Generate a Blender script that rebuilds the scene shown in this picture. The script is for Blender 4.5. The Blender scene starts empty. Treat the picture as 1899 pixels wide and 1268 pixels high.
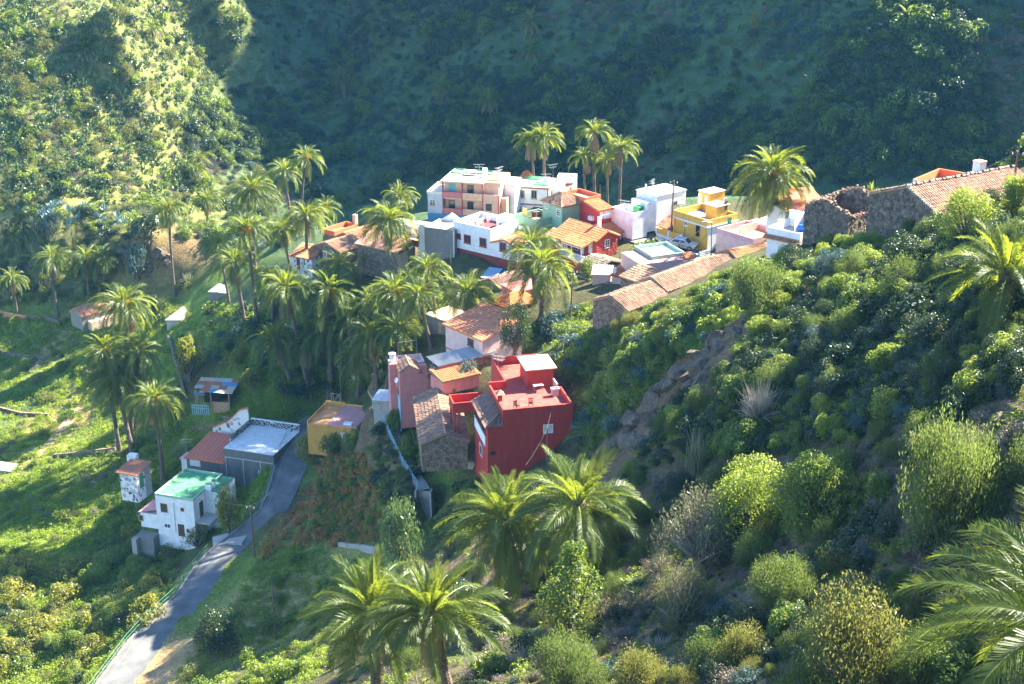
import bpy, bmesh, math, random
import numpy as np
from mathutils import Vector, Matrix

# ---------------------------------------------------------------- camera, sky, sun, exposure
SC = bpy.context.scene
COL = SC.collection
R = math.radians
W0, H0, FPX = 1899.0, 1268.0, 1899.0 * 50 / 36
CAMZ, PITCH = 92.0, 21.0
cam_data = bpy.data.cameras.new('camera')
cam_data.lens = 50; cam_data.sensor_width = 36; cam_data.clip_start = 0.5; cam_data.clip_end = 6000
cam = bpy.data.objects.new('camera', cam_data)
cam.location = (0, 0, CAMZ); cam.rotation_euler = (R(90 - PITCH), 0, 0)
COL.objects.link(cam); SC.camera = cam

SUN_AZ, SUN_EL = 33.0, 39.0          # azimuth measured from +X towards +Y
sun_dir = Vector((math.cos(R(SUN_EL)) * math.cos(R(SUN_AZ)), math.cos(R(SUN_EL)) * math.sin(R(SUN_AZ)), math.sin(R(SUN_EL))))
world = bpy.data.worlds.new('World'); SC.world = world; world.use_nodes = True
wn = world.node_tree.nodes; wl = world.node_tree.links
bg = wn['Background']
sky = wn.new('ShaderNodeTexSky'); sky.sky_type = 'NISHITA'; sky.sun_disc = False
sky.sun_elevation = R(SUN_EL); sky.sun_rotation = R(90 - SUN_AZ)
sky.altitude = 400; sky.dust_density = 0.3; sky.air_density = 1.0; sky.ozone_density = 6.0
wl.new(sky.outputs[0], bg.inputs[0]); bg.inputs[1].default_value = 0.085
sd = bpy.data.lights.new('sun', 'SUN'); sd.energy = 5.0; sd.angle = R(0.53); sd.color = (1.0, 0.91, 0.72)
so = bpy.data.objects.new('sun', sd); so.rotation_euler = (-sun_dir).to_track_quat('-Z', 'Y').to_euler()
so.location = (150, 100, 300); COL.objects.link(so)
vs = SC.view_settings
vs.view_transform = 'Standard'; vs.look = 'None'; vs.gamma = 1; vs.use_curve_mapping = False
vs.exposure = 2.85
SC.cycles.max_bounces = 6; SC.cycles.transparent_max_bounces = 8; SC.cycles.volume_bounces = 0
SC.cycles.use_denoising = True
SC.cycles.volume_step_rate = 4

# ---------------------------------------------------------------- pixel rays and terrain
_cp, _sp = math.cos(R(PITCH)), math.sin(R(PITCH))
def rays(px, py):
    x = (np.asarray(px, float) - W0 / 2) / FPX; y = -(np.asarray(py, float) - H0 / 2) / FPX
    d = np.stack([x, _cp + y * _sp, -_sp + y * _cp], -1)
    return d / np.linalg.norm(d, axis=-1, keepdims=True)
def PZ(px, py, z):
    d = rays(px, py); t = (z - CAMZ) / d[2]
    return Vector((d[0] * t, d[1] * t, z))
def PD(px, py, dist):
    d = rays(px, py) * dist
    return Vector((d[0], d[1], d[2] + CAMZ))

CTRL = [  # pixel x, pixel y, ground height
 (215,1268,0),(271,1193,1),(316,1148,2),(360,1103,3),(388,1058,3.8),(420,1022,4.5),(500,955,6.8),(530,901,7.6),(542,857,8.6),(560,812,9.8),
 (285,1268,1),(345,1193,2.5),(415,1120,4),(470,1050,5.5),(180,1230,-2),(270,1120,0),(345,1050,0.5),
 (50,1230,-5),(100,1100,-4),(0,1050,-4),(200,1010,-3.5),(60,900,-2.5),(0,800,-2.5),(150,780,-2),(230,830,1),(330,985,-1),(265,990,-2.5),
 (290,890,2),(245,900,1),(400,880,4.5),(60,700,-1),(0,620,0),(107,585,4),(30,585,3),(190,575,5.5),(325,548,10),(310,700,4.5),(380,740,7),
 (430,700,10.5),(230,640,4),(480,660,15.5),(560,720,14),(610,720,16),(470,600,18),(400,560,14),(520,560,21),(560,505,24),(650,500,26.7),
 (720,515,27.8),(840,492,31.2),(780,470,30.5),(950,505,31),(1060,490,32),(600,600,20.5),(700,640,20.5),(800,620,26.5),(830,652,26.5),(735,770,19.5),(850,690,27.5),(800,735,22),
 (680,700,17.5),(640,760,14.5),(620,825,12.6),(655,835,13.2),(690,790,15.5),(600,870,11),(690,870,13.5),(740,850,16),(785,905,18.8),(790,970,16),
 (650,950,11),(620,1000,9),(700,1010,11.5),(560,1100,5.5),(600,1060,7),(520,1180,4),(450,1150,3.2),(480,1210,7),(560,1240,18),
 (720,1080,15),(800,1050,21),(860,1000,25),(690,1268,34),(850,1268,37),(980,1085,31),(1080,1100,34.5),(1050,1268,41),(895,885,23),
 (1300,1268,45),(1600,1268,50),(1899,1268,55),(1300,1000,42),(1500,1000,48),(1700,1000,53),(1899,1000,57),(1300,850,42),(1500,800,48.5),
 (1700,800,54.5),(1899,800,60),(1500,650,51),(1400,700,48.5),(1700,650,56),(1899,600,60),(1300,700,44),(1200,780,36.5),(1140,850,32),(1062,830,29),
 (1400,560,49),(1320,600,44),(1200,640,40),(1130,605,37),(1100,700,32.5),(1250,560,40.8),(1400,505,46.5),(1500,470,50),(1550,442,51),(1650,430,52.5),
 (1800,400,55.5),(1899,360,57.5),(1260,465,34),(1190,440,34.4),(1340,462,36.3),(1430,480,43),(985,592,31),(1000,640,29),(940,660,27.5),
 (500,450,21),(420,400,14),(340,425,13),(200,435,16),(285,510,12.5),(280,450,18),(230,445,17.5),(330,450,17.5),(150,510,8),(60,480,11),(100,400,19),(0,400,18),(0,300,26),(200,300,24),(0,150,39),
 (200,150,37),(0,0,52),(200,0,53),(400,0,46),(465,20,41),(330,200,27),(330,300,17),(400,120,31),
]
CTRL_W = [  # world points out of sight, hidden behind things, or just outside the frame
 (0,219,32),(30,214,34),(55,205,37),(-15,222,29),(85,185,44),(0,238,22),(40,234,25),(80,210,33),(110,190,42),
 (0,255,9),(40,245,11),(80,238,15),(-40,275,8),(120,220,24),(-60,290,10),
 (0,0,82),(20,0,86),(50,0,100),(60,80,80),(-30,0,76),(-60,0,52),(80,30,101),(100,80,106),(-80,40,20),(-100,80,-4),(-120,140,-4),(-150,200,2),(-140,260,30),
 (-130,110,-5),(-110,330,75),(-160,330,105),(100,140,88),(140,120,112),(-70,380,62),(-95,420,95),(60,10,100),
]
_pts = np.array([tuple(PZ(*c)) for c in CTRL] + CTRL_W)
def _fit(pts, smooth=0.6):
    n = len(pts); xy = pts[:, :2]
    K = np.linalg.norm(xy[:, None] - xy[None], axis=-1) * -1.0
    A = np.zeros((n + 3, n + 3)); A[:n, :n] = K + np.eye(n) * -smooth * -1.0 * -1.0
    A[:n, n] = 1; A[:n, n + 1:] = xy; A[n, :n] = 1; A[n + 1:, :n] = xy.T
    return np.linalg.solve(A, np.concatenate([pts[:, 2], [0, 0, 0]]))
_wt = _fit(_pts)
def _rbf(x, y):
    out = np.empty(x.shape); n = len(_pts)
    for i in range(0, len(x), 20000):
        s = slice(i, i + 20000)
        k = -np.sqrt((x[s, None] - _pts[None, :, 0]) ** 2 + (y[s, None] - _pts[None, :, 1]) ** 2)
        out[s] = k @ _wt[:n] + _wt[n] + _wt[n + 1] * x[s] + _wt[n + 2] * y[s]
    return out
_rng = np.random.default_rng(7)
_lat = _rng.random((256, 256))
def vnoise(x, y):
    xi = np.floor(x).astype(int); yi = np.floor(y).astype(int); fx = x - xi; fy = y - yi
    fx = fx * fx * (3 - 2 * fx); fy = fy * fy * (3 - 2 * fy)
    a = _lat[xi % 256, yi % 256]; b = _lat[(xi + 1) % 256, yi % 256]; c = _lat[xi % 256, (yi + 1) % 256]; d = _lat[(xi + 1) % 256, (yi + 1) % 256]
    return (a * (1 - fx) + b * fx) * (1 - fy) + (c * (1 - fx) + d * fx) * fy - 0.5
def fbm(x, y, s, o=4):
    v = 0; a = 1.0
    for i in range(o):
        v = v + a * vnoise(x / s + 17.3 * i, y / s + 9.1 * i); s *= 0.5; a *= 0.5
    return v
def smax(a, b, k):
    h = np.clip(0.5 + 0.5 * (a - b) / k, 0, 1)
    return b * (1 - h) + a * h + k * h * (1 - h)
def mountain(x, y):
    s = 0.55 * x + 0.835 * (y - 296)
    s = s - 0.5 * np.clip(-32 - x, 0, 60); q = -0.835 * x + 0.55 * (y - 296)
    w = s + 16 * fbm(q, s * 0.25, 60, 3)                 # ribs running down the slope
    return 8 + 1.17 * w + 5 * fbm(x, y, 28, 4) - 0.0013 * np.clip(w, 0, 900) ** 2
def ground_raw(x, y):
    x = np.asarray(x, float).ravel(); y = np.asarray(y, float).ravel()
    yc = np.minimum(y, 300 + 0.0 * y); g = _rbf(x, y)
    g = g - np.clip(y - 330, 0, 200) * 0.15 * (x > -60)
    near = np.clip((y - 20) / 60, 0.3, 1)
    g = g + near * (0.7 * fbm(x, y, 9, 3) + 0.25 * fbm(x, y, 2.2, 2))
    return smax(g, mountain(x, y), 7.0)
GX0, GX1, GY0, GY1, GS = -260.0, 330.0, -20.0, 560.0, 1.0
_gx = np.arange(GX0, GX1 + GS, GS); _gy = np.arange(GY0, GY1 + GS, GS)
_X, _Y = np.meshgrid(_gx, _gy, indexing='ij')
HM = ground_raw(_X, _Y).reshape(_X.shape)
def gz(x, y):
    fx = np.clip((np.asarray(x, float) - GX0) / GS, 0, len(_gx) - 1.001); fy = np.clip((np.asarray(y, float) - GY0) / GS, 0, len(_gy) - 1.001)
    i = fx.astype(int); j = fy.astype(int); a = fx - i; b = fy - j
    return (HM[i, j] * (1 - a) + HM[i + 1, j] * a) * (1 - b) + (HM[i, j + 1] * (1 - a) + HM[i + 1, j + 1] * a) * b
def hits(px, py, dmin=25.0, dmax=520.0):
    d = rays(px, py).reshape(-1, 3); n = len(d)
    t = np.full(n, float(dmin)); lo = t.copy(); done = np.zeros(n, bool)
    for k in range(900):
        p = d * t[:, None]
        below = (p[:, 2] + CAMZ < gz(p[:, 0], p[:, 1]))
        done |= below
        if done.all() or k == 899: break
        lo = np.where(done, lo, t)
        t = np.where(done, t, np.minimum(t + 0.8, dmax))
        if (t[~done] >= dmax).all(): break
    hi = t.copy()
    for k in range(12):
        m = (lo + hi) / 2; p = d * m[:, None]; b = p[:, 2] + CAMZ < gz(p[:, 0], p[:, 1])
        hi = np.where(b, m, hi); lo = np.where(b, lo, m)
    p = d * hi[:, None]; p[:, 2] += CAMZ
    return p, hi
def hit(px, py, dmin=25.0):
    p, t = hits([px], [py], dmin); return Vector(p[0])
# ---------------------------------------------------------------- road corridor pressed into the terrain
ROAD_PX = [  # left edge, right edge (pixels), height
 ((150,1310),(222,1310),-0.6),((181,1268),(249,1268),0),((237,1193),(305,1193),1.2),((278,1148),(350,1148),2.1),((329,1103),(392,1103),3),((358,1058),(422,1058),3.8),
 ((390,1022),(455,1022),4.5),((432,990),(484,990),5.2),((484,946),(533,946),7.0),((502,901),(555,901),7.6),((513,857),(572,857),8.6),((535,812),(590,812),9.8),((548,790),(604,790),10.3),((575,772),(622,772),10.8)]
ROAD = [(PZ(a[0], a[1], z), PZ(b[0], b[1], z)) for a, b, z in ROAD_PX]
def carve(poly, width, drop, blend):
    global HM
    cx = np.array([p.x for p in poly]); cy = np.array([p.y for p in poly]); cz = np.array([p.z for p in poly])
    m = (_X > cx.min() - 12) & (_X < cx.max() + 12) & (_Y > cy.min() - 12) & (_Y < cy.max() + 12)
    x = _X[m]; y = _Y[m]; best = np.full(x.shape, 1e9); bz = np.zeros(x.shape)
    for i in range(len(cx) - 1):
        dx, dy = cx[i + 1] - cx[i], cy[i + 1] - cy[i]
        t = np.clip(((x - cx[i]) * dx + (y - cy[i]) * dy) / (dx * dx + dy * dy + 1e-9), 0, 1)
        dd = np.hypot(x - cx[i] - t * dx, y - cy[i] - t * dy); zz = cz[i] + t * (cz[i + 1] - cz[i])
        bz = np.where(dd < best, zz, bz); best = np.minimum(best, dd)
    w = np.clip((width + blend - best) / blend, 0, 1); w = w * w * (3 - 2 * w)
    HM[m] = HM[m] * (1 - w) + (bz - drop) * w
carve([(a + b) / 2 for a, b in ROAD], 2.9, 0.12, 3.0)
ST = [PZ(1140, 418, 34.5), PZ(1185, 438, 34.3), PZ(1240, 458, 34.0), PZ(1300, 478, 33.8), PZ(1335, 492, 33.8)]     # village street
PA = [PZ(700, 752, 20.5), PZ(716, 772, 20.0), PZ(733, 812, 19.6), PZ(756, 860, 19.4), PZ(786, 908, 19.2)]          # footpath
carve(ST, 2.8, 0.1, 2.5); carve(PA, 1.1, 0.1, 2.5); carve([PZ(786, 908, 19.2), PZ(790, 976, 14.6)], 1.0, .25, 2.0)

# ---------------------------------------------------------------- materials
MATS = {}
def newmat(name):
    m = bpy.data.materials.new(name); m.use_nodes = True; MATS[name] = m
    nt = m.node_tree
    for n in list(nt.nodes): nt.nodes.remove(n)
    out = nt.nodes.new('ShaderNodeOutputMaterial')
    return m, nt, out
def N(nt, t, **kw):
    n = nt.nodes.new(t)
    for k, v in kw.items():
        if k.startswith('i_'): n.inputs[k[2:].replace('_', ' ')].default_value = v
        else: setattr(n, k, v)
    return n
def ramp(nt, fac, stops):
    r = N(nt, 'ShaderNodeValToRGB'); e = r.color_ramp.elements
    while len(e) < len(stops): e.new(0.5)
    for k, (p, c) in enumerate(stops):
        e[k].position = p; e[k].color = (*c, 1) if len(c) == 3 else c
    if fac is not None: nt.links.new(fac, r.inputs[0])
    return r
def mixc(nt, fac, a, b, mode='MIX'):
    n = N(nt, 'ShaderNodeMix', data_type='RGBA', blend_type=mode)
    for s, v in ((0, fac), (6, a), (7, b)):
        if hasattr(v, 'is_output'): nt.links.new(v, n.inputs[s])
        elif s == 0: n.inputs[0].default_value = v
        else: n.inputs[s].default_value = (*v, 1)
    return n.outputs[2]
def sc(c, k): return tuple(min(1, x * k) for x in c)
def wallmat(name, c, rough=0.85, var=0.18, scale=1.2, bump=0.05, stain=0.35, stainc=None):
    m, nt, out = newmat(name); L = nt.links.new
    tc = N(nt, 'ShaderNodeTexCoord'); b = N(nt, 'ShaderNodeBsdfPrincipled', i_Roughness=rough)
    n1 = N(nt, 'ShaderNodeTexNoise', i_Scale=scale, i_Detail=6.0, i_Roughness=0.65); L(tc.outputs['Object'], n1.inputs[0])
    mp = N(nt, 'ShaderNodeMapping'); mp.inputs['Scale'].default_value = (1.6, 1.6, 0.25); L(tc.outputs['Object'], mp.inputs[0])
    n2 = N(nt, 'ShaderNodeTexNoise', i_Scale=1.1, i_Detail=5.0); L(mp.outputs[0], n2.inputs[0])
    col = ramp(nt, n1.outputs[0], [(0.3, sc(c, 1 - var)), (0.7, sc(c, 1 + var * 0.5))]).outputs[0]
    st = ramp(nt, n2.outputs[0], [(0.52, (0, 0, 0)), (0.78, (stain,) * 3)])
    dc = stainc or tuple(x * 0.45 + 0.04 for x in c)
    col = mixc(nt, st.outputs[0], col, dc)
    L(col, b.inputs['Base Color'])
    bp = N(nt, 'ShaderNodeBump', i_Strength=0.4, i_Distance=bump); n3 = N(nt, 'ShaderNodeTexNoise', i_Scale=9.0, i_Detail=4.0); L(tc.outputs['Object'], n3.inputs[0])
    L(n3.outputs[0], bp.inputs['Height']); L(bp.outputs[0], b.inputs['Normal']); L(b.outputs[0], out.inputs[0])
    return m
def islandmat(name, cols, rough=0.85, nscale=0.7, lich=None, nmix=0.45):
    """one colour per loose piece (roof tile, stone) plus patches of lichen"""
    m, nt, out = newmat(name); L = nt.links.new
    g = N(nt, 'ShaderNodeNewGeometry'); tc = N(nt, 'ShaderNodeTexCoord'); b = N(nt, 'ShaderNodeBsdfPrincipled', i_Roughness=rough)
    k = len(cols)
    r = ramp(nt, g.outputs['Random Per Island'], [(i / max(1, k - 1), c) for i, c in enumerate(cols)])
    n1 = N(nt, 'ShaderNodeTexNoise', i_Scale=nscale, i_Detail=6.0, i_Roughness=0.7); L(tc.outputs['Object'], n1.inputs[0])
    d = ramp(nt, n1.outputs[0], [(0.48, (0, 0, 0)), (0.68, (nmix,) * 3)])
    L(mixc(nt, d.outputs[0], r.outputs[0], lich or sc(cols[0], 0.4)), b.inputs['Base Color'])
    n3 = N(nt, 'ShaderNodeTexNoise', i_Scale=14.0, i_Detail=4.0); L(tc.outputs['Object'], n3.inputs[0])
    bp = N(nt, 'ShaderNodeBump', i_Strength=0.5, i_Distance=0.04); L(n3.outputs[0], bp.inputs['Height']); L(bp.outputs[0], b.inputs['Normal'])
    L(b.outputs[0], out.inputs[0]); return m
def stonemat(name, cols, mortar, scale=3.2):
    m, nt, out = newmat(name); L = nt.links.new
    tc = N(nt, 'ShaderNodeTexCoord'); b = N(nt, 'ShaderNodeBsdfPrincipled', i_Roughness=0.95)
    nz = N(nt, 'ShaderNodeTexNoise', i_Scale=2.5, i_Detail=3.0); L(tc.outputs['Object'], nz.inputs[0])
    wp = mixc(nt, 0.12, tc.outputs['Object'], nz.outputs[1], 'ADD')
    v = N(nt, 'ShaderNodeTexVoronoi', i_Scale=scale); L(wp, v.inputs[0])
    ve = N(nt, 'ShaderNodeTexVoronoi', i_Scale=scale, feature='DISTANCE_TO_EDGE'); L(wp, ve.inputs[0])
    sp = N(nt, 'ShaderNodeSeparateColor'); L(v.outputs['Color'], sp.inputs[0])
    k = len(cols); r = ramp(nt, sp.outputs[0], [(i / (k - 1), c) for i, c in enumerate(cols)])
    e = ramp(nt, ve.outputs[0], [(0.02, (1, 1, 1)), (0.07, (0, 0, 0))])
    L(mixc(nt, e.outputs[0], r.outputs[0], mortar), b.inputs['Base Color'])
    bp = N(nt, 'ShaderNodeBump', i_Strength=0.8, i_Distance=0.08); L(ve.outputs[0], bp.inputs['Height']); L(bp.outputs[0], b.inputs['Normal'])
    L(b.outputs[0], out.inputs[0]); return m
def plain(name, c, rough=0.6, metal=0.0, spec=None):
    m, nt, out = newmat(name); L = nt.links.new
    b = N(nt, 'ShaderNodeBsdfPrincipled', i_Roughness=rough, i_Metallic=metal)
    tc = N(nt, 'ShaderNodeTexCoord'); n1 = N(nt, 'ShaderNodeTexNoise', i_Scale=3.0, i_Detail=4.0); L(tc.outputs['Object'], n1.inputs[0])
    r = ramp(nt, n1.outputs[0], [(0.3, sc(c, 0.82)), (0.7, sc(c, 1.12))]); L(r.outputs[0], b.inputs['Base Color'])
    L(b.outputs[0], out.inputs[0]); return m
def leafmat(name, cols, trans, tfac=0.4, island=True, gloss=0.05):
    m, nt, out = newmat(name); L = nt.links.new
    g = N(nt, 'ShaderNodeNewGeometry'); oi = N(nt, 'ShaderNodeObjectInfo')
    ad = N(nt, 'ShaderNodeMath', operation='MULTIPLY_ADD'); L(g.outputs['Random Per Island'], ad.inputs[0]); ad.inputs[1].default_value = 0.55
    a2 = N(nt, 'ShaderNodeMath', operation='MULTIPLY'); L(oi.outputs['Random'], a2.inputs[0]); a2.inputs[1].default_value = 0.45
    L(a2.outputs[0], ad.inputs[2])
    k = len(cols); r = ramp(nt, ad.outputs[0], [(i / max(1, k - 1), c) for i, c in enumerate(cols)])
    df = N(nt, 'ShaderNodeBsdfDiffuse'); L(r.outputs[0], df.inputs[0])
    tr = N(nt, 'ShaderNodeBsdfTranslucent'); L(mixc(nt, 0.6, r.outputs[0], trans), tr.inputs[0])
    mx = N(nt, 'ShaderNodeMixShader'); mx.inputs[0].default_value = tfac; L(df.outputs[0], mx.inputs[1]); L(tr.outputs[0], mx.inputs[2])
    gl = N(nt, 'ShaderNodeBsdfGlossy', i_Roughness=0.42); gl.inputs[0].default_value = (0.8, 0.85, 0.9, 1)
    m2 = N(nt, 'ShaderNodeMixShader'); m2.inputs[0].default_value = gloss; L(mx.outputs[0], m2.inputs[1]); L(gl.outputs[0], m2.inputs[2])
    L(m2.outputs[0], out.inputs[0]); return m

M = MATS
WHITE = (0.78, 0.78, 0.76)
wallmat('white_plaster', WHITE, stain=0.2, stainc=(0.5, 0.48, 0.44)); wallmat('white_plain', (0.8, 0.8, 0.79), stain=0.12, stainc=(0.55, 0.54, 0.52))
wallmat('peach_plaster', (0.66, 0.40, 0.26), stain=0.2); wallmat('pale_pink_plaster', (0.66, 0.46, 0.42), stain=0.2); wallmat('pink_plaster', (0.60, 0.22, 0.19), stain=0.28)
wallmat('pink_trim', (0.52, 0.16, 0.14)); wallmat('grey_blue_plaster', (0.42, 0.47, 0.50), stain=0.4); wallmat('blue_paint', (0.06, 0.24, 0.42)); wallmat('pale_blue_paint', (0.30, 0.45, 0.60))
wallmat('green_plaster', (0.25, 0.43, 0.28), stain=0.2); wallmat('red_plaster', (0.42, 0.042, 0.030), stain=0.25); wallmat('crimson_plaster', (0.42, 0.036, 0.024), stain=0.45, var=0.2, stainc=(0.46, 0.10, 0.07))
wallmat('crimson_deck', (0.36, 0.055, 0.042), stain=0.4, stainc=(0.5, 0.22, 0.16)); wallmat('maroon_paint', (0.24, 0.035, 0.038)); wallmat('orange_paint', (0.66, 0.17, 0.06), stain=0.3)
wallmat('yellow_plaster', (0.66, 0.39, 0.06), stain=0.2); wallmat('ochre_plaster', (0.50, 0.27, 0.05), stain=0.4); wallmat('orange_plaster', (0.70, 0.36, 0.07), stain=0.3)
wallmat('terracotta_deck', (0.55, 0.26, 0.13), stain=0.4); wallmat('grey_deck', (0.34, 0.34, 0.35), stain=0.4); wallmat('cream_deck', (0.66, 0.60, 0.46), stain=0.45); wallmat('white_deck', (0.60, 0.62, 0.62), stain=0.5, stainc=(0.4, 0.38, 0.33))
wallmat('turquoise_deck', (0.10, 0.42, 0.36)); wallmat('green_deck', (0.06, 0.24, 0.12), stain=0.6, stainc=(0.16, 0.30, 0.20)); wallmat('tan_deck', (0.48, 0.36, 0.25), stain=0.5)
wallmat('concrete', (0.36, 0.34, 0.31), stain=0.5); wallmat('grey_block', (0.20, 0.19, 0.17), stain=0.5); wallmat('dark_block', (0.12, 0.12, 0.115), stain=0.5, stainc=(0.22, 0.22, 0.21))
stonemat('stone_wall', [(0.09, 0.065, 0.045), (0.19, 0.14, 0.095), (0.29, 0.22, 0.15)], (0.15, 0.11, 0.075)); stonemat('dark_stone_wall', [(0.06, 0.048, 0.038), (0.13, 0.10, 0.075), (0.22, 0.175, 0.13)], (0.11, 0.085, 0.06), 2.6)
stonemat('spotted_wall', [(0.03, 0.03, 0.03), (0.06, 0.06, 0.06), (0.10, 0.09, 0.085)], (0.72, 0.72, 0.70), 2.4); stonemat('red_stone_wall', [(0.30, 0.03, 0.025), (0.38, 0.05, 0.04), (0.45, 0.11, 0.08)], (0.50, 0.17, 0.12), 2.4)
TERRA = [(0.30, 0.115, 0.055), (0.44, 0.18, 0.08), (0.52, 0.25, 0.12), (0.40, 0.20, 0.12)]
islandmat('tile_terracotta', TERRA, lich=(0.20, 0.15, 0.10)); islandmat('tile_orange', [(0.50, 0.16, 0.05), (0.60, 0.21, 0.07), (0.66, 0.27, 0.10)], lich=(0.42, 0.15, 0.07), nmix=0.3)
islandmat('tile_old', [(0.20, 0.10, 0.065), (0.34, 0.17, 0.10), (0.42, 0.25, 0.16), (0.15, 0.12, 0.09)], lich=(0.10, 0.085, 0.06), nmix=0.6); islandmat('tile_dark', [(0.16, 0.09, 0.07), (0.25, 0.14, 0.10), (0.30, 0.17, 0.12)], lich=(0.10, 0.07, 0.06))
islandmat('tile_red', [(0.52, 0.19, 0.09), (0.58, 0.23, 0.11), (0.62, 0.26, 0.13)], lich=(0.30, 0.09, 0.06), nmix=0.25); islandmat('tile_lichen', [(0.40, 0.16, 0.07), (0.48, 0.22, 0.09), (0.42, 0.24, 0.10)], lich=(0.30, 0.22, 0.08), nmix=0.5)
islandmat('loose_stone', [(0.09, 0.08, 0.07), (0.18, 0.15, 0.12), (0.28, 0.24, 0.20), (0.22, 0.12, 0.08)], nmix=0.3); islandmat('wall_stone', [(0.065, 0.052, 0.042), (0.14, 0.11, 0.08), (0.25, 0.20, 0.15)], nmix=0.3)
islandmat('sheet_metal', [(0.30, 0.30, 0.295), (0.36, 0.36, 0.355)], rough=0.55, lich=(0.36, 0.33, 0.30), nmix=0.5); islandmat('sheet_red', [(0.50, 0.12, 0.07), (0.56, 0.15, 0.08)], rough=0.6, lich=(0.42, 0.12, 0.08), nmix=0.3)
islandmat('sheet_blue', [(0.20, 0.34, 0.46), (0.25, 0.40, 0.52)], rough=0.6, lich=(0.14, 0.2, 0.25)); islandmat('patchwork', [(0.40, 0.12, 0.07), (0.12, 0.28, 0.55), (0.50, 0.48, 0.45), (0.42, 0.30, 0.20)], rough=0.8)
plain('white_paint', (0.8, 0.8, 0.8)); plain('brown_wood', (0.09, 0.045, 0.025)); plain('red_trim', (0.36, 0.05, 0.045)); plain('brown_trim', (0.26, 0.10, 0.05)); plain('dark_metal', (0.04, 0.04, 0.045), 0.5)
plain('grey_metal', (0.45, 0.46, 0.47), 0.4, 0.6); plain('pole_wood', (0.16, 0.11, 0.075), 0.9); plain('green_rail', (0.06, 0.20, 0.15), 0.6); plain('blue_rail', (0.25, 0.45, 0.52), 0.5); plain('blue_plastic', (0.01, 0.12, 0.55), 0.4)
plain('green_plastic', (0.02, 0.22, 0.06), 0.5); plain('wire', (0.14, 0.14, 0.135), 0.7); plain('turquoise_paint', (0.12, 0.42, 0.42)); plain('cloth_white', (0.8, 0.8, 0.82), 0.9); plain('cloth_yellow', (0.7, 0.48, 0.15), 0.9); plain('rust', (0.33, 0.12, 0.06), 0.8)
plain('black_plastic', (0.02, 0.02, 0.02), 0.45); plain('rubber', (0.025, 0.025, 0.025), 0.8); plain('silver_paint', (0.62, 0.63, 0.66), 0.3, 0.35); plain('tail_light', (0.5, 0.02, 0.02), 0.25); plain('timber', (0.42, 0.27, 0.16), 0.9)
m, nt, out = newmat('glass'); b = N(nt, 'ShaderNodeBsdfPrincipled', i_Roughness=0.12); b.inputs['Base Color'].default_value = (0.03, 0.045, 0.055, 1); nt.links.new(b.outputs[0], out.inputs[0])
m, nt, out = newmat('opening_shade'); b = N(nt, 'ShaderNodeBsdfPrincipled', i_Roughness=0.95); b.inputs['Base Color'].default_value = (0.02, 0.018, 0.016, 1); nt.links.new(b.outputs[0], out.inputs[0])  # near-black colour painted in for the unlit depth of openings
# asphalt
m, nt, out = newmat('asphalt'); L = nt.links.new; b = N(nt, 'ShaderNodeBsdfPrincipled', i_Roughness=0.85); g = N(nt, 'ShaderNodeNewGeometry')
n1 = N(nt, 'ShaderNodeTexNoise', i_Scale=0.5, i_Detail=6.0); n2 = N(nt, 'ShaderNodeTexNoise', i_Scale=25.0, i_Detail=3.0); L(g.outputs['Position'], n1.inputs[0]); L(g.outputs['Position'], n2.inputs[0])
c1 = ramp(nt, n1.outputs[0], [(0.32, (0.085, 0.087, 0.09)), (0.55, (0.13, 0.13, 0.13)), (0.72, (0.21, 0.20, 0.185))]); L(mixc(nt, 0.25, c1.outputs[0], n2.outputs[0], 'OVERLAY'), b.inputs['Base Color'])
bp = N(nt, 'ShaderNodeBump', i_Strength=0.3, i_Distance=0.02); L(n2.outputs[0], bp.inputs['Height']); L(bp.outputs[0], b.inputs['Normal']); L(b.outputs[0], out.inputs[0])
# terrain: soil / grass / rock colour per vertex, broken up by noise
m, nt, out = newmat('soil'); L = nt.links.new; b = N(nt, 'ShaderNodeBsdfPrincipled', i_Roughness=0.95); g = N(nt, 'ShaderNodeNewGeometry')
at = N(nt, 'ShaderNodeAttribute', attribute_name='soil'); b.inputs['Specular IOR Level'].default_value = 0.15
n1 = N(nt, 'ShaderNodeTexNoise', i_Scale=0.35, i_Detail=8.0, i_Roughness=0.7); n2 = N(nt, 'ShaderNodeTexNoise', i_Scale=2.6, i_Detail=8.0, i_Roughness=0.75)
L(g.outputs['Position'], n1.inputs[0]); L(g.outputs['Position'], n2.inputs[0])
v1 = ramp(nt, n1.outputs[0], [(0.3, (0.55, 0.55, 0.55)), (0.7, (1.4, 1.4, 1.4))]); v2 = ramp(nt, n2.outputs[0], [(0.32, (0.45, 0.5, 0.5)), (0.68, (1.6, 1.5, 1.4))])
c = mixc(nt, 1.0, at.outputs[0], v1.outputs[0], 'MULTIPLY'); L(mixc(nt, 1.0, c, v2.outputs[0], 'MULTIPLY'), b.inputs['Base Color'])
bp = N(nt, 'ShaderNodeBump', i_Strength=0.9, i_Distance=0.35); L(n2.outputs[0], bp.inputs['Height']); L(bp.outputs[0], b.inputs['Normal']); L(b.outputs[0], out.inputs[0])

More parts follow.
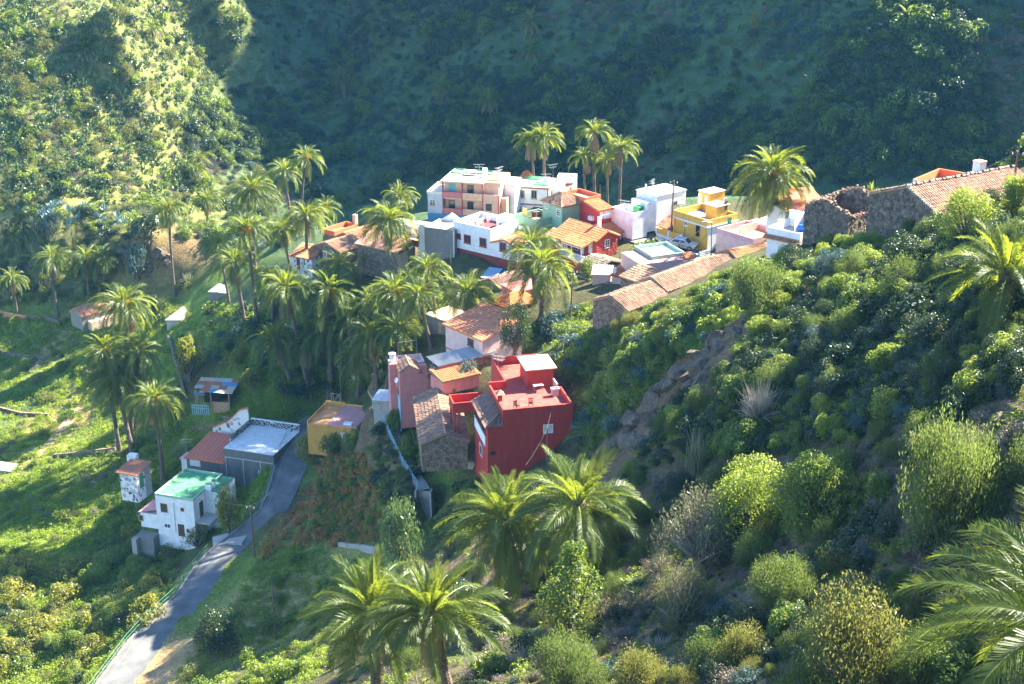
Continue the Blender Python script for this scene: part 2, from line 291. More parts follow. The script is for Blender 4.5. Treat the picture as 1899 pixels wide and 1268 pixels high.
# ---------------------------------------------------------------- mesh helpers
def link(name, me, parent=None, mat=None, kind=None, label=None, cat=None, group=None):
    o = bpy.data.objects.new(name, me); COL.objects.link(o)
    if mat is not None: me.materials.append(M[mat] if isinstance(mat, str) else mat)
    if parent is not None: o.parent = parent
    tag(o, label, cat, group, kind); return o
def tag(o, label=None, cat=None, group=None, kind=None):
    if label: o['label'] = label
    if cat: o['category'] = cat
    if group: o['group'] = group
    if kind: o['kind'] = kind
def empty(name, loc, rz=0.0, label=None, cat=None, group=None):
    o = bpy.data.objects.new(name, None); o.empty_display_size = 0.3; COL.objects.link(o); o.location = loc; o.rotation_euler = (0, 0, rz)
    tag(o, label, cat, group); return o
class MB:
    def __init__(s): s.v = []; s.f = []
    def add(s, vs, fs):
        b = len(s.v); s.v += [tuple(p) for p in vs]; s.f += [tuple(i + b for i in q) for q in fs]; return s
    def box(s, u0, u1, v0, v1, z0, z1):
        return s.add([(u0, v0, z0), (u1, v0, z0), (u1, v1, z0), (u0, v1, z0), (u0, v0, z1), (u1, v0, z1), (u1, v1, z1), (u0, v1, z1)],
                     [(0, 3, 2, 1), (4, 5, 6, 7), (0, 1, 5, 4), (1, 2, 6, 5), (2, 3, 7, 6), (3, 0, 4, 7)])
    def prism(s, poly, z0, z1):
        n = len(poly); b = [(p[0], p[1], z0) for p in poly]; t = [(p[0], p[1], z1) for p in poly]
        return s.add(b + t, [tuple(range(n))[::-1], tuple(range(n, 2 * n))] + [(i, (i + 1) % n, n + (i + 1) % n, n + i) for i in range(n)])
    def slab(s, quad, t):   # thick sheet from four top points
        q = [Vector(p) for p in quad]; n = (q[1] - q[0]).cross(q[3] - q[0]).normalized()
        if n.z < 0: n = -n
        lo = [p - n * t for p in q]
        return s.add(q + lo, [(0, 1, 2, 3), (7, 6, 5, 4), (0, 4, 5, 1), (1, 5, 6, 2), (2, 6, 7, 3), (3, 7, 4, 0)])
    def tube(s, p0, p1, r0, r1=None, n=6):
        r1 = r0 if r1 is None else r1; p0 = Vector(p0); p1 = Vector(p1); d = (p1 - p0).normalized()
        a = d.orthogonal().normalized(); b = d.cross(a); vs = []
        for p, r in ((p0, r0), (p1, r1)):
            vs += [p + (a * math.cos(2 * math.pi * i / n) + b * math.sin(2 * math.pi * i / n)) * r for i in range(n)]
        return s.add(vs, [(i, (i + 1) % n, n + (i + 1) % n, n + i) for i in range(n)] + [tuple(range(n))[::-1], tuple(range(n, 2 * n))])
    def build(s, name, mat, parent=None, kind=None, smooth=False, **kw):
        me = bpy.data.meshes.new(name); me.from_pydata(s.v, [], s.f); me.update()
        bm = bmesh.new(); bm.from_mesh(me); bmesh.ops.recalc_face_normals(bm, faces=bm.faces); bm.to_mesh(me); bm.free()
        if smooth: me.polygons.foreach_set('use_smooth', [True] * len(me.polygons))
        return link(name, me, parent, mat, kind, **kw)
def mesh_np(name, v, f, mats=None, mi=None, smooth=False):
    """v (n,3), f (m,4) or (m,3) arrays"""
    me = bpy.data.meshes.new(name); k = f.shape[1]
    me.vertices.add(len(v)); me.vertices.foreach_set('co', np.ascontiguousarray(v, dtype=np.float32).ravel())
    me.loops.add(f.size); me.loops.foreach_set('vertex_index', np.ascontiguousarray(f, dtype=np.int32).ravel())
    me.polygons.add(len(f)); me.polygons.foreach_set('loop_start', np.arange(0, f.size, k, dtype=np.int32))
    for m_ in mats or []: me.materials.append(M[m_])
    if mi is not None: me.polygons.foreach_set('material_index', np.ascontiguousarray(mi, dtype=np.int32))
    if smooth: me.polygons.foreach_set('use_smooth', np.ones(len(f), bool))
    me.update(calc_edges=True); return me

# ---------------------------------------------------------------- the ground sheet
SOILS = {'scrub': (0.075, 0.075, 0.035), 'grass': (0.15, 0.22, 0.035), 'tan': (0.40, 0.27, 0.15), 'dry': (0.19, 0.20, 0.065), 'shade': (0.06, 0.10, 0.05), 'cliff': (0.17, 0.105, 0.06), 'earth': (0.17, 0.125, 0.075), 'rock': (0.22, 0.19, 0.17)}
SEEDS = [('grass', [(60,900),(100,850),(30,980),(0,940),(150,960),(60,680),(200,600),(30,630),(430,735),(470,760),(460,890),(330,970),(120,1000),(40,840),(330,600),(280,560),(260,620),(250,700),(420,900),(300,660),(370,560),(610,1040),(420,1110),(690,1030),(560,1060)], 6),
 ('tan', [(90,640),(75,670),(150,760),(110,785),(85,830),(40,850),(560,1130),(520,1160),(585,1085),(290,1230),(330,1235),(640,1025),(450,1130),(560,1090),(520,1110)], 3.5),
 ('dry', [(60,60),(100,120),(200,250),(250,150),(120,330),(300,100),(400,40),(180,330),(260,380),(40,200),(330,30),(220,60),(280,290),(150,200),(90,360),(30,330),(220,360),(300,200)], 11),
 ('cliff', [(290,490),(240,480),(300,460),(205,470),(330,470),(1250,700),(1330,640),(1380,600),(1190,790),(1300,720),(1420,560),(1160,830),(1220,740)], 4.5),
 ('earth', [(1400,1100),(1600,1000),(1500,1150),(1700,1100),(1300,1200),(650,900),(660,950),(620,960),(680,850),(1650,900),(1330,1180),(1000,1000),(1100,1000),(800,1100)], 5),
 ('rock', [(1170,800),(1150,830),(1240,760),(1420,1080),(1440,1060),(1400,600)], 2.2),
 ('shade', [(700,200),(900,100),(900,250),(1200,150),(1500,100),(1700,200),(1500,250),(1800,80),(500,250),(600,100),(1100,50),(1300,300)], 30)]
def build_ground():
    ys = [-15.0]
    while ys[-1] < 556: ys.append(ys[-1] + max(0.75, 0.0052 * ys[-1]))
    ys = np.array(ys); us = np.linspace(-0.62, 0.80, 390)
    Yg = np.repeat(ys[:, None], len(us), 1); Xg = us[None] * (Yg + 45)
    x = Xg.ravel(); y = Yg.ravel(); z = gz(x, y)
    z = z + 0.22 * fbm(x + 3, y + 5, 1.7, 2) * np.clip(y / 60, 0.3, 1)
    nr, nc = len(ys), len(us); i = np.arange(nr * nc).reshape(nr, nc)
    f = np.stack([i[:-1, :-1], i[:-1, 1:], i[1:, 1:], i[1:, :-1]], -1).reshape(-1, 4)
    me = mesh_np('ground', np.stack([x, y, z], -1), f, ['soil'], smooth=True)
    num = np.zeros((len(x), 3)); den = np.zeros(len(x))
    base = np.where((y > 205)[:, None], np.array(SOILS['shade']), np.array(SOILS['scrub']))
    wv = 1 + 0.9 * fbm(x, y, 7, 3)
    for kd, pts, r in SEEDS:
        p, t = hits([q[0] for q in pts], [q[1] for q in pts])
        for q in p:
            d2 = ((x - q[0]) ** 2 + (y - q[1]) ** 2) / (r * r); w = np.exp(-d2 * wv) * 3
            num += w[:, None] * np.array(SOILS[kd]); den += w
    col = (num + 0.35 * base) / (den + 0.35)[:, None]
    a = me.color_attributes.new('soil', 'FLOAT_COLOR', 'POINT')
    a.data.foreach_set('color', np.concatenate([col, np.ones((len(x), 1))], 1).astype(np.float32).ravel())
    return link('ground', me, kind='structure')
build_ground()
def gpt(px, py, dmin=25.0): return hit(px, py, dmin)

# road
wallmat('faded_paint', (0.20, 0.195, 0.18), stain=0.8, stainc=(0.10, 0.10, 0.10)); wallmat('kerb_stone', (0.20, 0.19, 0.17), stain=0.6)
def build_road():
    n = 8; pts = []
    for k in range(len(ROAD) - 1):
        for t in np.linspace(0, 1, n, endpoint=False): pts.append((ROAD[k][0].lerp(ROAD[k + 1][0], t), ROAD[k][1].lerp(ROAD[k + 1][1], t)))
    pts.append(ROAD[-1]); v = []; f = []
    for a, b in pts:
        for t in np.linspace(0, 1, 6): p = a.lerp(b, t); v.append((p.x, p.y, p.z + 0.03 - 0.08 * abs(t - 0.5) ** 2))
    for i in range(len(pts) - 1):
        for j in range(5): f.append((i * 6 + j, i * 6 + j + 1, i * 6 + 7 + j, i * 6 + 6 + j))
    me = bpy.data.meshes.new('road'); me.from_pydata(v, [], f); me.update()
    link('road', me, None, 'asphalt', 'structure')
    # worn edge line beside the railing
    mb = MB(); pr = None
    for a, b in pts:
        d = (b - a).normalized(); p, q = a + d * 0.62, a + d * 0.70
        if pr: mb.add([pr[0] + Vector((0, 0, .034)), pr[1] + Vector((0, 0, .034)), q + Vector((0, 0, .034)), p + Vector((0, 0, .034))], [(0, 1, 2, 3)])
        pr = (p, q)
    mb.build('road_edge_line', 'faded_paint', None, 'structure')
    mb = MB(); pr = None
    for a, b in pts:     # low concrete kerb on the valley side
        d = (b - a).normalized(); p, q = a - d * 0.28, a
        if pr: mb.add([pr[0] + Vector((0, 0, -.6)), pr[0] + Vector((0, 0, .13)), pr[1] + Vector((0, 0, .13)), pr[1] + Vector((0, 0, -.6)), p + Vector((0, 0, -.6)), p + Vector((0, 0, .13)), q + Vector((0, 0, .13)), q + Vector((0, 0, -.6))], [(0, 1, 5, 4), (1, 2, 6, 5), (2, 3, 7, 6)])
        pr = (p, q)
    mb.build('road_kerb', 'kerb_stone', None, 'structure')
build_road()
# ---------------------------------------------------------------- building helpers
ZM = {0: (0, 0, 1.0), 1: (700, 200, 3.644), 2: (1050, 200, 3.644), 3: (1400, 250, 3.8056), 4: (700, 380, 3.644), 5: (660, 600, 3.644), 6: (180, 660, 3.5167), 7: (280, 240, 3.644), 8: (0, 380, 3.644), 9: (0, 700, 2.233), 10: (380, 400, 3.644)}
def zp(zoom, x, y):
    a = ZM[zoom]; return a[0] + x / a[2], a[1] + y / a[2]
class House:
    def __init__(s, name, zoom, x, y, d, yaw, label, cat='house', group=None):
        s.zoom = zoom; px, py = zp(zoom, x, y); s.O = PD(px, py, d); s.yaw = R(yaw); s.d = d
        s.root = empty(name, s.O, s.yaw, label, cat, group)
        s.c, s.s_ = math.cos(s.yaw), math.sin(s.yaw)
    def loc(s, p):
        d = p - s.O; return Vector((d.x * s.c + d.y * s.s_, -d.x * s.s_ + d.y * s.c, d.z))
    def _r(s, x, y):
        o = s.loc(Vector((0, 0, CAMZ))); d = Vector(rays(*zp(s.zoom, x, y))); return o, Vector((d.x * s.c + d.y * s.s_, -d.x * s.s_ + d.y * s.c, d.z))
    def up(s, x, y, z):
        o, d = s._r(x, y); t = (z - o.z) / d.z; p = o + d * t; return p.x, p.y
    def on(s, face, c, x, y):
        o, d = s._r(x, y); k = 1 if face in 'fb' else 0; t = (c - o[k]) / d[k]; p = o + d * t; return (p.x if k else p.y), p.z
    def box(s, name, mat, u0, u1, v0, v1, z0, z1, parent=None, **kw):
        return MB().box(u0, u1, v0, v1, z0, z1).build(name, mat, parent or s.root, **kw)
    def rect(s, face, c, r):
        xc, yc = (r[0] + r[2]) / 2, (r[1] + r[3]) / 2
        a0, zc = s.on(face, c, xc, yc); a1 = s.on(face, c, r[0], yc)[0]; a2 = s.on(face, c, r[2], yc)[0]
        z1 = s.on(face, c, xc, r[1])[1]; z0 = s.on(face, c, xc, r[3])[1]; return min(a1, a2), max(a1, a2), z0, z1
    def fb(s, mb, face, c, a0, a1, z0, z1, out, inn):
        """box lying on a wall face: proud by out, sunk by inn"""
        if face == 'f': mb.box(a0, a1, c - out, c + inn, z0, z1)
        elif face == 'b': mb.box(a0, a1, c - inn, c + out, z0, z1)
        elif face == 'l': mb.box(c - out, c + inn, a0, a1, z0, z1)
        else: mb.box(c - inn, c + out, a0, a1, z0, z1)
        return mb
    def win(s, face, c, r, frame='white_paint', pane='glass', nx=2, ny=1, fw=0.09, sill=None, metric=False):
        a0, a1, z0, z1 = r if metric else s.rect(face, c, r)
        a0, a1 = min(a0, a1), max(a0, a1); mb = MB()
        s.fb(mb, face, c, a0, a0 + fw, z0, z1, .05, .02); s.fb(mb, face, c, a1 - fw, a1, z0, z1, .05, .02)
        s.fb(mb, face, c, a0 + fw, a1 - fw, z0, z0 + fw, .05, .02); s.fb(mb, face, c, a0 + fw, a1 - fw, z1 - fw, z1, .05, .02)
        for k in range(1, nx): x = a0 + (a1 - a0) * k / nx; s.fb(mb, face, c, x - .025, x + .025, z0 + fw, z1 - fw, .035, .02)
        for k in range(1, ny): z = z0 + (z1 - z0) * k / ny; s.fb(mb, face, c, a0 + fw, a1 - fw, z - .025, z + .025, .03, .02)
        w = mb.build('window', frame, s.root)
        s.fb(MB(), face, c, a0 + fw * .5, a1 - fw * .5, z0 + fw * .5, z1 - fw * .5, .015, .03).build('pane', pane, w)
        if sill: s.fb(MB(), face, c, a0 - .08, a1 + .08, z0 - .09, z0 - .004, .12, .02).build('sill', sill, w)
        return w
    def door(s, face, c, r, mat='brown_wood', frame=None, metric=False):
        a0, a1, z0, z1 = r if metric else s.rect(face, c, r); d = s.fb(MB(), face, c, a0, a1, z0, z1, .04, .03).build('door', mat, s.root)
        s.fb(MB(), face, c, a0 + .06, a0 + .14, z0 + .9, z0 + 1.02, .09, -.03).build('handle', 'dark_metal', d)
        if frame:
            mb = MB(); s.fb(mb, face, c, a0 - .09, a0 - .003, z0, z1 + .09, .06, .02); s.fb(mb, face, c, a1 + .003, a1 + .09, z0, z1 + .09, .06, .02); s.fb(mb, face, c, a0 - .003, a1 + .003, z1 + .003, z1 + .09, .06, .02); mb.build('frame', frame, d)
        return d
    def parapet(s, u0, u1, v0, v1, z0, h, mat, deck=None, t=0.16, parent=None):
        mb = MB(); mb.box(u0, u1, v0, v0 + t, z0, z0 + h); mb.box(u0, u1, v1 - t, v1, z0, z0 + h); mb.box(u0, u0 + t, v0 + t, v1 - t, z0, z0 + h); mb.box(u1 - t, u1, v0 + t, v1 - t, z0, z0 + h)
        p = mb.build('parapet', mat, parent or s.root)
        if deck: MB().box(u0 + t, u1 - t, v0 + t, v1 - t, z0 - .1, z0 + .02).build('roof_deck', deck, parent or s.root)
        return p
    def tiles(s, A, B, C, D, mat='tile_terracotta', pitch=0.26, course=0.45, jit=0.02, parent=None, name='roof_tiles', r=None):
        """barrel tiles on the slope A-B (eave) to D-C (ridge)"""
        A, B, C, D = map(Vector, (A, B, C, D)); rn = np.random.default_rng(int(abs(A.x * 97 + A.y * 31 + B.x * 13) * 10) % 9999)
        nc = max(2, round(max((B - A).length, (C - D).length) / pitch)); nr = max(2, round(((D - A).length + (C - B).length) / 2 / course))
        n = (B - A).cross(D - A).normalized()
        if n.z < 0: n = -n
        An, Bn, Cn, Dn, nn = (np.array(q) for q in (A, B, C, D, n))
        def P(a, b): return (An * (1 - a)[:, None] + Bn * a[:, None]) * (1 - b)[:, None] + (Dn * (1 - a)[:, None] + Cn * a[:, None]) * b[:, None]
        ii, jj = np.meshgrid(np.arange(nc), np.arange(nr), indexing='ij'); ii = ii.ravel().astype(float); jj = jj.ravel().astype(float); k = len(ii)
        wd = min(pitch, (B - A).length / nc); vs = []
        for end in (0, 1):
            b = np.clip((jj + end * 1.12) / nr, 0, 1); rr = 0.5 if end == 0 else 0.40
            hj = rn.normal(0, jit, k)
            for ang in (0, 60, 120, 180):
                a = (ii + 0.5 - math.cos(R(ang)) * rr * 0.92) / nc
                hgt = math.sin(R(ang)) * wd * 0.42 * (1.0 if end == 0 else 0.8) + (0.05 if end == 0 else 0.015)
                vs.append(P(np.clip(a, 0, 1), b) + nn * (hgt + np.abs(hj))[:, None])
        v = np.stack(vs, 1).reshape(-1, 3); base = (np.arange(k) * 8)[:, None]
        f = np.concatenate([base + np.array(q) for q in ((0, 1, 5, 4), (1, 2, 6, 5), (2, 3, 7, 6))], 0)
        me = mesh_np(name, v, f, [mat]); me.polygons.foreach_set('use_smooth', [False] * len(me.polygons))
        sl = MB().slab([A, B, C, D], 0.12).build('roof', mat, parent or s.root)
        return link(name, me, sl, None, 'stuff')
    def gable(s, u0, u1, v0, v1, ze, h, axis='v', mat='tile_terracotta', wall=None, ov=0.2, cap='tile_terracotta', jit=0.02, lean=0.5, **kw):
        """gable roof; axis = direction of the ridge"""
        if axis == 'v':
            m_ = u0 + (u1 - u0) * lean; o = ov
            s.tiles((u0 - o, v0 - o, ze - o * h / (m_ - u0)), (u0 - o, v1 + o, ze - o * h / (m_ - u0)), (m_, v1 + o, ze + h), (m_, v0 - o, ze + h), mat, jit=jit, **kw)
            s.tiles((u1 + o, v0 - o, ze - o * h / (u1 - m_)), (u1 + o, v1 + o, ze - o * h / (u1 - m_)), (m_, v1 + o, ze + h), (m_, v0 - o, ze + h), mat, jit=jit, **kw)
            if wall:
                for v in (v0, v1 - 0.15): MB().add([(u0, v, ze), (u1, v, ze), (m_, v, ze + h - .03), (u0, v + .15, ze), (u1, v + .15, ze), (m_, v + .15, ze + h - .03)], [(0, 1, 2), (5, 4, 3), (0, 3, 4, 1), (1, 4, 5, 2), (2, 5, 3, 0)]).build('gable_wall', wall, s.root)
            rp = [((m_, v0 - o + (v1 - v0 + 2 * o) * k / 20, ze + h + .03), (m_, v0 - o + (v1 - v0 + 2 * o) * (k + 1) / 20, ze + h + .05)) for k in range(20)]
        else:
            m_ = v0 + (v1 - v0) * lean; o = ov
            s.tiles((u0 - o, v0 - o, ze - o * h / (m_ - v0)), (u1 + o, v0 - o, ze - o * h / (m_ - v0)), (u1 + o, m_, ze + h), (u0 - o, m_, ze + h), mat, jit=jit, **kw)
            s.tiles((u0 - o, v1 + o, ze - o * h / (v1 - m_)), (u1 + o, v1 + o, ze - o * h / (v1 - m_)), (u1 + o, m_, ze + h), (u0 - o, m_, ze + h), mat, jit=jit, **kw)
            if wall:
                for u in (u0, u1 - 0.15): MB().add([(u, v0, ze), (u, v1, ze), (u, m_, ze + h - .03), (u + .15, v0, ze), (u + .15, v1, ze), (u + .15, m_, ze + h - .03)], [(0, 1, 2), (5, 4, 3), (0, 3, 4, 1), (1, 4, 5, 2), (2, 5, 3, 0)]).build('gable_wall', wall, s.root)
            rp = [((u0 - o + (u1 - u0 + 2 * o) * k / 20, m_, ze + h + .03), (u0 - o + (u1 - u0 + 2 * o) * (k + 1) / 20, m_, ze + h + .05)) for k in range(20)]
        if cap:
            mb = MB()
            for a, b in rp: mb.tube(a, b, 0.12, 0.10, 6)
            mb.build('ridge_tiles', cap, s.root, 'stuff')
    def sheet(s, A, B, C, D, mat='sheet_metal', pitch=0.2, amp=0.045, name='roof_sheet', panel=5, parent=None):
        """corrugated sheet, ribs run from A-B up to D-C, each panel its own piece"""
        A, B, C, D = map(Vector, (A, B, C, D)); n = (B - A).cross(D - A).normalized(); n = n if n.z > 0 else -n
        nc = max(6, int((B - A).length / pitch)); mb = MB()
        for p0 in range(0, nc, panel):
            vs = []; k1 = min(nc, p0 + panel); off = n * (0.012 * ((p0 // panel) % 2)); m_ = (k1 - p0) * 4 + 1
            for e in (0, 1):
                for q in range(m_):
                    a = (p0 + q / 4) / nc; P = (A.lerp(B, a)) if e == 0 else (D.lerp(C, a)); vs.append(P + n * amp * math.sin(q * math.pi / 2) + off)
            mb.add(vs, [(q, q + 1, m_ + q + 1, m_ + q) for q in range(m_ - 1)])
        return mb.build(name, mat, parent or s.root, 'stuff')
    def stones(s, face, c, a0, a1, z0, z1, size=0.32, mat='wall_stone', top=None, proud=0.05, dens=1.0, parent=None):
        """rubble stones standing proud of a wall face; top(a) limits the height"""
        rn = random.Random(int(abs(a0 * 37 + z0 * 91 + c * 17) * 10)); mb = MB(); n = int((a1 - a0) * (z1 - z0) / size ** 2 * 1.3 * dens)
        for _ in range(min(n, 900)):
            a = rn.uniform(a0, a1); z = rn.uniform(z0, z1)
            if top and z > top(a) - size * .4: continue
            w = size * rn.uniform(.35, .8); h = size * rn.uniform(.3, .6); o = proud * rn.uniform(.3, 1.3)
            lst = []
            for sx, sz in ((-1, -1), (1, -1), (1, 1), (-1, 1)): lst.append((a + sx * w / 2 * rn.uniform(.7, 1), z + sz * h / 2 * rn.uniform(.7, 1)))
            def P(a_, z_, q):
                return {'f': (a_, c - q, z_), 'b': (a_, c + q, z_), 'l': (c - q, a_, z_), 'r': (c + q, a_, z_)}[face]
            mb.add([P(x, y, -.02) for x, y in lst] + [P(a + (x - a) * .75, z + (y - z) * .75, o) for x, y in lst], [(4, 5, 6, 7), (0, 1, 5, 4), (1, 2, 6, 5), (2, 3, 7, 6), (3, 0, 4, 7)])
        return mb.build('stones', mat, parent or s.root, 'stuff')
def antenna(parent, p, h=1.8, yaw=0.4):
    mb = MB(); p = Vector(p); mb.tube(p, p + Vector((0, 0, h)), .03, .025, 5); d = Vector((math.cos(yaw), math.sin(yaw), 0)); e = Vector((-d.y, d.x, 0))
    for zz, L_ in ((h - .05, .8), (h - .45, .6)):
        c = p + Vector((0, 0, zz)); mb.tube(c - d * L_, c + d * L_, .03, None, 4)
        for k in range(7): q = c + d * (L_ * (-1 + k / 3)); w = .42 - .04 * k; mb.tube(q - e * w, q + e * w, .02, None, 4)
    return mb.build('antenna', 'grey_metal', parent)
def dish(parent, p, r=0.45, yaw=-1.2):
    mb = MB(); p = Vector(p); n = Vector((math.cos(yaw), math.sin(yaw), .5)).normalized(); a = n.orthogonal().normalized(); b = n.cross(a); vs = [p - n * .12]
    for k in range(12): vs.append(p + (a * math.cos(k * math.pi / 6) + b * math.sin(k * math.pi / 6)) * r)
    mb.add(vs, [(0, 1 + k, 1 + (k + 1) % 12) for k in range(12)]); mb.tube(p - n * .1, p + Vector((0, 0, -.8)), .03, None, 5); mb.tube(p - n * .1, p + n * .4, .015, None, 4)
    return mb.build('satellite_dish', 'white_paint', parent)
# ================================================================ buildings
def b_peach():
    h = House('apartment_house', 1, 820, 740, 212.9, -14, 'three-storey peach apartment house with red balconies and a blue ground floor')
    h.box('wall', 'peach_plaster', -8.6, 0, 1.0, 7, -3, 5.0)
    h.box('corner_bay', 'peach_plaster', -2.46, 0, 0, 1.0, -3, 2.5)
    h.box('base_wall', 'blue_paint', -11.05, -4.9, -.03, 1.0, -3.4, 0)
    h.box('base_wall', 'peach_plaster', -4.9, -2.46, 0, 1.0, -3.2, 0)
    h.box('side_wing', 'grey_blue_plaster', -11.05, -8.75, 0, 6, -3, 3.0); h.parapet(-11.15, -8.7, -.08, 6, 3.0, .35, 'cream_deck', 'cream_deck', .14)
    for z in (0, 2.5): h.box('balcony_slab', 'cream_deck', -8.6, -2.46, .02, .98, z - .12, z)
    for u0, u1, mt in ((-8.6, -5.74, 'pink_trim'), (-5.58, -2.5, 'peach_plaster')):
        for z in (0.003, 2.503): h.box('balcony_parapet', mt, u0, u1, -.02, .12, z, z + .9)
    for u in (-8.74, -5.73, -2.53, -.12): h.box('pier', 'red_trim', u, u + .15, -.05, .3, -.1, 5.0 if u < -2 else 3.3)
    h.box('roof_slab', 'cream_deck', -8.9, -2.3, -.3, 7.1, 5.0, 5.2); h.box('roof_slab', 'terracotta_deck', -2.3, 0, 2.0, 7, 5.003, 5.15)
    for u0, v0, w, l in ((-8.6, 4.2, 1.6, 2.4), (-6.6, 3.2, 2.0, 1.5), (-5.0, 4.6, 2.6, 1.8)): h.parapet(u0, u0 + w, v0, v0 + l, 5.2, .22, 'green_deck', 'cream_deck', .12)
    h.parapet(-2.4, .02, -.03, 2.0, 2.5, .9, 'peach_plaster', 'terracotta_deck', .14)
    h.box('rear_wing', 'white_plaster', 0.02, 1.7, 3.2, 7.4, -3, 4.4); h.box('penthouse', 'peach_plaster', -2.4, -1.1, 2.0, 2.12, 2.5, 4.99)
    h.box('side_wall', 'peach_plaster', 0.004, .9, 1.2, 3.18, -3, 2.6)
    for r in ((482, 622, 525, 690), (608, 632, 650, 700), (608, 520, 650, 585)): h.win('f', 1.0, r, 'dark_metal', 'glass', 2, 2)
    h.win('f', 1.0, (482, 510, 525, 575), 'turquoise_paint', 'turquoise_paint', 2, 3)
    h.win('f', 0, (732, 648, 772, 695), 'dark_metal', 'glass', 3, 2); h.win('f', 0, (352, 617, 393, 663), 'cream_deck', 'glass', 2)
    h.door('f', 2.0, (742, 508, 766, 585)); h.win('f', 2.0, (812, 500, 838, 575), 'white_paint', 'glass', 2, 2)
    h.door('f', -.03, (490, 742, 512, 800), 'pale_blue_paint'); h.door('f', -.03, (370, 735, 450, 800), 'blue_paint')
    MB().tube((-3.0, 3.4, 5.2), (-3.0, 3.4, 6.5), .38, None, 12).build('water_tank', 'white_plain', h.root)
    antenna(h.root, (-4.2, 4.5, 5.2), 1.6, .3); antenna(h.root, (-1.2, 5.2, 5.15), 1.2, 1.2)
    mb = MB()
    for k in range(8): mb.tube((-.1 + k * .0, .2 + k * .25, 3.4), (-.1, .2 + k * .25, 4.3), .015, None, 4)
    mb.tube((-.1, .2, 4.3), (-.1, 2.0, 4.3), .02, None, 4); mb.build('railing', 'white_paint', h.root)
b_peach()
def b_brown():
    h = House('townhouse', 1, 1155, 550, 217.2, -13, 'white two-storey house with brown trim and green patches on its flat roof')
    u0 = h.on('f', 0, 915, 540)[0]
    h.box('wall', 'white_plaster', u0, 0, 0, 6, -6, -.02); h.box('cornice', 'brown_trim', u0 - .15, .1, -.15, 6.1, -.02, .18)
    h.box('string_course', 'brown_trim', u0 - .05, .04, -.06, 6, -2.62, -2.42); h.box('corner_trim', 'brown_trim', -.16, .03, -.04, .3, -2.4, -.03)
    h.box('corner_trim', 'brown_trim', u0 - .03, u0 + .16, -.04, .3, -2.4, -.03)
    h.box('roof_deck', 'white_deck', u0, -.05, 0, 6, .181, .24); h.box('roof_patch', 'green_deck', u0 + .8, u0 + 3.2, 4.2, 5.9, .245, .40); h.box('roof_patch', 'green_deck', u0 + 3.0, -.4, 1.0, 2.8, .245, .40)
    h.tiles((u0 - .1, 4.6, .3), (u0 + 1.8, 6.2, .3), (u0 + 1.0, 6.4, 1.2), (u0 + .5, 5.6, 1.2), 'tile_orange')
    for r in ((955, 555, 995, 605), (1038, 555, 1078, 612)): h.win('f', 0, r, 'tan_deck', 'glass', 2, 1, sill='brown_trim')
    for r in ((950, 668, 995, 690), (1050, 668, 1095, 690)): h.win('f', 0, r, 'brown_trim', 'glass', 2)
    dish(h.root, (-.7, 1.5, 1.0), .5, -1.4); antenna(h.root, (-.2, 4.5, .2), 2.6, .8)
    h.box('side_wing', 'white_plaster', 0.02, 1.4, 2.2, 6, -6, -.4)
b_brown()
def b_tower():
    h = House('rooftop_tower', 1, 1213, 470, 225.8, -8, 'white block with open blue-grey roof tank behind the brown-trimmed house')
    h.box('wall', 'white_plain', 0, 2.9, 0, 2.8, -6, -.72); h.parapet(0, 2.9, 0, 2.8, -.72, .75, 'white_plain', 'pale_blue_paint', .14)
    h.box('lower_wall', 'white_plaster', -1.2, 2.6, -3, 0, -6, -1.9); h.sheet((-1.3, -3.1, -1.8), (2.6, -3.1, -1.8), (2.6, -.02, -.9), (-.4, -.02, -.9), 'sheet_red')
    h.box('side_wall', 'white_plain', 2.62, 2.95, -3, -.01, -6, -.9); antenna(h.root, (-1.6, -1, -1.8), 2.6, .2)
b_tower()
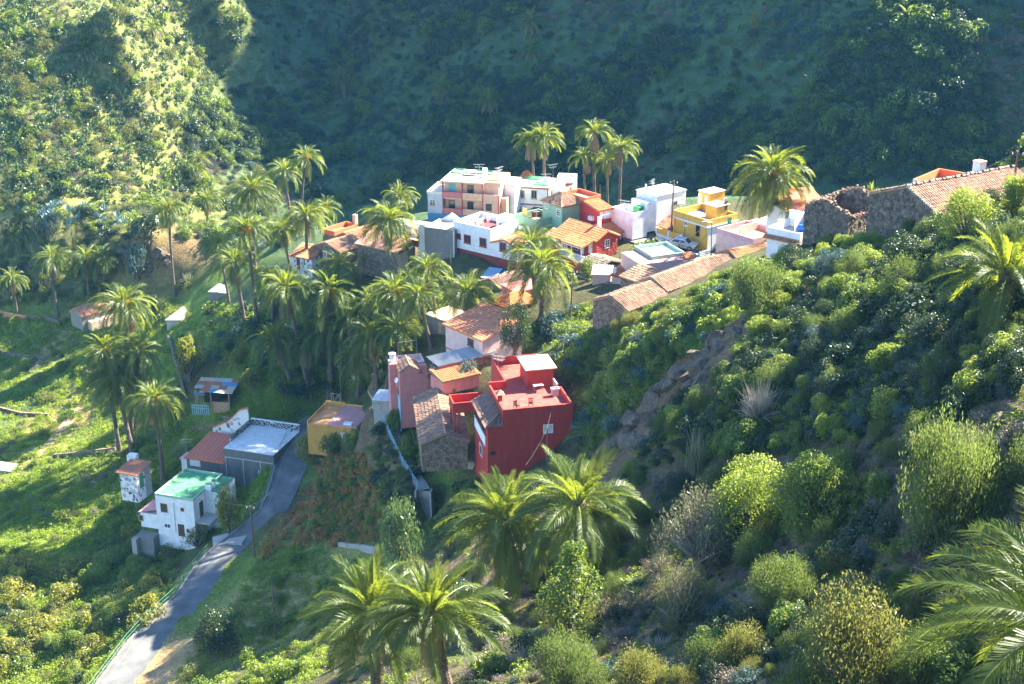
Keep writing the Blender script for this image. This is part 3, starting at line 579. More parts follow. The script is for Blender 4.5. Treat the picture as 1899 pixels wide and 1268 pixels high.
def b_green():
    h = House('green_house', 1, 1248, 668, 200.1, 38, 'pale green house with a hipped tile roof and walled terrace')
    h.box('wall', 'green_plaster', 0, 3.7, 0, 4.3, -6, 0)
    e, t, ap = .3, .02, (1.85, 2.15, 1.45)
    P = [(-e, -e, 0), (3.7 + e, -e, 0), (3.7 + e, 4.3 + e, 0), (-e, 4.3 + e, 0)]
    for k in range(4):
        a, b_ = P[k], P[(k + 1) % 4]; h.tiles(a, b_, tuple(ap[i] + (b_[i] - ap[i]) * .03 for i in range(3)), tuple(ap[i] + (a[i] - ap[i]) * .03 for i in range(3)), 'tile_old', pitch=.3)
    mb = MB()
    for p in P: mb.tube(p, ap, .11, None, 6)
    mb.build('ridge_tiles', 'tile_terracotta', h.root, 'stuff')
    h.win('l', 0, (1133, 640, 1156, 682), 'white_paint', 'glass', 2, 3); h.win('l', 0, (1211, 680, 1236, 732), 'white_paint', 'glass', 2, 3)
    zt = -2.0; u, v = h.up(1075, 760, zt)
    h.box('terrace_wall', 'green_plaster', u, u + 4.1, v, v + 4.6, -7, zt - .85); h.parapet(u, u + 4.1, v, v + 4.6, zt - .85, .85, 'green_plaster', 'terracotta_deck', .15)
    h.box('terrace_room', 'green_plaster', u + 4.11, u + 5.2, v + .6, v + 4, -7, zt - .3)
    h.box('loggia_shade', 'opening_shade', u - .02, u + .2, v + 1.0, v + 4.0, zt - 3.4, zt - 1.6); h.box('loggia_lining', 'white_plaster', u - .03, u - .022, v + 2.0, v + 4.0, zt - 3.4, zt - 1.6)  # black panel paints in the loggia's inner shade, no recess is cut
    h.box('hanging_cloth', 'cloth_yellow', u + .4, u + .44, v + 2.6, v + 3.6, zt - .1, zt + 1.0)
    mb = MB()
    for a, b_ in ((.5, .6), (.5, 3.9), (3.4, .6)): mb.tube((u + a, v + b_, zt - .85), (u + a, v + b_, zt + 1.0), .03, None, 5)
    mb.tube((u + .5, v + .6, zt + 1), (u + .5, v + 3.9, zt + 1), .025, None, 5); mb.tube((u + .5, v + .6, zt + 1), (u + 3.4, v + .6, zt + 1), .025, None, 5); mb.build('drying_rack', 'grey_metal', h.root)
    h.box('cabinet', 'brown_wood', u + 2.6, u + 3.6, v + 3.6, v + 4.3, zt - .83, zt - .1)
b_green()
def b_red_village():
    h = House('red_house', 1, 1478, 893, 192.6, 40, 'red village house with orange tile roofs, stone-studded gable and white balcony')
    W, L_, rz = 4.0, 7.4, .95
    h.box('wall', 'red_plaster', 0, W, 0, L_, -5, 0); h.gable(0, W, 0, L_, 0, rz, 'v', 'tile_orange', 'red_plaster', .25, 'tile_terracotta')
    h.stones('f', 0, .15, W - .1, -3.2, .7, .42, 'red_stones', lambda a: rz * (1 - abs(a - 2) / 2), .05, .55)
    h.tiles((-2.3, .3, -.75), (-2.3, 4.6, -.75), (-.25, 4.6, -.12), (-.25, .1, -.12), 'tile_orange'); h.box('porch_beam', 'white_paint', -2.2, -2.08, .4, 4.5, -1.02, -.89)
    h.box('front_room', 'red_plaster', -1.5, -.004, 4.65, 8.2, -5, -.75); h.tiles((-1.85, 4.62, -.78), (-1.85, 8.4, -.78), (-.2, 8.4, -.1), (-.2, 4.62, -.1), 'tile_orange')
    for r in ((1245, 885, 1283, 950), (1180, 865, 1222, 925)): h.win('l', -1.5, r, 'white_paint', 'glass', 2, 3)
    h.win('l', 0, (1325, 925, 1357, 962), 'white_paint', 'glass', 2, 2); h.door('l', 0, (1372, 918, 1396, 985), 'white_paint'); h.door('l', 0, (1428, 905, 1452, 985), 'white_paint')
    h.win('f', 0, (1536, 888, 1568, 946), 'white_paint', 'glass', 2, 3)
    h.box('balcony_slab', 'cream_deck', -2.5, -.02, -.5, 4.7, -2.85, -2.7); h.box('balcony_base', 'red_plaster', -2.3, -.02, -.3, 4.6, -5.5, -2.86)
    mb = MB()
    def rail(a, b_):
        n = int((Vector(b_) - Vector(a)).length / .2); mb.tube(Vector(a) + Vector((0, 0, .85)), Vector(b_) + Vector((0, 0, .85)), .07, None, 4); mb.tube(Vector(a) + Vector((0, 0, .06)), Vector(b_) + Vector((0, 0, .06)), .06, None, 4)
        for k in range(n + 1): p = Vector(a).lerp(Vector(b_), k / n); mb.tube(p + Vector((0, 0, .06)), p + Vector((0, 0, .85)), .05, .035, 5)
    rail((-2.4, -.4, -2.7), (-2.4, 4.6, -2.7)); rail((-2.4, -.4, -2.7), (-.1, -.4, -2.7)); mb.build('balustrade', 'white_paint', h.root)
    for v in (.5, 2.5, 4.4): h.box('porch_post', 'white_paint', -2.2, -2.08, v, v + .12, -2.7, -.9)
    h.box('chimney', 'white_plain', 2.6, 3.0, 2.2, 2.6, .5, 2.2)
b_red_stones = islandmat('red_stones', [(0.16, 0.03, 0.028), (0.34, 0.07, 0.05), (0.48, 0.18, 0.13), (0.40, 0.05, 0.04)])
b_red_village()
def b_red_annex():
    h = House('red_annex', 1, 1497, 695, 199.0, 40, 'tall red annex with terracotta roof terrace and sloping orange tile roof')
    h.box('wall', 'red_plaster', 0, 2.4, 0, 3, -5, -.02); h.tiles((-.2, -.25, -.06), (2.6, -.25, -.06), (2.6, 3.0, .75), (-.2, 3.0, .75), 'tile_orange')
    MB().add([(.002, .002, -.02), (.002, 2.98, -.02), (.002, 2.98, .6)], [(0, 1, 2)]).build('wall_wedge', 'red_plaster', h.root)
    h.win('f', 0, (1502, 700, 1524, 752), 'white_paint', 'cloth_white', 2, 2); h.win('f', 0, (1530, 690, 1578, 745), 'white_paint', 'cloth_white', 3, 2)
    h.box('terrace_block', 'red_plaster', .3, 3.2, 3.02, 7.6, -5, .6); h.parapet(.3, 3.2, 3.02, 7.6, .6, .55, 'orange_paint', 'terracotta_deck', .14)
    h.box('air_conditioner', 'white_paint', -.5, -.02, .9, 1.7, -1.6, -1.0)
    u, v = h.up(1640, 842, -2.9)
    h.tiles((u - 2.2, v - .1, -2.9), (u + 1.4, v - .1, -2.9), (u + 1.4, v + 3.0, -2.0), (u - 2.2, v + 3.0, -2.0), 'tile_orange'); h.box('porch_wall', 'red_plaster', u - 1.7, u + 1.0, v + .2, v + 2.8, -6, -2.93)
    h.win('f', v + .2, (1640, 848, 1662, 893), 'white_paint', 'glass', 2, 3); h.door('f', v + .2, (1636, 905, 1664, 962), 'pale_pink_plaster')
    mb = MB()
    for k in range(11): mb.tube((k * .24, -.3, -1.0 - .001), (k * .24, -.3, -.2 - 1.0 + .85 - .3), .03, None, 4)
    mb.tube((0, -.3, -.65), (2.4, -.3, -.65), .04, None, 4); mb.build('railing', 'white_paint', h.root)
    h.box('garden_wall', 'maroon_paint', u + 1.05, u + 6.0, v - .4, v - .2, -6.5, -3.9)
b_red_annex()
def b_white_red():
    h = House('white_house', 1, 512, 768, 201.2, -38, 'white house with maroon base and red-framed square windows, cluttered roof terrace')
    x = h.on('f', 0, 765, 850)[0]; x2 = x + 4.6
    h.box('wall', 'white_plaster', 0, x, 0, 6.2, -3.7, -.85); h.parapet(0, x, 0, 6.2, -.85, .95, 'white_plaster', 'maroon_paint', .16)
    h.box('base_wall', 'maroon_paint', -.02, x2 + .02, -.02, 6.2, -6.2, -3.7); h.box('gable_block', 'white_plaster', x, x2, .003, 6.2, -3.7, -1.75)
    h.gable(x + .02, x2, 0.02, 6.2, -1.75, .75, 'v', 'tile_terracotta', 'white_plaster', .12)
    for r in ((530, 846, 564, 882), (585, 857, 631, 914), (690, 878, 737, 938), (825, 908, 871, 970)): h.win('f', 0, r, 'red_trim', 'glass', 2, 1, .13, 'red_trim')
    rn = random.Random(4)
    for k in range(16): u, v = rn.uniform(.5, x - .5), rn.uniform(.6, 5.5); MB().tube((u, v, -.83), (u, v, -.83 + rn.uniform(.3, .9)), rn.uniform(.12, .25), rn.uniform(.1, .25), 8).build('flower_pot', rn.choice(['white_paint', 'red_trim', 'concrete', 'terracotta_deck']), h.root)
    h.box('stair_hut', 'white_plain', x - 2.2, x - .3, 4.0, 6.0, -.83, .75); h.box('planter', 'white_plaster', 1.2, 1.8, 1.0, 4.2, -.83, -.25)
b_white_red()
def b_grey_block():
    h = House('block_building', 1, 317, 805, 202.2, -24, 'grey concrete-block building with a flat tan roof', 'building')
    h.box('wall', 'grey_block', 0, 4.6, 0, 4.6, -5, 0); h.box('roof_deck', 'tan_deck', .02, 4.58, .02, 4.58, .001, .05)
    MB().add([(0.4, 4.0, .05), (4.2, 4.0, .05), (2.2, 4.0, 1.2), (.4, 4.5, .05), (4.2, 4.5, .05), (2.2, 4.5, 1.2)], [(0, 1, 2), (5, 4, 3), (0, 3, 4, 1), (1, 4, 5, 2), (2, 5, 3, 0)]).build('gable_wall', 'white_plain', h.root)
    h.box('side_wall', 'white_plain', -1.5, -.01, 1.0, 1.4, -5, .0); h.box('pilaster', 'white_plain', 4.55, 4.63, -.03, .2, -5, -.01)
b_grey_block()
def b_turq():
    h = House('terrace_pool', 1, 400, 778, 209.7, -24, 'white walled roof terrace with a turquoise floor beside the apartment house', 'terrace')
    h.box('wall', 'white_plaster', -6.6, 0, -2.6, 0, -5, -.95); h.parapet(-6.6, 0, -2.6, 0, -.95, .95, 'white_plain', 'turquoise_deck', .2)
    h.box('lower_wall', 'pale_pink_plaster', -5.5, -1.6, -3.6, -2.62, -5, -1.3)
b_turq()
def b_white_back():
    h = House('white_villa', 2, 615, 600, 200, 38, 'white flat-roofed house with a green tank on its stepped terrace')
    h.box('wall', 'white_plain', 0, 5.6, 0, 4.2, -5, 0); h.box('roof_deck', 'white_deck', -.08, 5.7, -.08, 4.3, .001, .14)
    h.box('stair_block', 'white_plaster', -1.5, -.02, .4, 3.6, -5, -.75); h.parapet(-4.3, -1.52, .2, 4.6, -2.5, .8, 'white_plain', 'white_deck', .15); h.box('lower_wall', 'white_plaster', -4.3, -1.52, .2, 4.6, -5.5, -2.5)
    h.box('water_tank', 'green_plastic', -2.6, -1.75, .8, 2.0, -2.48, -1.3)
    u, v = h.up(500, 706, -2.7)
    h.box('front_wall', 'pale_pink_plaster', u, u + 2.4, v, v + 4.0, -6.6, -2.7); h.box('cornice', 'brown_trim', u - .06, u + 2.45, v - .06, v + 4.05, -2.7, -2.58)
    h.win('l', u, (402, 732, 445, 785), 'white_paint', 'brown_wood', 2, 1); h.door('l', u, (468, 752, 497, 835), 'brown_wood', 'brown_trim'); h.win('f', 0, (725, 628, 750, 660), 'grey_metal', 'glass', 2)
    antenna(h.root, (1.9, 3, .1), 1.4, .6); antenna(h.root, (-3.4, 3, -2.4), 1.8, 1.9); MB().tube((.8, 3.2, .1), (.8, 3.2, 1.0), .12, None, 8).build('vent_pipe', 'white_paint', h.root)
b_white_back()
def b_small_stone():
    h = House('stone_cottage', 2, 700, 810, 200.1, 38, 'low stone cottage with terracotta tile roof beside the parked car')
    h.box('wall', 'stone_wall', -.2, 4.0, 0, 5.5, -3.2, 0); h.stones('l', -.2, .1, 5.4, -2.4, -.1, .4); h.tiles((-.55, -.2, -.08), (-.55, 5.7, -.08), (2.2, 5.7, .95), (2.2, -.2, .95), 'tile_terracotta')
    h.tiles((4.3, -.2, -.1), (4.3, 5.7, -.1), (2.2, 5.7, .95), (2.2, -.2, .95), 'tile_terracotta')
b_small_stone()
def b_yellow():
    h = House('yellow_house', 2, 960, 760, 194.7, 38, 'yellow house with grey roof terrace, rooftop rooms and white side wall')
    W, L_ = 5.6, 6.7
    h.box('wall', 'yellow_plaster', 0, W, 0.03, L_, -5.2, -1.05); h.box('cornice', 'white_plain', -.2, W + .15, -.18, L_ + .15, -1.05, -.88); h.parapet(-.05, W, -.05, L_, -.88, .9, 'yellow_plaster', 'grey_deck', .16)
    h.box('side_wall', 'white_plaster', .05, 4.2, -.06, .028, -6, -1.06); h.win('f', -.06, (1062, 862, 1087, 900), 'brown_trim', 'glass', 1)
    h.box('side_wing', 'pale_blue_paint', 4.22, 6.2, -.9, .02, -6, -1.4); h.door('f', -.9, (1090, 738, 1116, 812), 'green_deck')
    for r in ((800, 745, 821, 795),): h.win('l', 0, r, 'white_paint', 'glass', 2, 2, sill='white_plain')
    h.door('l', 0, (877, 775, 905, 868), 'opening_shade', 'yellow_plaster')
    for v in (.3, 2.6, 4.4, 6.3): h.box('pilaster', 'yellow_plaster', -.08, -.002, v, v + .25, -4.8, -1.06)
    h.box('terrace_base', 'white_plaster', -1.9, -.1, 3.2, 8.0, -6, -3.3); h.box('terrace_parapet', 'yellow_plaster', -1.85, -1.65, 3.2, 8.0, -3.3, -2.5)
    for v in (3.1, 5.5, 7.9): h.box('terrace_pier', 'white_plain', -1.95, -1.6, v, v + .22, -3.3, -2.42)
    h.box('stair_wall', 'pale_blue_paint', -2.2, -1.9, -.4, 1.6, -6, -4.3); h.box('stair_wall', 'white_plaster', -1.9, 0, -.6, -.4, -6, -4.0)
    u, v = h.up(893, 648, -.86)
    h.box('rooftop_room', 'yellow_plaster', u, u + 3.0, v - 2.2, v, -.86, 1.05); h.box('roof_slab', 'cream_deck', u - .12, u + 3.1, v - 2.3, v + .1, 1.05, 1.15)
    u2 = 3.0
    h.box('rooftop_room', 'yellow_plaster', 3.1, 5.4, 1.5, 3.6, -.86, 1.0); h.box('roof_slab', 'white_deck', 2.9, 5.5, 1.3, 3.7, 1.0, 1.1)
    h.door('l', u, (893, 578, 915, 645), 'white_paint'); h.door('l', u, (937, 592, 958, 656), 'white_paint'); h.door('f', 1.5, (1072, 628, 1090, 690), 'brown_wood')
    MB().tube((5.0, 1.8, 1.1), (5.0, 1.8, 1.9), .25, None, 10).build('water_tank', 'grey_metal', h.root)
b_yellow()
def b_pink_terr():
    h = House('pink_terrace_house', 2, 1345, 870, 186.6, 38, 'pink house with terracotta terrace between the yellow and white houses')
    h.box('wall', 'pale_pink_plaster', -2.2, 3.5, 0, 6.5, -4, -.6); h.parapet(-2.2, 3.5, 0, 6.5, -.6, .7, 'pink_pale_wall', 'terracotta_deck', .16)
    h.box('inner_wall', 'pale_pink_plaster', -.3, 3.3, 4.2, 4.35, -.6, .5); h.box('upper_wall', 'pale_pink_plaster', 3.52, 7, 1, 6, -4, .2)
wallmat('pink_pale_wall', (0.64, 0.36, 0.38)); b_pink_terr()
def b_barrel():
    h = House('white_flat_house', 2, 1585, 850, 164.3, -40, 'white house with a blue barrel on its walled roof and a tiled ledge')
    x0 = h.on('f', 0, 1365, 745)[0]
    h.box('wall', 'white_plaster', x0, 0, 0, 5.0, -5, -.9); h.parapet(x0, 0, 0, 5.0, -.9, .9, 'white_plaster', 'grey_deck', .16)
    h.box('inner_wall', 'white_plain', x0, 0, 4.85, 5.05, -.9, 1.0); h.box('inner_wall', 'white_plain', x0 + 1.8, x0 + 1.95, 3.0, 4.84, -.9, 1.0)
    h.tiles((x0 - .3, -.5, -1.15), (.2, -.5, -1.15), (.2, 0, -.85), (x0 - .3, 0, -.85), 'tile_terracotta')
    b_ = MB().tube((x0 + 2.2, 3.4, -.45), (x0 + 3.5, 3.8, -.45), .42, None, 14).build('barrel', 'blue_plastic', h.root, smooth=False)
    h.box('chimney', 'white_plain', x0 + .4, x0 + .9, 1.6, 2.1, -.9, .4); h.box('chimney_cap', 'terracotta_deck', x0 + .3, x0 + 1.0, 1.5, 2.2, .45, .55)
    MB().tube((-.4, 2.2, -.9), (-.4, 2.2, 1.1), .05, None, 6).build('post', 'maroon_paint', h.root)
b_barrel()
def b_redroof():
    h = House('red_roof_house', 2, 1485, 690, 179.8, 20, 'house with a plain red sheet roof behind the walled white roof')
    h.box('wall', 'white_plaster', 0, 6, 0, 4.5, -4, -.15); h.sheet((-.1, -.2, -.1), (6.2, -.2, -.1), (6.2, 4.6, 1.3), (.9, 4.6, 1.3), 'sheet_red', .3, .03)
b_redroof()
def b_pink_flat():
    h = House('pink_flat_house', 2, 500, 1150, 178.1, 22, 'pale pink house with flat white roof and green parapet')
    zt = h.on('f', 0, 500, 1062)[1]
    h.box('wall', 'pale_pink_plaster', 0, 7.0, 0, 5.5, -3, zt); h.box('roof_deck', 'pink_deck', -.02, 7.02, -.02, 5.52, zt, zt + .06)
    u, v = h.up(770, 1060, zt + .5); h.parapet(2.2, 6.9, 1.2, 6.2, zt + .06, .45, 'pale_green_wall', 'white_deck', .16)
    h.tiles((6.2, -.3, zt + .1), (7.6, -.3, zt + .1), (7.6, 1.0, zt + .55), (6.2, 1.0, zt + .55), 'tile_orange')
wallmat('pink_deck', (0.60, 0.27, 0.25)); wallmat('pale_green_wall', (0.30, 0.48, 0.36)); b_pink_flat()
def b_long_tile():
    h = House('tile_roof_house', 2, 1062, 1078, 171.2, 30, 'long low house with lichen-stained terracotta roof below the street')
    h.box('wall', 'stone_wall', -2.6, 9.5, .2, 4.2, -4, -.05); h.gable(-2.6, 2.2, .1, 4.2, -.05, .8, 'u', 'tile_old', 'stone_wall'); h.gable(2.6, 9.5, .1, 4.4, .25, .95, 'u', 'tile_lichen', 'terracotta_deck')
b_long_tile()
def b_stone_house():
    h = House('stone_barn', 4, 1695, 715, 157, 46, 'stone barn with two long weathered tile roofs on the slope above the red block house')
    h.box('wall', 'stone_wall', 0, 7, 0, 5.1, -5, 0); h.gable(0, 7, 0, 5.1, 0, 1.15, 'u', 'tile_old', 'stone_wall', .18, 'tile_old', .035)
    h.stones('l', 0, .1, 5.0, -4, 1.0, .4, 'wall_stone', lambda a: 1.15 * (1 - abs(a - 2.55) / 2.55)); h.stones('f', 0, .1, 6.9, -4, -.1, .4)
    h.box('rear_wall', 'stone_wall', 7.4, 16.5, .4, 5.0, -5, .35); h.gable(7.4, 16.5, .4, 5.0, .35, 1.15, 'u', 'tile_old', 'stone_wall', .18, 'tile_old', .035)
b_stone_house()
def b_small_roofs():
    h = House('small_tile_house', 4, 1600, 475, 181.3, -35, 'small house with a bright orange sloping tile roof between sheds')
    h.box('wall', 'pale_pink_plaster', -.3, 3.4, 0, 3.0, -3.2, -.02); h.tiles((-.5, -.3, -.02), (3.6, -.3, -.02), (3.6, 3.1, 1.0), (-.5, 3.1, 1.0), 'tile_orange')
    h.box('chimney', 'white_plain', -.3, .1, .1, .5, 0, .9)
    h = House('sheet_roof_shed', 4, 1455, 465, 182.5, -8, 'little white shed with pale corrugated roof')
    h.box('wall', 'pale_pink_plaster', 0, 2.3, 0, 2.2, -1.9, -.06); h.sheet((-.2, -.2, 0), (2.5, -.2, 0), (2.5, 2.4, .5), (-.2, 2.4, .5), 'sheet_pink', .22)
    h = House('old_tile_house', 4, 1770, 525, 172.8, -50, 'low house with old patched tile roof beside the pink flat roof')
    h.box('wall', 'stone_wall', -3.2, 0, 0, 3.4, -3, -.05); h.tiles((-3.4, -.2, 0), (.2, -.2, 0), (.2, 3.5, .9), (-3.4, 3.5, .9), 'tile_old', jit=.03)
    h = House('rubble_ruin', 4, 1490, 430, 188.3, 40, 'heap-roofed stone ruin below the white balustrade balcony')
    h.box('wall', 'stone_wall', 0, 4.5, 0, 3.4, -3, -.1); h.tiles((-.2, -.2, 0), (-.2, 3.6, 0), (2.2, 3.6, .7), (2.2, -.2, .7), 'loose_stone', jit=.07); h.tiles((4.6, -.2, 0), (4.6, 3.6, 0), (2.2, 3.6, .7), (2.2, -.2, .7), 'tile_old', jit=.05)
islandmat('sheet_pink', [(0.62, 0.42, 0.36), (0.70, 0.60, 0.55)], lich=(0.5, 0.28, 0.22)); b_small_roofs()
def b_orange_hip():
    h = House('hip_roof_house', 4, 910, 705, 179.2, 46, 'house with a bright orange hipped tile roof behind the dark tree')
    u1, v1 = 4.8, 4.0; z = 0; A, B, C, D = (-.2, -.2, z), (u1, -.2, z), (u1, v1, z), (-.2, v1, z); r1, r2 = (1.6, 1.9, 1.3), (3.4, 1.9, 1.3)
    h.box('wall', 'ochre_plaster', 0, u1 - .2, 0, v1 - .2, -3.5, -.02)
    h.tiles(A, B, r2, r1, 'tile_orange'); h.tiles(D, C, r2, r1, 'tile_orange'); h.tiles(A, D, r1, tuple(r1[i] + (A[i] - r1[i]) * .02 for i in range(3)), 'tile_orange'); h.tiles(B, C, r2, tuple(r2[i] + (B[i] - r2[i]) * .02 for i in range(3)), 'tile_orange')
    mb = MB()
    for a, b_ in ((A, r1), (B, r2), (C, r2), (D, r1), (r1, r2)): mb.tube(a, b_, .1, None, 6)
    mb.build('ridge_tiles', 'tile_orange', h.root, 'stuff')
    h = House('rubble_roof_barn', 4, 840, 570, 189.0, 44, 'barn with dark rubble-tiled roof below the maroon wall base')
    h.box('wall', 'stone_wall', 0, 5.5, 0, 4.6, -3.5, -.05); h.gable(0, 5.5, 0, 4.6, -.05, .9, 'u', 'tile_dark', 'stone_wall', .15, 'tile_dark', .06)
    h = House('red_sheet_shed', 4, 930, 590, 183.0, 30, 'shed with a dull red flat roof behind the orange hipped roof')
    h.box('wall', 'pink_plaster', 0, 4.6, 0, 3.4, -3, -.02); h.box('roof_slab', 'pink_trim', -.15, 4.8, -.2, 3.6, -.019, .1)
    h = House('blue_sheet_shed', 4, 700, 470, 194.0, -25, 'two blue sheet-metal lean-to roofs below the white house', 'shed')
    for k in range(2): h.sheet((k * 2.3, -.2, -.3 - k * .2), (k * 2.3 + 2.1, -.2, -.3 - k * .2), (k * 2.3 + 2.1, 2.6, .35 - k * .2), (k * 2.3, 2.6, .35 - k * .2), 'sheet_blue')
    h.box('wall', 'grey_block', .1, 4.2, .1, 2.4, -2.6, -.6)
b_orange_hip()
def b_big_pink():
    h = House('pink_gable_house', 4, 708, 915, 168, -50, 'large pale pink house with a broad red-brown tile roof and brown window')
    L_ = -h.on('f', 0, 455, 800)[0]; w = 6.2
    h.box('wall', 'pale_pink_plaster', -L_, -.1, .1, w, -4.2, -.08); h.tiles((-L_ - .2, -.2, 0), (.15, -.2, 0), (.15, w + .1, 1.35), (-L_ - .2, w + .1, 1.35), 'tile_red', .3, .4, .008)
    MB().add([(-.102, .1, -.08), (-.102, w, -.08), (-.102, w, 1.2), (-.25, .1, -.08), (-.25, w, -.08), (-.25, w, 1.2)], [(0, 1, 2), (5, 4, 3), (0, 3, 4, 1), (1, 4, 5, 2), (2, 5, 3, 0)]).build('gable_wall', 'pale_pink_plaster', h.root)
    h.win('f', .1, (610, 903, 650, 950), 'brown_wood', 'glass', 1, 1, .16, 'brown_trim'); h.box('string_course', 'brown_trim', -L_ - .03, -.07, .06, .2, -3.1, -2.98); h.box('eave_trim', 'tile_orange', -L_ - .25, .18, -.26, -.2, -.12, .1)
    h = House('tan_roof_store', 4, 330, 740, 185.6, -45, 'low grey store with flat tan roof behind the palm trunks', 'shed')
    h.box('wall', 'grey_block', 0, 5.5, 0, 4.0, -3.2, 0); h.box('roof_slab', 'tan_deck', -.15, 5.6, -.15, 4.1, .001, .14); h.door('f', 0, (410, 795, 435, 870), 'timber')
    h = House('carport', 4, 440, 1085, 166, 32, 'carport with corrugated grey sheet roof on a red base wall', 'carport')
    h.sheet((-.6, 0, 0), (7.6, 0, 0), (7.0, 2.6, .5), (-.9, 2.4, .5), 'sheet_metal', .22, .05); h.box('fascia', 'red_trim', -.6, 7.4, -.02, .1, -.3, -.08); h.box('wall', 'stone_wall', -.4, 7.2, .3, 2.2, -3, -.5)
    for u in (0, 3.4, 6.8): MB().tube((u, 2.3, -2.5), (u, 2.3, .4), .06, None, 6).build('post', 'grey_metal', h.root)
    h = House('lichen_roof_house', 4, 475, 1190, 164, 32, 'low roof orange with lichen beside the corrugated carport')
    h.box('wall', 'pink_plaster', -.6, 4.2, 0, 3.0, -1.6, -.1); h.tiles((-.8, -.2, 0), (4.4, -.2, 0), (4.4, 3.1, .5), (-.8, 3.1, .5), 'tile_lichen', jit=.03)
b_big_pink()
def b_pink():
    h = House('pink_tower_house', 5, 303, 555, 172, 13, 'tall salmon-pink house with a little tiled gable, white chimney pot and blue base')
    h.box('wall', 'pink_plaster', 0, 3.4, 0, 3.4, -3, 3.9); h.box('upper_wall', 'pink_plaster', 0.01, 2.4, 0.01, 3.0, 3.9, 4.4); h.gable(0, 2.4, 0, 3.0, 4.4, .75, 'v', 'tile_old', 'pink_plaster', .08, 'tile_old')
    h.box('tower', 'pink_plaster', -.9, -.01, 1.9, 3.6, -3, 4.7); MB().tube((-.45, 2.8, 4.7), (-.45, 2.8, 5.6), .36, .33, 14).build('chimney_pot', 'white_plaster', h.root); MB().tube((-.45, 2.8, 5.6), (-.45, 2.8, 5.75), .45, None, 14).build('chimney_cap', 'cream_deck', h.root)
    h.box('rear_wall', 'pink_plaster', 0.4, 3.6, 3.42, 6.2, -3, 3.4); h.parapet(.4, 3.6, 3.42, 6.2, 3.4, .7, 'pale_pink_plaster', 'white_deck', .16); h.box('chimney', 'pink_plaster', 2.7, 3.3, .3, .8, 3.9, 4.9)
    h.box('side_wing', 'pink_plaster', 3.41, 5.2, 0.1, 4.0, -3, 1.7); h.parapet(3.41, 5.2, .1, 4.0, 1.7, .6, 'pink_plaster', 'terracotta_deck', .15)
    h.box('base_wall', 'pale_blue_paint', -.06, -.003, -.05, 1.89, -3.4, .9); h.win('l', 0, (273, 430, 291, 490), 'brown_trim', 'glass', 1, 2); dish(h.root, (-.3, .9, 3.0), .35, 3.6)
    mb = MB(); mb.tube((.6, 5, 4.3), (.6, 5, 6.2), .03, None, 4); mb.tube((3, 5.5, 4.3), (3, 5.5, 6.2), .03, None, 4); mb.tube((.6, 5, 6.2), (3, 5.5, 6.2), .03, None, 4); mb.build('pipe_frame', 'grey_metal', h.root)
    h = House('concrete_store', 5, 120, 600, 177, -10, 'small concrete store with pale flat roof next to the salmon-pink house', 'shed')
    h.box('wall', 'concrete', 0, 2.3, 0, 3, -3, 1.7); h.box('roof_slab', 'white_deck', -.12, 2.4, -.12, 3.1, 1.7, 1.85); h.door('f', 0, (150, 545, 165, 590), 'grey_metal')
    h = House('long_tile_barn', 5, 605, 742, 154, 97, 'long narrow barn with a rough old tile roof below the salmon-pink house')
    h.box('wall', 'stone_wall', .1, 12.6, -2.4, 2.6, -4.5, -1.15); L_ = 12.8
    h.tiles((-.1, 2.8, -1.15), (L_, 2.8, -1.15), (L_, 0, 0), (-.1, 0, 0), 'tile_old', jit=.05); h.tiles((-.1, -2.6, -1.15), (L_, -2.6, -1.15), (L_, 0, 0), (-.1, 0, 0), 'tile_old', jit=.05)
    MB().add([(.1, -2.4, -1.15), (.1, 2.6, -1.15), (.1, 0, -.1), (.3, -2.4, -1.15), (.3, 2.6, -1.15), (.3, 0, -.1)], [(0, 1, 2), (5, 4, 3), (0, 3, 4, 1), (1, 4, 5, 2), (2, 5, 3, 0)]).build('gable_wall', 'stone_wall', h.root)
    mb = MB()
    for k in range(24): mb.tube((-.1 + k * .537, 0, .04), (-.1 + (k + 1) * .537, 0, .07), .13, .1, 6)
    mb.build('ridge_tiles', 'tile_terracotta', h.root, 'stuff')
b_pink()
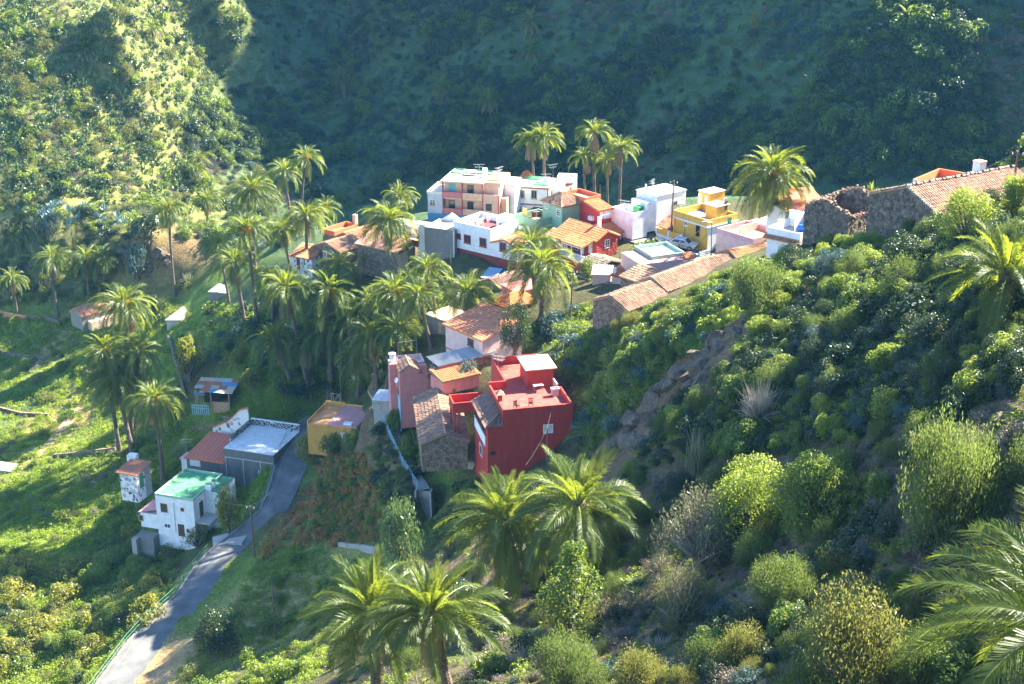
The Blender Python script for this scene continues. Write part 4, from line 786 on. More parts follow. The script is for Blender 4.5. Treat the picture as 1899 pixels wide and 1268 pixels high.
def b_crimson():
    h = House('crimson_house', 5, 893, 1035, 150, 13, 'big crimson block house with roof terrace, rooftop hut and tiled side balcony')
    h.box('wall', 'crimson_plaster', 1.62, 9.1, 0, 7.1, -2.5, 6.85); h.box('side_wall', 'crimson_plaster', 0, 1.615, 0.002, 6.9, -2.5, 5.75); h.box('rear_wall', 'crimson_plaster', 3.4, 8.7, 7.11, 14, 0, 6.85)
    t = .17; z0, z1 = 6.85, 7.5; mb = MB()
    for a in ((1.62, 9.1, 0, t), (9.1 - t, 9.1, t, 4.75), (8.7 - t, 9.1 - t - .002, 4.58, 4.75), (1.62, 1.62 + t, t, 7.1 - t), (1.62, 3.4, 7.1 - t, 7.1), (3.4, 3.4 + t, 7.1, 14 - t), (3.4, 8.7, 14 - t, 14), (8.7 - t, 8.7, 10.2, 14 - t)): mb.box(*a, z0 - .02, z1 + (.25 if a[3] > 7 else 0))
    mb.build('parapet', 'crimson_plaster', h.root); h.box('roof_deck', 'crimson_deck', 1.7, 9.0, .1, 7.1, 6.8, 6.9); h.box('roof_deck', 'crimson_deck', 3.5, 8.6, 7.1, 13.9, 6.8, 6.897)
    h.box('rooftop_hut', 'crimson_plaster', 5.8, 8.65, 6.4, 10.0, 6.9, 9.0); h.box('hut_roof', 'tan_deck', 5.5, 9.0, 6.1, 10.3, 9.0, 9.13); h.door('l', 5.8, (7.0, 7.8, 6.9, 8.8), 'crimson_deck', metric=True)
    h.box('stair_wall', 'pale_pink_plaster', 8.6, 8.75, 4.76, 6.39, 6.9, 7.8)
    A, B, C, D = (-.35, -.25, 5.75), (-.35, 6.9, 5.75), (1.6, 6.9, 6.75), (1.6, 1.2, 6.75); h.tiles(A, B, C, D, 'tile_dark', .3); h.tiles(A, (1.62, -.25, 5.75), (1.61, 1.19, 6.75), D, 'tile_dark', .3); MB().tube(A, D, .1, None, 6).build('ridge_tiles', 'tile_old', h.root, 'stuff')
    h.box('balcony_recess_shade', 'opening_shade', -.01, .3, .9, 6.4, 4.3, 5.7); h.box('balcony_railing', 'white_plain', -.12, -.02, .9, 6.4, 3.1, 4.25)  # flat black panel on the solid wall paints in the recess's shade
    mb = MB(); mb.box(-.16, -.1, .85, 6.45, 4.26, 4.33)
    mb.build('handrail', 'white_paint', h.root)
    for v in (.9, 2.7, 4.5, 6.3): h.box('balcony_post', 'crimson_plaster', -.1, .1, v, v + .16, 4.34, 5.72)
    h.win('f', 0, (1265, 680, 1332, 740), 'white_plaster', 'cream_deck', 2, 1, .1); h.win('f', 0, (910, 862, 944, 888), 'dark_metal', 'glass', 1); h.win('l', 0, (838, 815, 853, 890), 'white_paint', 'glass', 1)
    h.box('side_frame', 'crimson_plaster', -2.3, 1.6, 7.12, 9.6, 4.4, 4.6); h.parapet(-2.3, 1.6, 7.12, 9.6, 4.6, 1.0, 'crimson_plaster', None, .15)
    for u, v in ((-2.2, 7.2), (-1.7, 7.25), (-2.2, 9.4)): h.box('post', 'crimson_plaster', u, u + .2, v, v + .2, -1, 4.4)
    h.box('chimney', 'crimson_plaster', 1.64, 2.05, 2.2, 2.7, 7.5, 8.3)
    mb = MB(); mb.add([(1.4, 1.95, 8.3), (2.3, 1.95, 8.3), (2.3, 2.95, 8.3), (1.4, 2.95, 8.3), (1.85, 2.45, 8.75)], [(0, 1, 4), (1, 2, 4), (2, 3, 4), (3, 0, 4), (0, 3, 2, 1)]); mb.build('chimney_cap', 'tile_old', h.root)
    antenna(h.root, (3.45, 10.6, 7.4), 1.9, 2.4)
    # things standing on the terrace
    def put(name, u, v, z, yaw, label, cat, group=None):
        p = h.O + Vector((u * h.c - v * h.s_, u * h.s_ + v * h.c, z)); return empty(name, p, h.yaw + R(yaw), label, cat, group)
    for k, (u, v, yw) in enumerate(((3.35, 1.2, 25), (4.95, 1.5, -10))):
        c = put('garden_chair', u, v, 6.9, yw, ('black plastic garden chair nearer the tiled chimney on the crimson terrace', 'black plastic garden chair farther from the tiled chimney on the crimson terrace')[k], 'chair', 'terrace chairs')
        MB().box(-.25, .25, -.25, .25, .40, .45).build('seat', 'black_plastic', c)
        mb = MB()
        for q in range(5): mb.box(-.23 + q * .1, -.17 + q * .1, .22, .26, .45, .88)
        mb.box(-.25, .25, .21, .27, .84, .92); mb.build('backrest', 'black_plastic', c)
        for sx in (-.24, .2):
            for sy in (-.24, .2): MB().box(sx, sx + .045, sy, sy + .045, 0, .40).build('leg', 'black_plastic', c)
            MB().box(sx, sx + .05, -.25, .24, .62, .66).build('armrest', 'black_plastic', c)
    c = put('work_table', 6.7, 5.4, 6.9, 5, 'white-topped folding table in front of the rooftop hut', 'table'); MB().box(-.55, .55, -.3, .3, .7, .75).build('table_top', 'white_deck', c)
    for sx in (-.5, .45):
        for sy in (-.3, .25): MB().box(sx, sx + .05, sy, sy + .05, 0, .7).build('leg', 'grey_metal', c)
    c = put('wash_basin', 8.2, 3.9, 6.9, 0, 'pale stone wash basin against the terrace parapet', 'basin'); MB().box(-.5, .5, -.3, .3, 0, .75).build('pedestal', 'pale_pink_plaster', c); mb = MB(); mb.box(-.6, .6, -.4, -.3, .75, 1.0); mb.box(-.6, .6, .3, .4, .75, 1.0); mb.box(-.6, -.5, -.3, .3, .75, 1.0); mb.box(.5, .6, -.3, .3, .75, 1.0); mb.build('bowl', 'pale_pink_plaster', c); c.scale = (.75, .75, .85); MB().box(-.5, .5, -.3, .3, .76, .8).build('basin_floor', 'pale_blue_paint', c)
b_crimson()
def b_orange():
    h = House('ochre_house', 6, 1500, 580, 187.2, -15, 'ochre house with orange flat roof, shaded part coloured pink, at the head of the road')
    h.box('wall', 'ochre_plaster', -3.0, 3.9, .8, 7.4, -2, 2.3); h.box('roof_deck', 'orange_deck', -2.85, -.2, .95, 7.2, 2.25, 2.36); h.box('roof_deck', 'pink_deck', -.2, 3.8, .9, 7.3, 2.25, 2.55)  # pink deck colours in the shadowed part of the roof, orange the lit part
    mb = MB(); mb.box(-3.0, -.2, 7.2, 7.4, 2.3, 2.95); mb.box(-3.0, -2.84, .8, 7.19, 2.3, 2.75); mb.box(-.2, 3.9, 7.31, 7.45, 2.3, 2.75); mb.build('parapet', 'orange_plaster', h.root)
    h.win('f', .8, (1590, 498, 1612, 540), 'white_paint', 'white_paint', 1); h.box('roof_box', 'white_plain', 1.9, 3.0, 1.2, 1.9, 2.55, 2.8); h.box('side_wall', 'pale_blue_paint', 3.92, 4.4, 1.5, 6, -2, 1.7)
    mb = MB()
    for u in (-2.0, -.9):
        for v in (7.0, 7.6): mb.tube((u, v, 2.4), (u, v, 4.2), .03, None, 4)
    mb.tube((-2, 7, 4.2), (-.9, 7, 4.2), .03, None, 4); mb.tube((-2, 7, 2.6), (-.9, 7, 4.2), .025, None, 4); mb.build('pipe_frame', 'grey_metal', h.root)
wallmat('orange_deck', (0.62, 0.30, 0.12)); b_orange()
def b_garage():
    h = House('block_garage', 6, 575, 760, 200, -18, 'dark concrete-block garage with red ribbed roof and white flat roof')
    v0 = .6; h.box('wall', 'dark_block', 0, 5.9, v0, 7.4, -3, 2.1); h.sheet((-.15, v0 - .2, 2.15), (5.9, v0 - .2, 2.15), (5.9, 7.5, 2.9), (-.15, 7.5, 2.9), 'sheet_red', .6, .05)
    h.box('eave_board', 'orange_paint', -.2, 5.9, v0 - .28, v0 - .21, 2.0, 2.2); z = h.on('f', v0, 850, 605)[1]; u1 = h.on('f', v0, 1150, 665)[0]
    h.box('tall_wall', 'dark_block', 5.905, u1, v0 + .01, 8.6, -3, z); h.box('roof_deck', 'white_deck', 5.9, u1 + .05, v0 - .03, 8.7, z, z + .1)
    mb = MB(); mb.box(5.9, u1, 8.55, 8.75, z + .1, z + 1.0); mb.box(5.7, 5.9, 2.6, 8.75, z - .6, z + .9); mb.build('parapet', 'spotted_wall', h.root); h.box('coping', 'white_plain', 5.88, u1 + .02, 8.5, 8.8, z + 1.0, z + 1.06)
    mb = MB(); mb.add([(-.1, 8.2, 2.2), (5.7, 8.2, 2.2), (5.7, 8.2, z + 2.6), (4.4, 8.2, z + 2.2), (2.4, 8.2, z + .2), (-.1, 8.2, 3.1), (-.1, 8.45, 2.2), (5.7, 8.45, 2.2), (5.7, 8.45, z + 2.6), (4.4, 8.45, z + 2.2), (2.4, 8.45, z + .2), (-.1, 8.45, 3.1)], [(0, 1, 2, 3, 4, 5), (11, 10, 9, 8, 7, 6)] + [(i, (i + 1) % 6, 6 + (i + 1) % 6, 6 + i) for i in range(6)]); mb.build('stepped_wall', 'spotted_pale', h.root)
    tp = [(-.1, 3.1), (2.4, z + .2), (4.4, z + 2.2), (5.75, z + 2.6)]
    for (a, za), (b_, zb) in zip(tp, tp[1:]): MB().slab([(a, 8.05, za + .12), (b_, 8.05, zb + .12), (b_, 8.6, zb + .12), (a, 8.6, za + .12)], .1).build('coping', 'orange_paint', h.root)
    for u in (6.0, 8.6, 11.2):
        if u < u1: h.box('pilaster', 'concrete', u, u + .14, v0 - .04, v0 + .2, -3, z - 1.2)
    h.box('lintel', 'concrete', 5.95, u1, v0 - .05, v0 + .1, z - 1.3, z - 1.15); h.box('plaster_patch', 'white_deck', .5, 2.1, v0 - .012, v0 + .02, .9, 1.8)
    h.box('lean_to', 'spotted_pale', -1.6, -.02, v0 + 1.2, 3.6, -3, 1.1); h.box('lean_to_roof', 'pale_pink_plaster', -1.75, -.02, v0 + 1.0, 3.7, 1.1, 1.2)
    antenna(h.root, (-1.0, 2.4, 1.2), 2.6, .5); antenna(h.root, (2.0, 8.9, 2.4), 2.4, .2)
    h.box('wall_sign', 'pale_blue_paint', u1 - 2.4, u1 - 1.7, v0 - .03, v0 + .02, 1.0, 1.7)
stonemat('spotted_pale', [(0.72, 0.72, 0.70), (0.68, 0.67, 0.66), (0.70, 0.70, 0.68), (0.05, 0.05, 0.05)], (0.72, 0.72, 0.70), 1.6); b_garage()
def b_greenroof():
    h = House('green_roof_house', 6, 392, 1135, 193, -18, 'white two-storey house with a bright green flat roof and pink lean-to')
    z = 4.95; v0 = .3; h.box('wall', 'white_plaster', 0, 5.55, v0, 8, -2.5, z); h.parapet(-.03, 5.58, v0 - .03, 8.03, z, .32, 'pale_green_edge', 'green_deck', .16)
    h.box('side_wing', 'white_plaster', 5.56, 7.4, 3.4, 8, -2.5, z - .01); h.box('roof_deck', 'green_deck', 5.6, 7.38, 3.42, 7.98, z - .005, z + .05); h.box('wing_step', 'white_plaster', 5.57, 6.4, 3.38, 3.7, z, z + .75)
    h.win('f', v0, (415, 962, 458, 1018), 'brown_trim', 'glass', 2, 1, sill='white_plain'); h.win('f', v0, (545, 990, 567, 1013), 'brown_trim', 'glass', 2); h.win('f', v0, (440, 1092, 480, 1122), 'white_paint', 'glass', 2); h.door('f', v0, (530, 1098, 570, 1175)); h.win('f', v0, (585, 1128, 602, 1152), 'brown_trim', 'glass', 1)
    h.door('r', 5.55, (1.7, 2.6, 1.9, 4.0), 'brown_wood', metric=True); h.box('balcony_slab', 'concrete', 5.56, 7.6, .6, 3.3, 1.6, 1.85); MB().tube((2.6, v0 - .06, 0), (2.6, v0 - .06, 4.3), .06, None, 6).build('drainpipe', 'white_plain', h.root)
    h.box('lean_to', 'white_plaster', -2.7, -.02, .6, 3.8, -.2, 1.9); MB().slab([(-2.9, .4, 2.0), (-.01, .4, 2.9), (-.01, 4.0, 2.9), (-2.9, 4.0, 2.0)], .12).build('lean_to_roof', 'pink_deck', h.root); h.win('f', .6, (272, 1035, 303, 1075), 'tan_deck', 'glass', 1)
    h.box('retaining_wall', 'grey_block', -2.7, -.05, -1.0, .55, -3.5, -.7); h.box('retaining_wall', 'concrete', -2.9, -2.2, -1.7, -1.01, -3.5, -.9)
    h.box('chimney', 'white_plain', 6.0, 6.4, 4.4, 4.8, z + .05, z + .95); MB().tube((6.2, 4.6, z + .95), (6.2, 4.6, z + 1.15), .28, .3, 8).build('chimney_cap', 'green_deck', h.root); antenna(h.root, (4.2, 1.4, z + .1), 1.7, .1)
wallmat('pale_green_edge', (0.30, 0.50, 0.33)); b_greenroof()
def b_hut():
    h = House('garden_hut', 6, 155, 850, 197, -20, 'small white hut with black stone spots and a rusty red roof', 'hut')
    h.box('wall', 'spotted_wall_pale', 0, 2.6, 0, 3.2, -2, 2.1); MB().slab([(-.4, -.35, 2.2), (2.9, -.35, 2.2), (2.9, 3.5, 2.55), (-.4, 3.5, 2.55)], .12).build('roof', 'rust', h.root); h.door('r', 2.6, (.6, 1.5, -.2, 1.7), 'green_deck', metric=True); h.box('side_panel', 'concrete', 2.601, 2.63, 1.8, 3.1, -2, 2.0)
    t = empty('water_container', PD(*zp(6, 235, 685), 199), -.2, 'white caged water container behind the spotted hut', 'tank'); MB().box(-.6, .6, -.5, .5, 0, 1.0).build('tank', 'cloth_white', t); mb = MB()
    for k in range(5): mb.box(-.62 + k * .3, -.59 + k * .3, -.53, -.51, 0, 1.05)
    for k in range(4): mb.box(-.63, .63, -.55, -.531, .05 + k * .3, .08 + k * .3)
    mb.build('cage', 'grey_metal', t); MB().box(-.65, .65, -.55, .55, -.6, 0).build('pallet', 'timber', t)
stonemat('spotted_wall_pale', [(0.72, 0.72, 0.70), (0.06, 0.06, 0.06), (0.70, 0.69, 0.67), (0.68, 0.68, 0.66)], (0.72, 0.72, 0.70), 2.2); b_hut()
def b_shed():
    h = House('scrap_shed', 6, 665, 330, 211, -8, 'ramshackle shed of scrap boards with patchwork sheet roof', 'shed')
    rn = random.Random(3)
    for u, v in ((-.4, .2), (1.9, 0), (-.3, 3.2), (4.6, 0), (4.6, 3)): MB().tube((u, v, -1), (u, v, 2.5), .09, None, 6).build('post', 'timber', h.root)
    h.box('rear_wall', 'opening_shade', -.3, 4.6, 3.0, 3.1, -.6, 2.3); h.box('side_wall', 'timber', 1.9, 4.6, .05, .12, -.8, .9); h.box('side_wall', 'grey_block', 4.55, 4.62, .1, 3, -.8, 2.0)
    for i in range(5):
        for j in range(4):
            u0, v0_ = -.8 + i * 1.2, -.4 + j * 1.05
            if (i, j) in ((0, 0),): continue
            MB().slab([(u0, v0_, 2.45 + .12 * j + rn.uniform(0, .12)), (u0 + 1.25, v0_, 2.45 + .12 * j + rn.uniform(0, .1)), (u0 + 1.25, v0_ + 1.1, 2.58 + .12 * j + rn.uniform(0, .1)), (u0, v0_ + 1.1, 2.58 + .12 * j + rn.uniform(0, .1))], .03).build('roof_sheet', rn.choice(['sheet_metal', 'rust', 'blue_scrap', 'tan_deck', 'rust', 'concrete']), h.root)
    for k in range(7): MB().tube((-.5 + k * .05, .1 + k * .02, -.8), (-.3 + rn.uniform(-.3, .3), .05, 2.2 + rn.uniform(-.8, .3)), .05, None, 5).build('leaning_board', 'timber', h.root)
    mb = MB(); mb.box(-.8, 1.7, -.9, -.84, .5, .62); mb.box(-.8, 1.7, -.9, -.84, .1, .2)
    for k in range(9): mb.box(-.75 + k * .3, -.65 + k * .3, -.83, -.8, -.9, .7)
    mb.build('fence_panel', 'blue_rail', h.root); h.box('tarp', 'blue_scrap', -.6, 1.0, -.05, .02, 1.8, 2.3)
plain('blue_scrap', (0.08, 0.2, 0.36), 0.6); b_shed()
def b_left_tile():
    h = House('tile_barn', 8, 552, 755, 250, 46, 'grey barn with an orange tile roof among the palms', 'barn')
    h.box('wall', 'grey_block', 0, 9, 0, 3.7, -2.5, 0); h.gable(0, 9, 0, 3.7, 0, 1.1, 'u', 'tile_terracotta', 'grey_block', .15)
    h.box('low_wall', 'tan_deck', 1, 9, -1.2, -.02, -2.5, -1.0)
    h = House('water_tank_shed', 8, 1260, 790, 246, -14, 'open concrete water tank with green water and a shed roof', 'tank')
    h.box('wall', 'grey_block', 0, 4.6, 0, 5.2, -3, -.35); h.parapet(0, 4.6, 0, 5.2, -.35, .4, 'concrete', 'pond_water', .22); h.box('side_wall', 'concrete', -3.4, -.02, -.6, 3.8, -3, .2); MB().slab([(-3.6, -.8, .3), (0, -.8, .6), (0, 5, 1.1), (-3.0, 5, .8)], .1).build('roof_sheet', 'sheet_metal', h.root)
    h = House('block_cabin', 8, 1415, 650, 241, -14, 'windowless grey concrete cabin among the palm trunks', 'building'); h.box('wall', 'grey_block', 0, 4.6, 0, 4, -3, 1.6); h.box('roof_slab', 'concrete', -.1, 4.7, -.1, 4.1, 1.6, 1.72)
plain('pond_water', (0.16, 0.24, 0.06), 0.2); b_left_tile()
def b_stone_group():
    h = House('stone_farmhouse', 7, 1280, 835, 210.8, -38, 'stone farmhouse with small square window and tiled gable by the palms')
    x0 = h.on('f', 0, 1092, 800)[0]; w = -x0
    h.box('wall', 'stone_wall', x0, 0, 0, 5.5, -4, 0); h.gable(x0, 0, 0, 5.5, 0, 1.05, 'v', 'tile_old', 'stone_wall', .12, 'tile_terracotta'); h.stones('f', 0, x0 + .1, -.1, -3, .9, .4, 'wall_stone', lambda a: 1.05 * (1 - abs(a - x0 / 2) / (w / 2)))
    h.win('f', 0, (1165, 822, 1190, 865), 'white_paint', 'tan_deck', 1); h.door('f', 0, (1170, 900, 1197, 945), 'opening_shade')
    h = House('tall_stone_house', 7, 1240, 700, 218.3, -38, 'taller stone house with orange-walled terrace and chimney')
    h.box('wall', 'stone_wall', -2.6, 0, 0, 6, -5, -.5); h.parapet(-2.6, 0, 0.02, 5.2, -.5, .75, 'orange_paint', 'terracotta_deck', .16); h.box('chimney', 'tan_deck', -1.3, -.7, 5.3, 5.9, -.4, 1.5)
    h.box('right_wall', 'stone_wall', .01, 4.2, 0, 6.2, -5, -.6); h.gable(.01, 4.2, 0, 6.2, -.6, 1.05, 'v', 'tile_terracotta', 'stone_wall', .15)
    h = House('stone_chapel', 7, 1660, 830, 202.2, -36, 'broad stone building with flat pinkish roof behind a palm')
    x0 = h.on('f', 0, 1392, 780)[0]
    h.box('wall', 'stone_wall', x0, 0, 0, 6.4, -4.5, 0); h.stones('f', 0, x0 + .1, -.1, -3.5, -.1, .42); h.box('plaster_corner', 'tan_deck', .001, .03, .1, 2.4, -4, -.4)
    MB().slab([(x0 - .25, -.3, .05), (.3, -.3, .05), (.3, 3.2, 1.2), (x0 - .25, 3.2, 1.2)], .14).build('roof', 'pink_roof', h.root); MB().slab([(x0 - .25, 6.7, .05), (.3, 6.7, .05), (.3, 3.21, 1.2), (x0 - .25, 3.21, 1.2)], .14).build('roof', 'pink_roof', h.root)
    MB().add([(-.05, 0, 0), (-.05, 6.4, 0), (-.05, 3.2, 1.1), (-.3, 0, 0), (-.3, 6.4, 0), (-.3, 3.2, 1.1)], [(0, 1, 2), (5, 4, 3), (0, 3, 4, 1), (1, 4, 5, 2), (2, 5, 3, 0)]).build('gable_wall', 'stone_wall', h.root)
    h = House('spotted_cottage', 7, 1090, 960, 212.9, -28, 'tiny white cottage with black stone spots and a red door', 'cottage')
    x0 = h.on('f', 0, 945, 900)[0]; h.box('wall', 'spotted_wall_pale', x0, 0, 0, 3.4, -2, 1.9); h.door('f', 0, (985, 868, 1010, 948), 'maroon_paint', 'white_paint'); h.tiles((x0 - .2, -.2, 1.9), (.2, -.2, 1.9), (.2, 3.4, 3.0), (x0 - .2, 3.4, 3.0), 'tile_terracotta'); h.box('yard_wall', 'concrete', x0 - 2.4, x0 - .02, -1.2, -.9, -2, .3)
wallmat('pink_roof', (0.52, 0.27, 0.19), stain=0.5); b_stone_group()
def b_ruins():
    h = House('roofless_ruin', 3, 665, 575, 142, 45, 'roofless dry-stone ruin with tile fragments on its wall tops', 'ruin')
    V, U = 5.1, 6.2
    def wall(nm, pts, axis, c, t=.5):
        mb = MB(); n = len(pts)
        P = [((c, a, z) if axis == 'u' else (a, c, z)) for a, z in pts]; Q = [((c + t, a, z) if axis == 'u' else (a, c + t, z)) for a, z in pts]
        mb.add(P + Q, [tuple(range(n)), tuple(range(n, 2 * n))[::-1]] + [(i, (i + 1) % n, n + (i + 1) % n, n + i) for i in range(n)]); return mb.build(nm, 'dark_stone_wall', h.root)
    wall('gable_wall', [(0, -5), (V, -5), (V, 0.1), (V * .62, 1.2), (V * .45, 1.0), (0, -.1)], 'u', 0); h.stones('l', 0, .1, V - .1, -4, 1.1, .42, 'wall_stone', lambda a: 1.15 - abs(a - V * .55) * .5, .08)
    wall('side_wall', [(.5, -5), (U, -5), (U, -.9), (U * .7, -.6), (2.2, -.45), (.5, -.15)], 'v', 0); h.stones('f', 0, .6, U, -4, -.5, .42, 'wall_stone', lambda a: -.3 - a * .1, .08)
    wall('side_wall', [(.5, -5), (U, -5), (U, .3), (3, .1), (.5, .2)], 'v', V - .5); wall('rear_wall', [(.5, -5), (V - .5, -5), (V - .5, .3), (2.4, 1.3), (1.2, .5), (.5, -.5)], 'u', U - .5)
    rn = random.Random(5); mb = MB()
    for a0, a1 in (((0.2, 0, -.1), (.2, V * .55, 1.15)), ((.2, V * .55, 1.15), (.2, V, .1)), ((.4, .2, -.2), (U, .2, -.8)), ((.4, V - .2, .2), (U, V - .2, .3)), ((U - .2, .5, -.3), (U - .2, V * .5, 1.3)), ((U - .2, V * .5, 1.3), (U - .2, V, .3))):
        a0, a1 = Vector(a0), Vector(a1)
        for k in range(int((a1 - a0).length / .09)):
            p = a0.lerp(a1, rn.random()) + Vector((rn.uniform(-.3, .3), rn.uniform(-.3, .3), rn.uniform(.0, .15))); d = Vector((rn.uniform(-1, 1), rn.uniform(-1, 1), rn.uniform(-.3, .3))).normalized() * rn.uniform(.12, .26); mb.tube(p - d, p + d, rn.uniform(.06, .13), rn.uniform(.05, .1), 5)
    mb.build('loose_tiles', 'tile_old', h.root, 'stuff')
    h = House('old_barn', 3, 1300, 572, 131, 31, 'dry-stone barn with long terracotta tile roof weighted by ridge stones', 'barn')
    V, U, hr = 8.6, 14, 1.75; apx = 4.0
    MB().add([(0, 0, -5), (0, V, -5), (0, V, .1), (0, apx, hr - .05), (0, 0, -.05), (.5, 0, -5), (.5, V, -5), (.5, V, .1), (.5, apx, hr - .05), (.5, 0, -.05)], [(0, 1, 2, 3, 4), (9, 8, 7, 6, 5)] + [(i, (i + 1) % 5, 5 + (i + 1) % 5, 5 + i) for i in range(5)]).build('gable_wall', 'dark_stone_wall', h.root)
    h.stones('l', 0, .1, V - .1, -4, 1.6, .42, 'wall_stone', lambda a: hr * (1 - abs(a - apx) / (apx if a < apx else (V - apx) * 1.1)), .08)
    h.box('wall', 'dark_stone_wall', .51, U, 0, V, -5, -.1); h.tiles((-.1, -.35, -.2), (U, -.35, -.2), (U, apx, hr), (-.1, apx, hr), 'tile_old', .27, .5, .03); h.tiles((-.1, V + .2, 0), (U, V + .2, 0), (U, apx, hr), (-.1, apx, hr), 'tile_old', .3, .6, .03)
    mb = MB()
    for k in range(34):
        p = Vector((k * U / 34, apx + rn.uniform(-.15, .15), hr + .12)); r = rn.uniform(.14, .26); mb.tube(p - Vector((r, 0, 0)), p + Vector((r, rn.uniform(-.1, .1), 0)), r, r * .7, 6)
    for k in range(16):
        p = Vector((-.02, .1 + apx * k / 16, hr * k / 16 + .1)); mb.tube(p - Vector((.2, 0, 0)), p + Vector((.3, 0, .0)), .12, .1, 6)
    mb.build('ridge_stones', 'loose_stone', h.root, 'stuff')
    h = House('orange_roof_house', 3, 1115, 312, 156, 49, 'white house behind the old barn with bright orange inner parapet', 'house')
    h.box('wall', 'white_plaster', 0, 6.2, -4.6, 0, -4, -.9); h.parapet(0, 6.2, -4.6, 0, -.9, .9, 'orange_paint', 'orange_deck', .16)
    h.box('facing_wall', 'white_plain', -.022, -.002, -4.6, 0, -3, -.05); h.box('facing_wall', 'white_plain', 0, 6.2, -4.622, -4.602, -3, -.05)
    t = House('chimney_stack', 3, 1578, 300, 140, 30, 'square white chimney stack rising above the barn ridge', 'chimney'); t.box('shaft', 'white_plaster', 0, .85, 0, .85, -4, 1.35); t.box('cap', 'pale_pink_plaster', -.05, .9, -.05, .9, 1.35, 1.45)
b_ruins()
# ================================================================ palms
leafmat('palm_leaf', [(0.032, 0.058, 0.010), (0.055, 0.09, 0.014), (0.095, 0.13, 0.02)], (0.46, 0.54, 0.04), 0.46, gloss=0.02)
leafmat('palm_dead', [(0.20, 0.14, 0.08), (0.30, 0.22, 0.13)], (0.35, 0.25, 0.12), 0.25, gloss=0.03)
leafmat('palm_rib', [(0.22, 0.26, 0.06), (0.30, 0.30, 0.09)], (0.4, 0.4, 0.1), 0.1)
plain('date_stalk', (0.66, 0.25, 0.02), 0.7)
m, nt, out = newmat('palm_bark'); L = nt.links.new; b = N(nt, 'ShaderNodeBsdfPrincipled', i_Roughness=0.95); tc = N(nt, 'ShaderNodeTexCoord')
mp = N(nt, 'ShaderNodeMapping'); mp.inputs['Scale'].default_value = (2, 2, 7); L(tc.outputs['Object'], mp.inputs[0]); v = N(nt, 'ShaderNodeTexVoronoi', i_Scale=1.6); L(mp.outputs[0], v.inputs[0])
r = ramp(nt, v.outputs['Distance'], [(0.1, (0.19, 0.145, 0.11)), (0.7, (0.09, 0.065, 0.05))]); L(r.outputs[0], b.inputs['Base Color']); bp = N(nt, 'ShaderNodeBump', i_Strength=0.7, i_Distance=0.08); L(v.outputs['Distance'], bp.inputs['Height']); L(bp.outputs[0], b.inputs['Normal']); L(b.outputs[0], out.inputs[0])

def frond_mesh(name, droop, n=30, seed=0, dead=False, lw=0.026, twist=0.0):
    """unit-length pinnate frond along +X, arching down in -Z"""
    rn = np.random.default_rng(seed); S = 14; s = np.linspace(0, 1, S + 1)
    ang = -droop * (s ** 1.35); dx = np.cos(ang) / S; dz = np.sin(ang) / S
    X = np.concatenate([[0], np.cumsum(dx[:-1])]); Z = np.concatenate([[0], np.cumsum(dz[:-1])]); Yb = 0.05 * twist * s ** 2
    def at(t):
        return np.stack([np.interp(t, s, X), np.interp(t, s, Yb), np.interp(t, s, Z)], -1), np.interp(t, s, ang)
    V = []; F = []; MI = []
    w = 0.012 * (1 - s) + 0.003         # rachis as a three-sided rib
    for k in range(S + 1):
        c = np.array([X[k], Yb[k], Z[k]]); up = np.array([-math.sin(ang[k]), 0, math.cos(ang[k])])
        V += [c + up * w[k] * .6, c + np.array([0, w[k], 0]) - up * w[k] * .5, c - np.array([0, w[k], 0]) - up * w[k] * .5]
    for k in range(S):
        for q in range(3): F.append((k * 3 + q, k * 3 + (q + 1) % 3, k * 3 + 3 + (q + 1) % 3, k * 3 + 3 + q)); MI.append(1)
    ts = np.linspace(0.10, 0.99, n)
    for t in ts:
        p, a = at(np.array([t])); p = p[0]; a = a[0]
        tx = np.array([math.cos(a), 0, math.sin(a)]); nz = np.array([-math.sin(a), 0, math.cos(a)])
        ln = (0.10 + 0.13 * math.sin(math.pi * min(1, t * 0.92 + .1)) ** 0.8) * rn.uniform(.85, 1.1)
        if t < .2: ln *= .55
        for sd in (-1, 1):
            f = rn.uniform(.75, 1.0) + .5 * t; lift = rn.uniform(.15, .65) if not dead else rn.uniform(-1.0, -.2)
            d = tx * f + np.array([0, sd, 0]) * 1.0 + nz * lift; d /= np.linalg.norm(d)
            tip = p + d * ln - np.array([0, 0, ln * rn.uniform(.12, .4)]); mid = p + d * ln * .55
            wv = tx * lw * (.62 + .3 * rn.random()); b0 = len(V)
            V += [p - wv * .5, p + wv * .5, mid + wv * .55, mid - wv * .55, tip]; F += [(b0, b0 + 1, b0 + 2, b0 + 3), (b0 + 3, b0 + 2, b0 + 4, b0 + 4)]; MI += [0, 0]
    me = bpy.data.meshes.new(name); me.from_pydata([tuple(q) for q in V], [], [f if f[-1] != f[-2] else f[:3] for f in F])
    me.materials.append(M['palm_dead' if dead else 'palm_leaf']); me.materials.append(M['palm_dead' if dead else 'palm_rib']); me.polygons.foreach_set('material_index', MI); me.update(); return me
FR = {'up': [frond_mesh('frond', 0.85, 30, 1, twist=.6), frond_mesh('frond', 1.05, 30, 2, twist=-.8)], 'mid': [frond_mesh('frond', 1.45, 30, 3, twist=.8), frond_mesh('frond', 1.7, 30, 4, twist=-.5)],
      'low': [frond_mesh('frond', 1.25, 30, 5, twist=.5), frond_mesh('frond', 1.0, 30, 6, twist=-.6)], 'dead': [frond_mesh('frond', .7, 20, 7, True), frond_mesh('frond', .9, 20, 8, True)]}
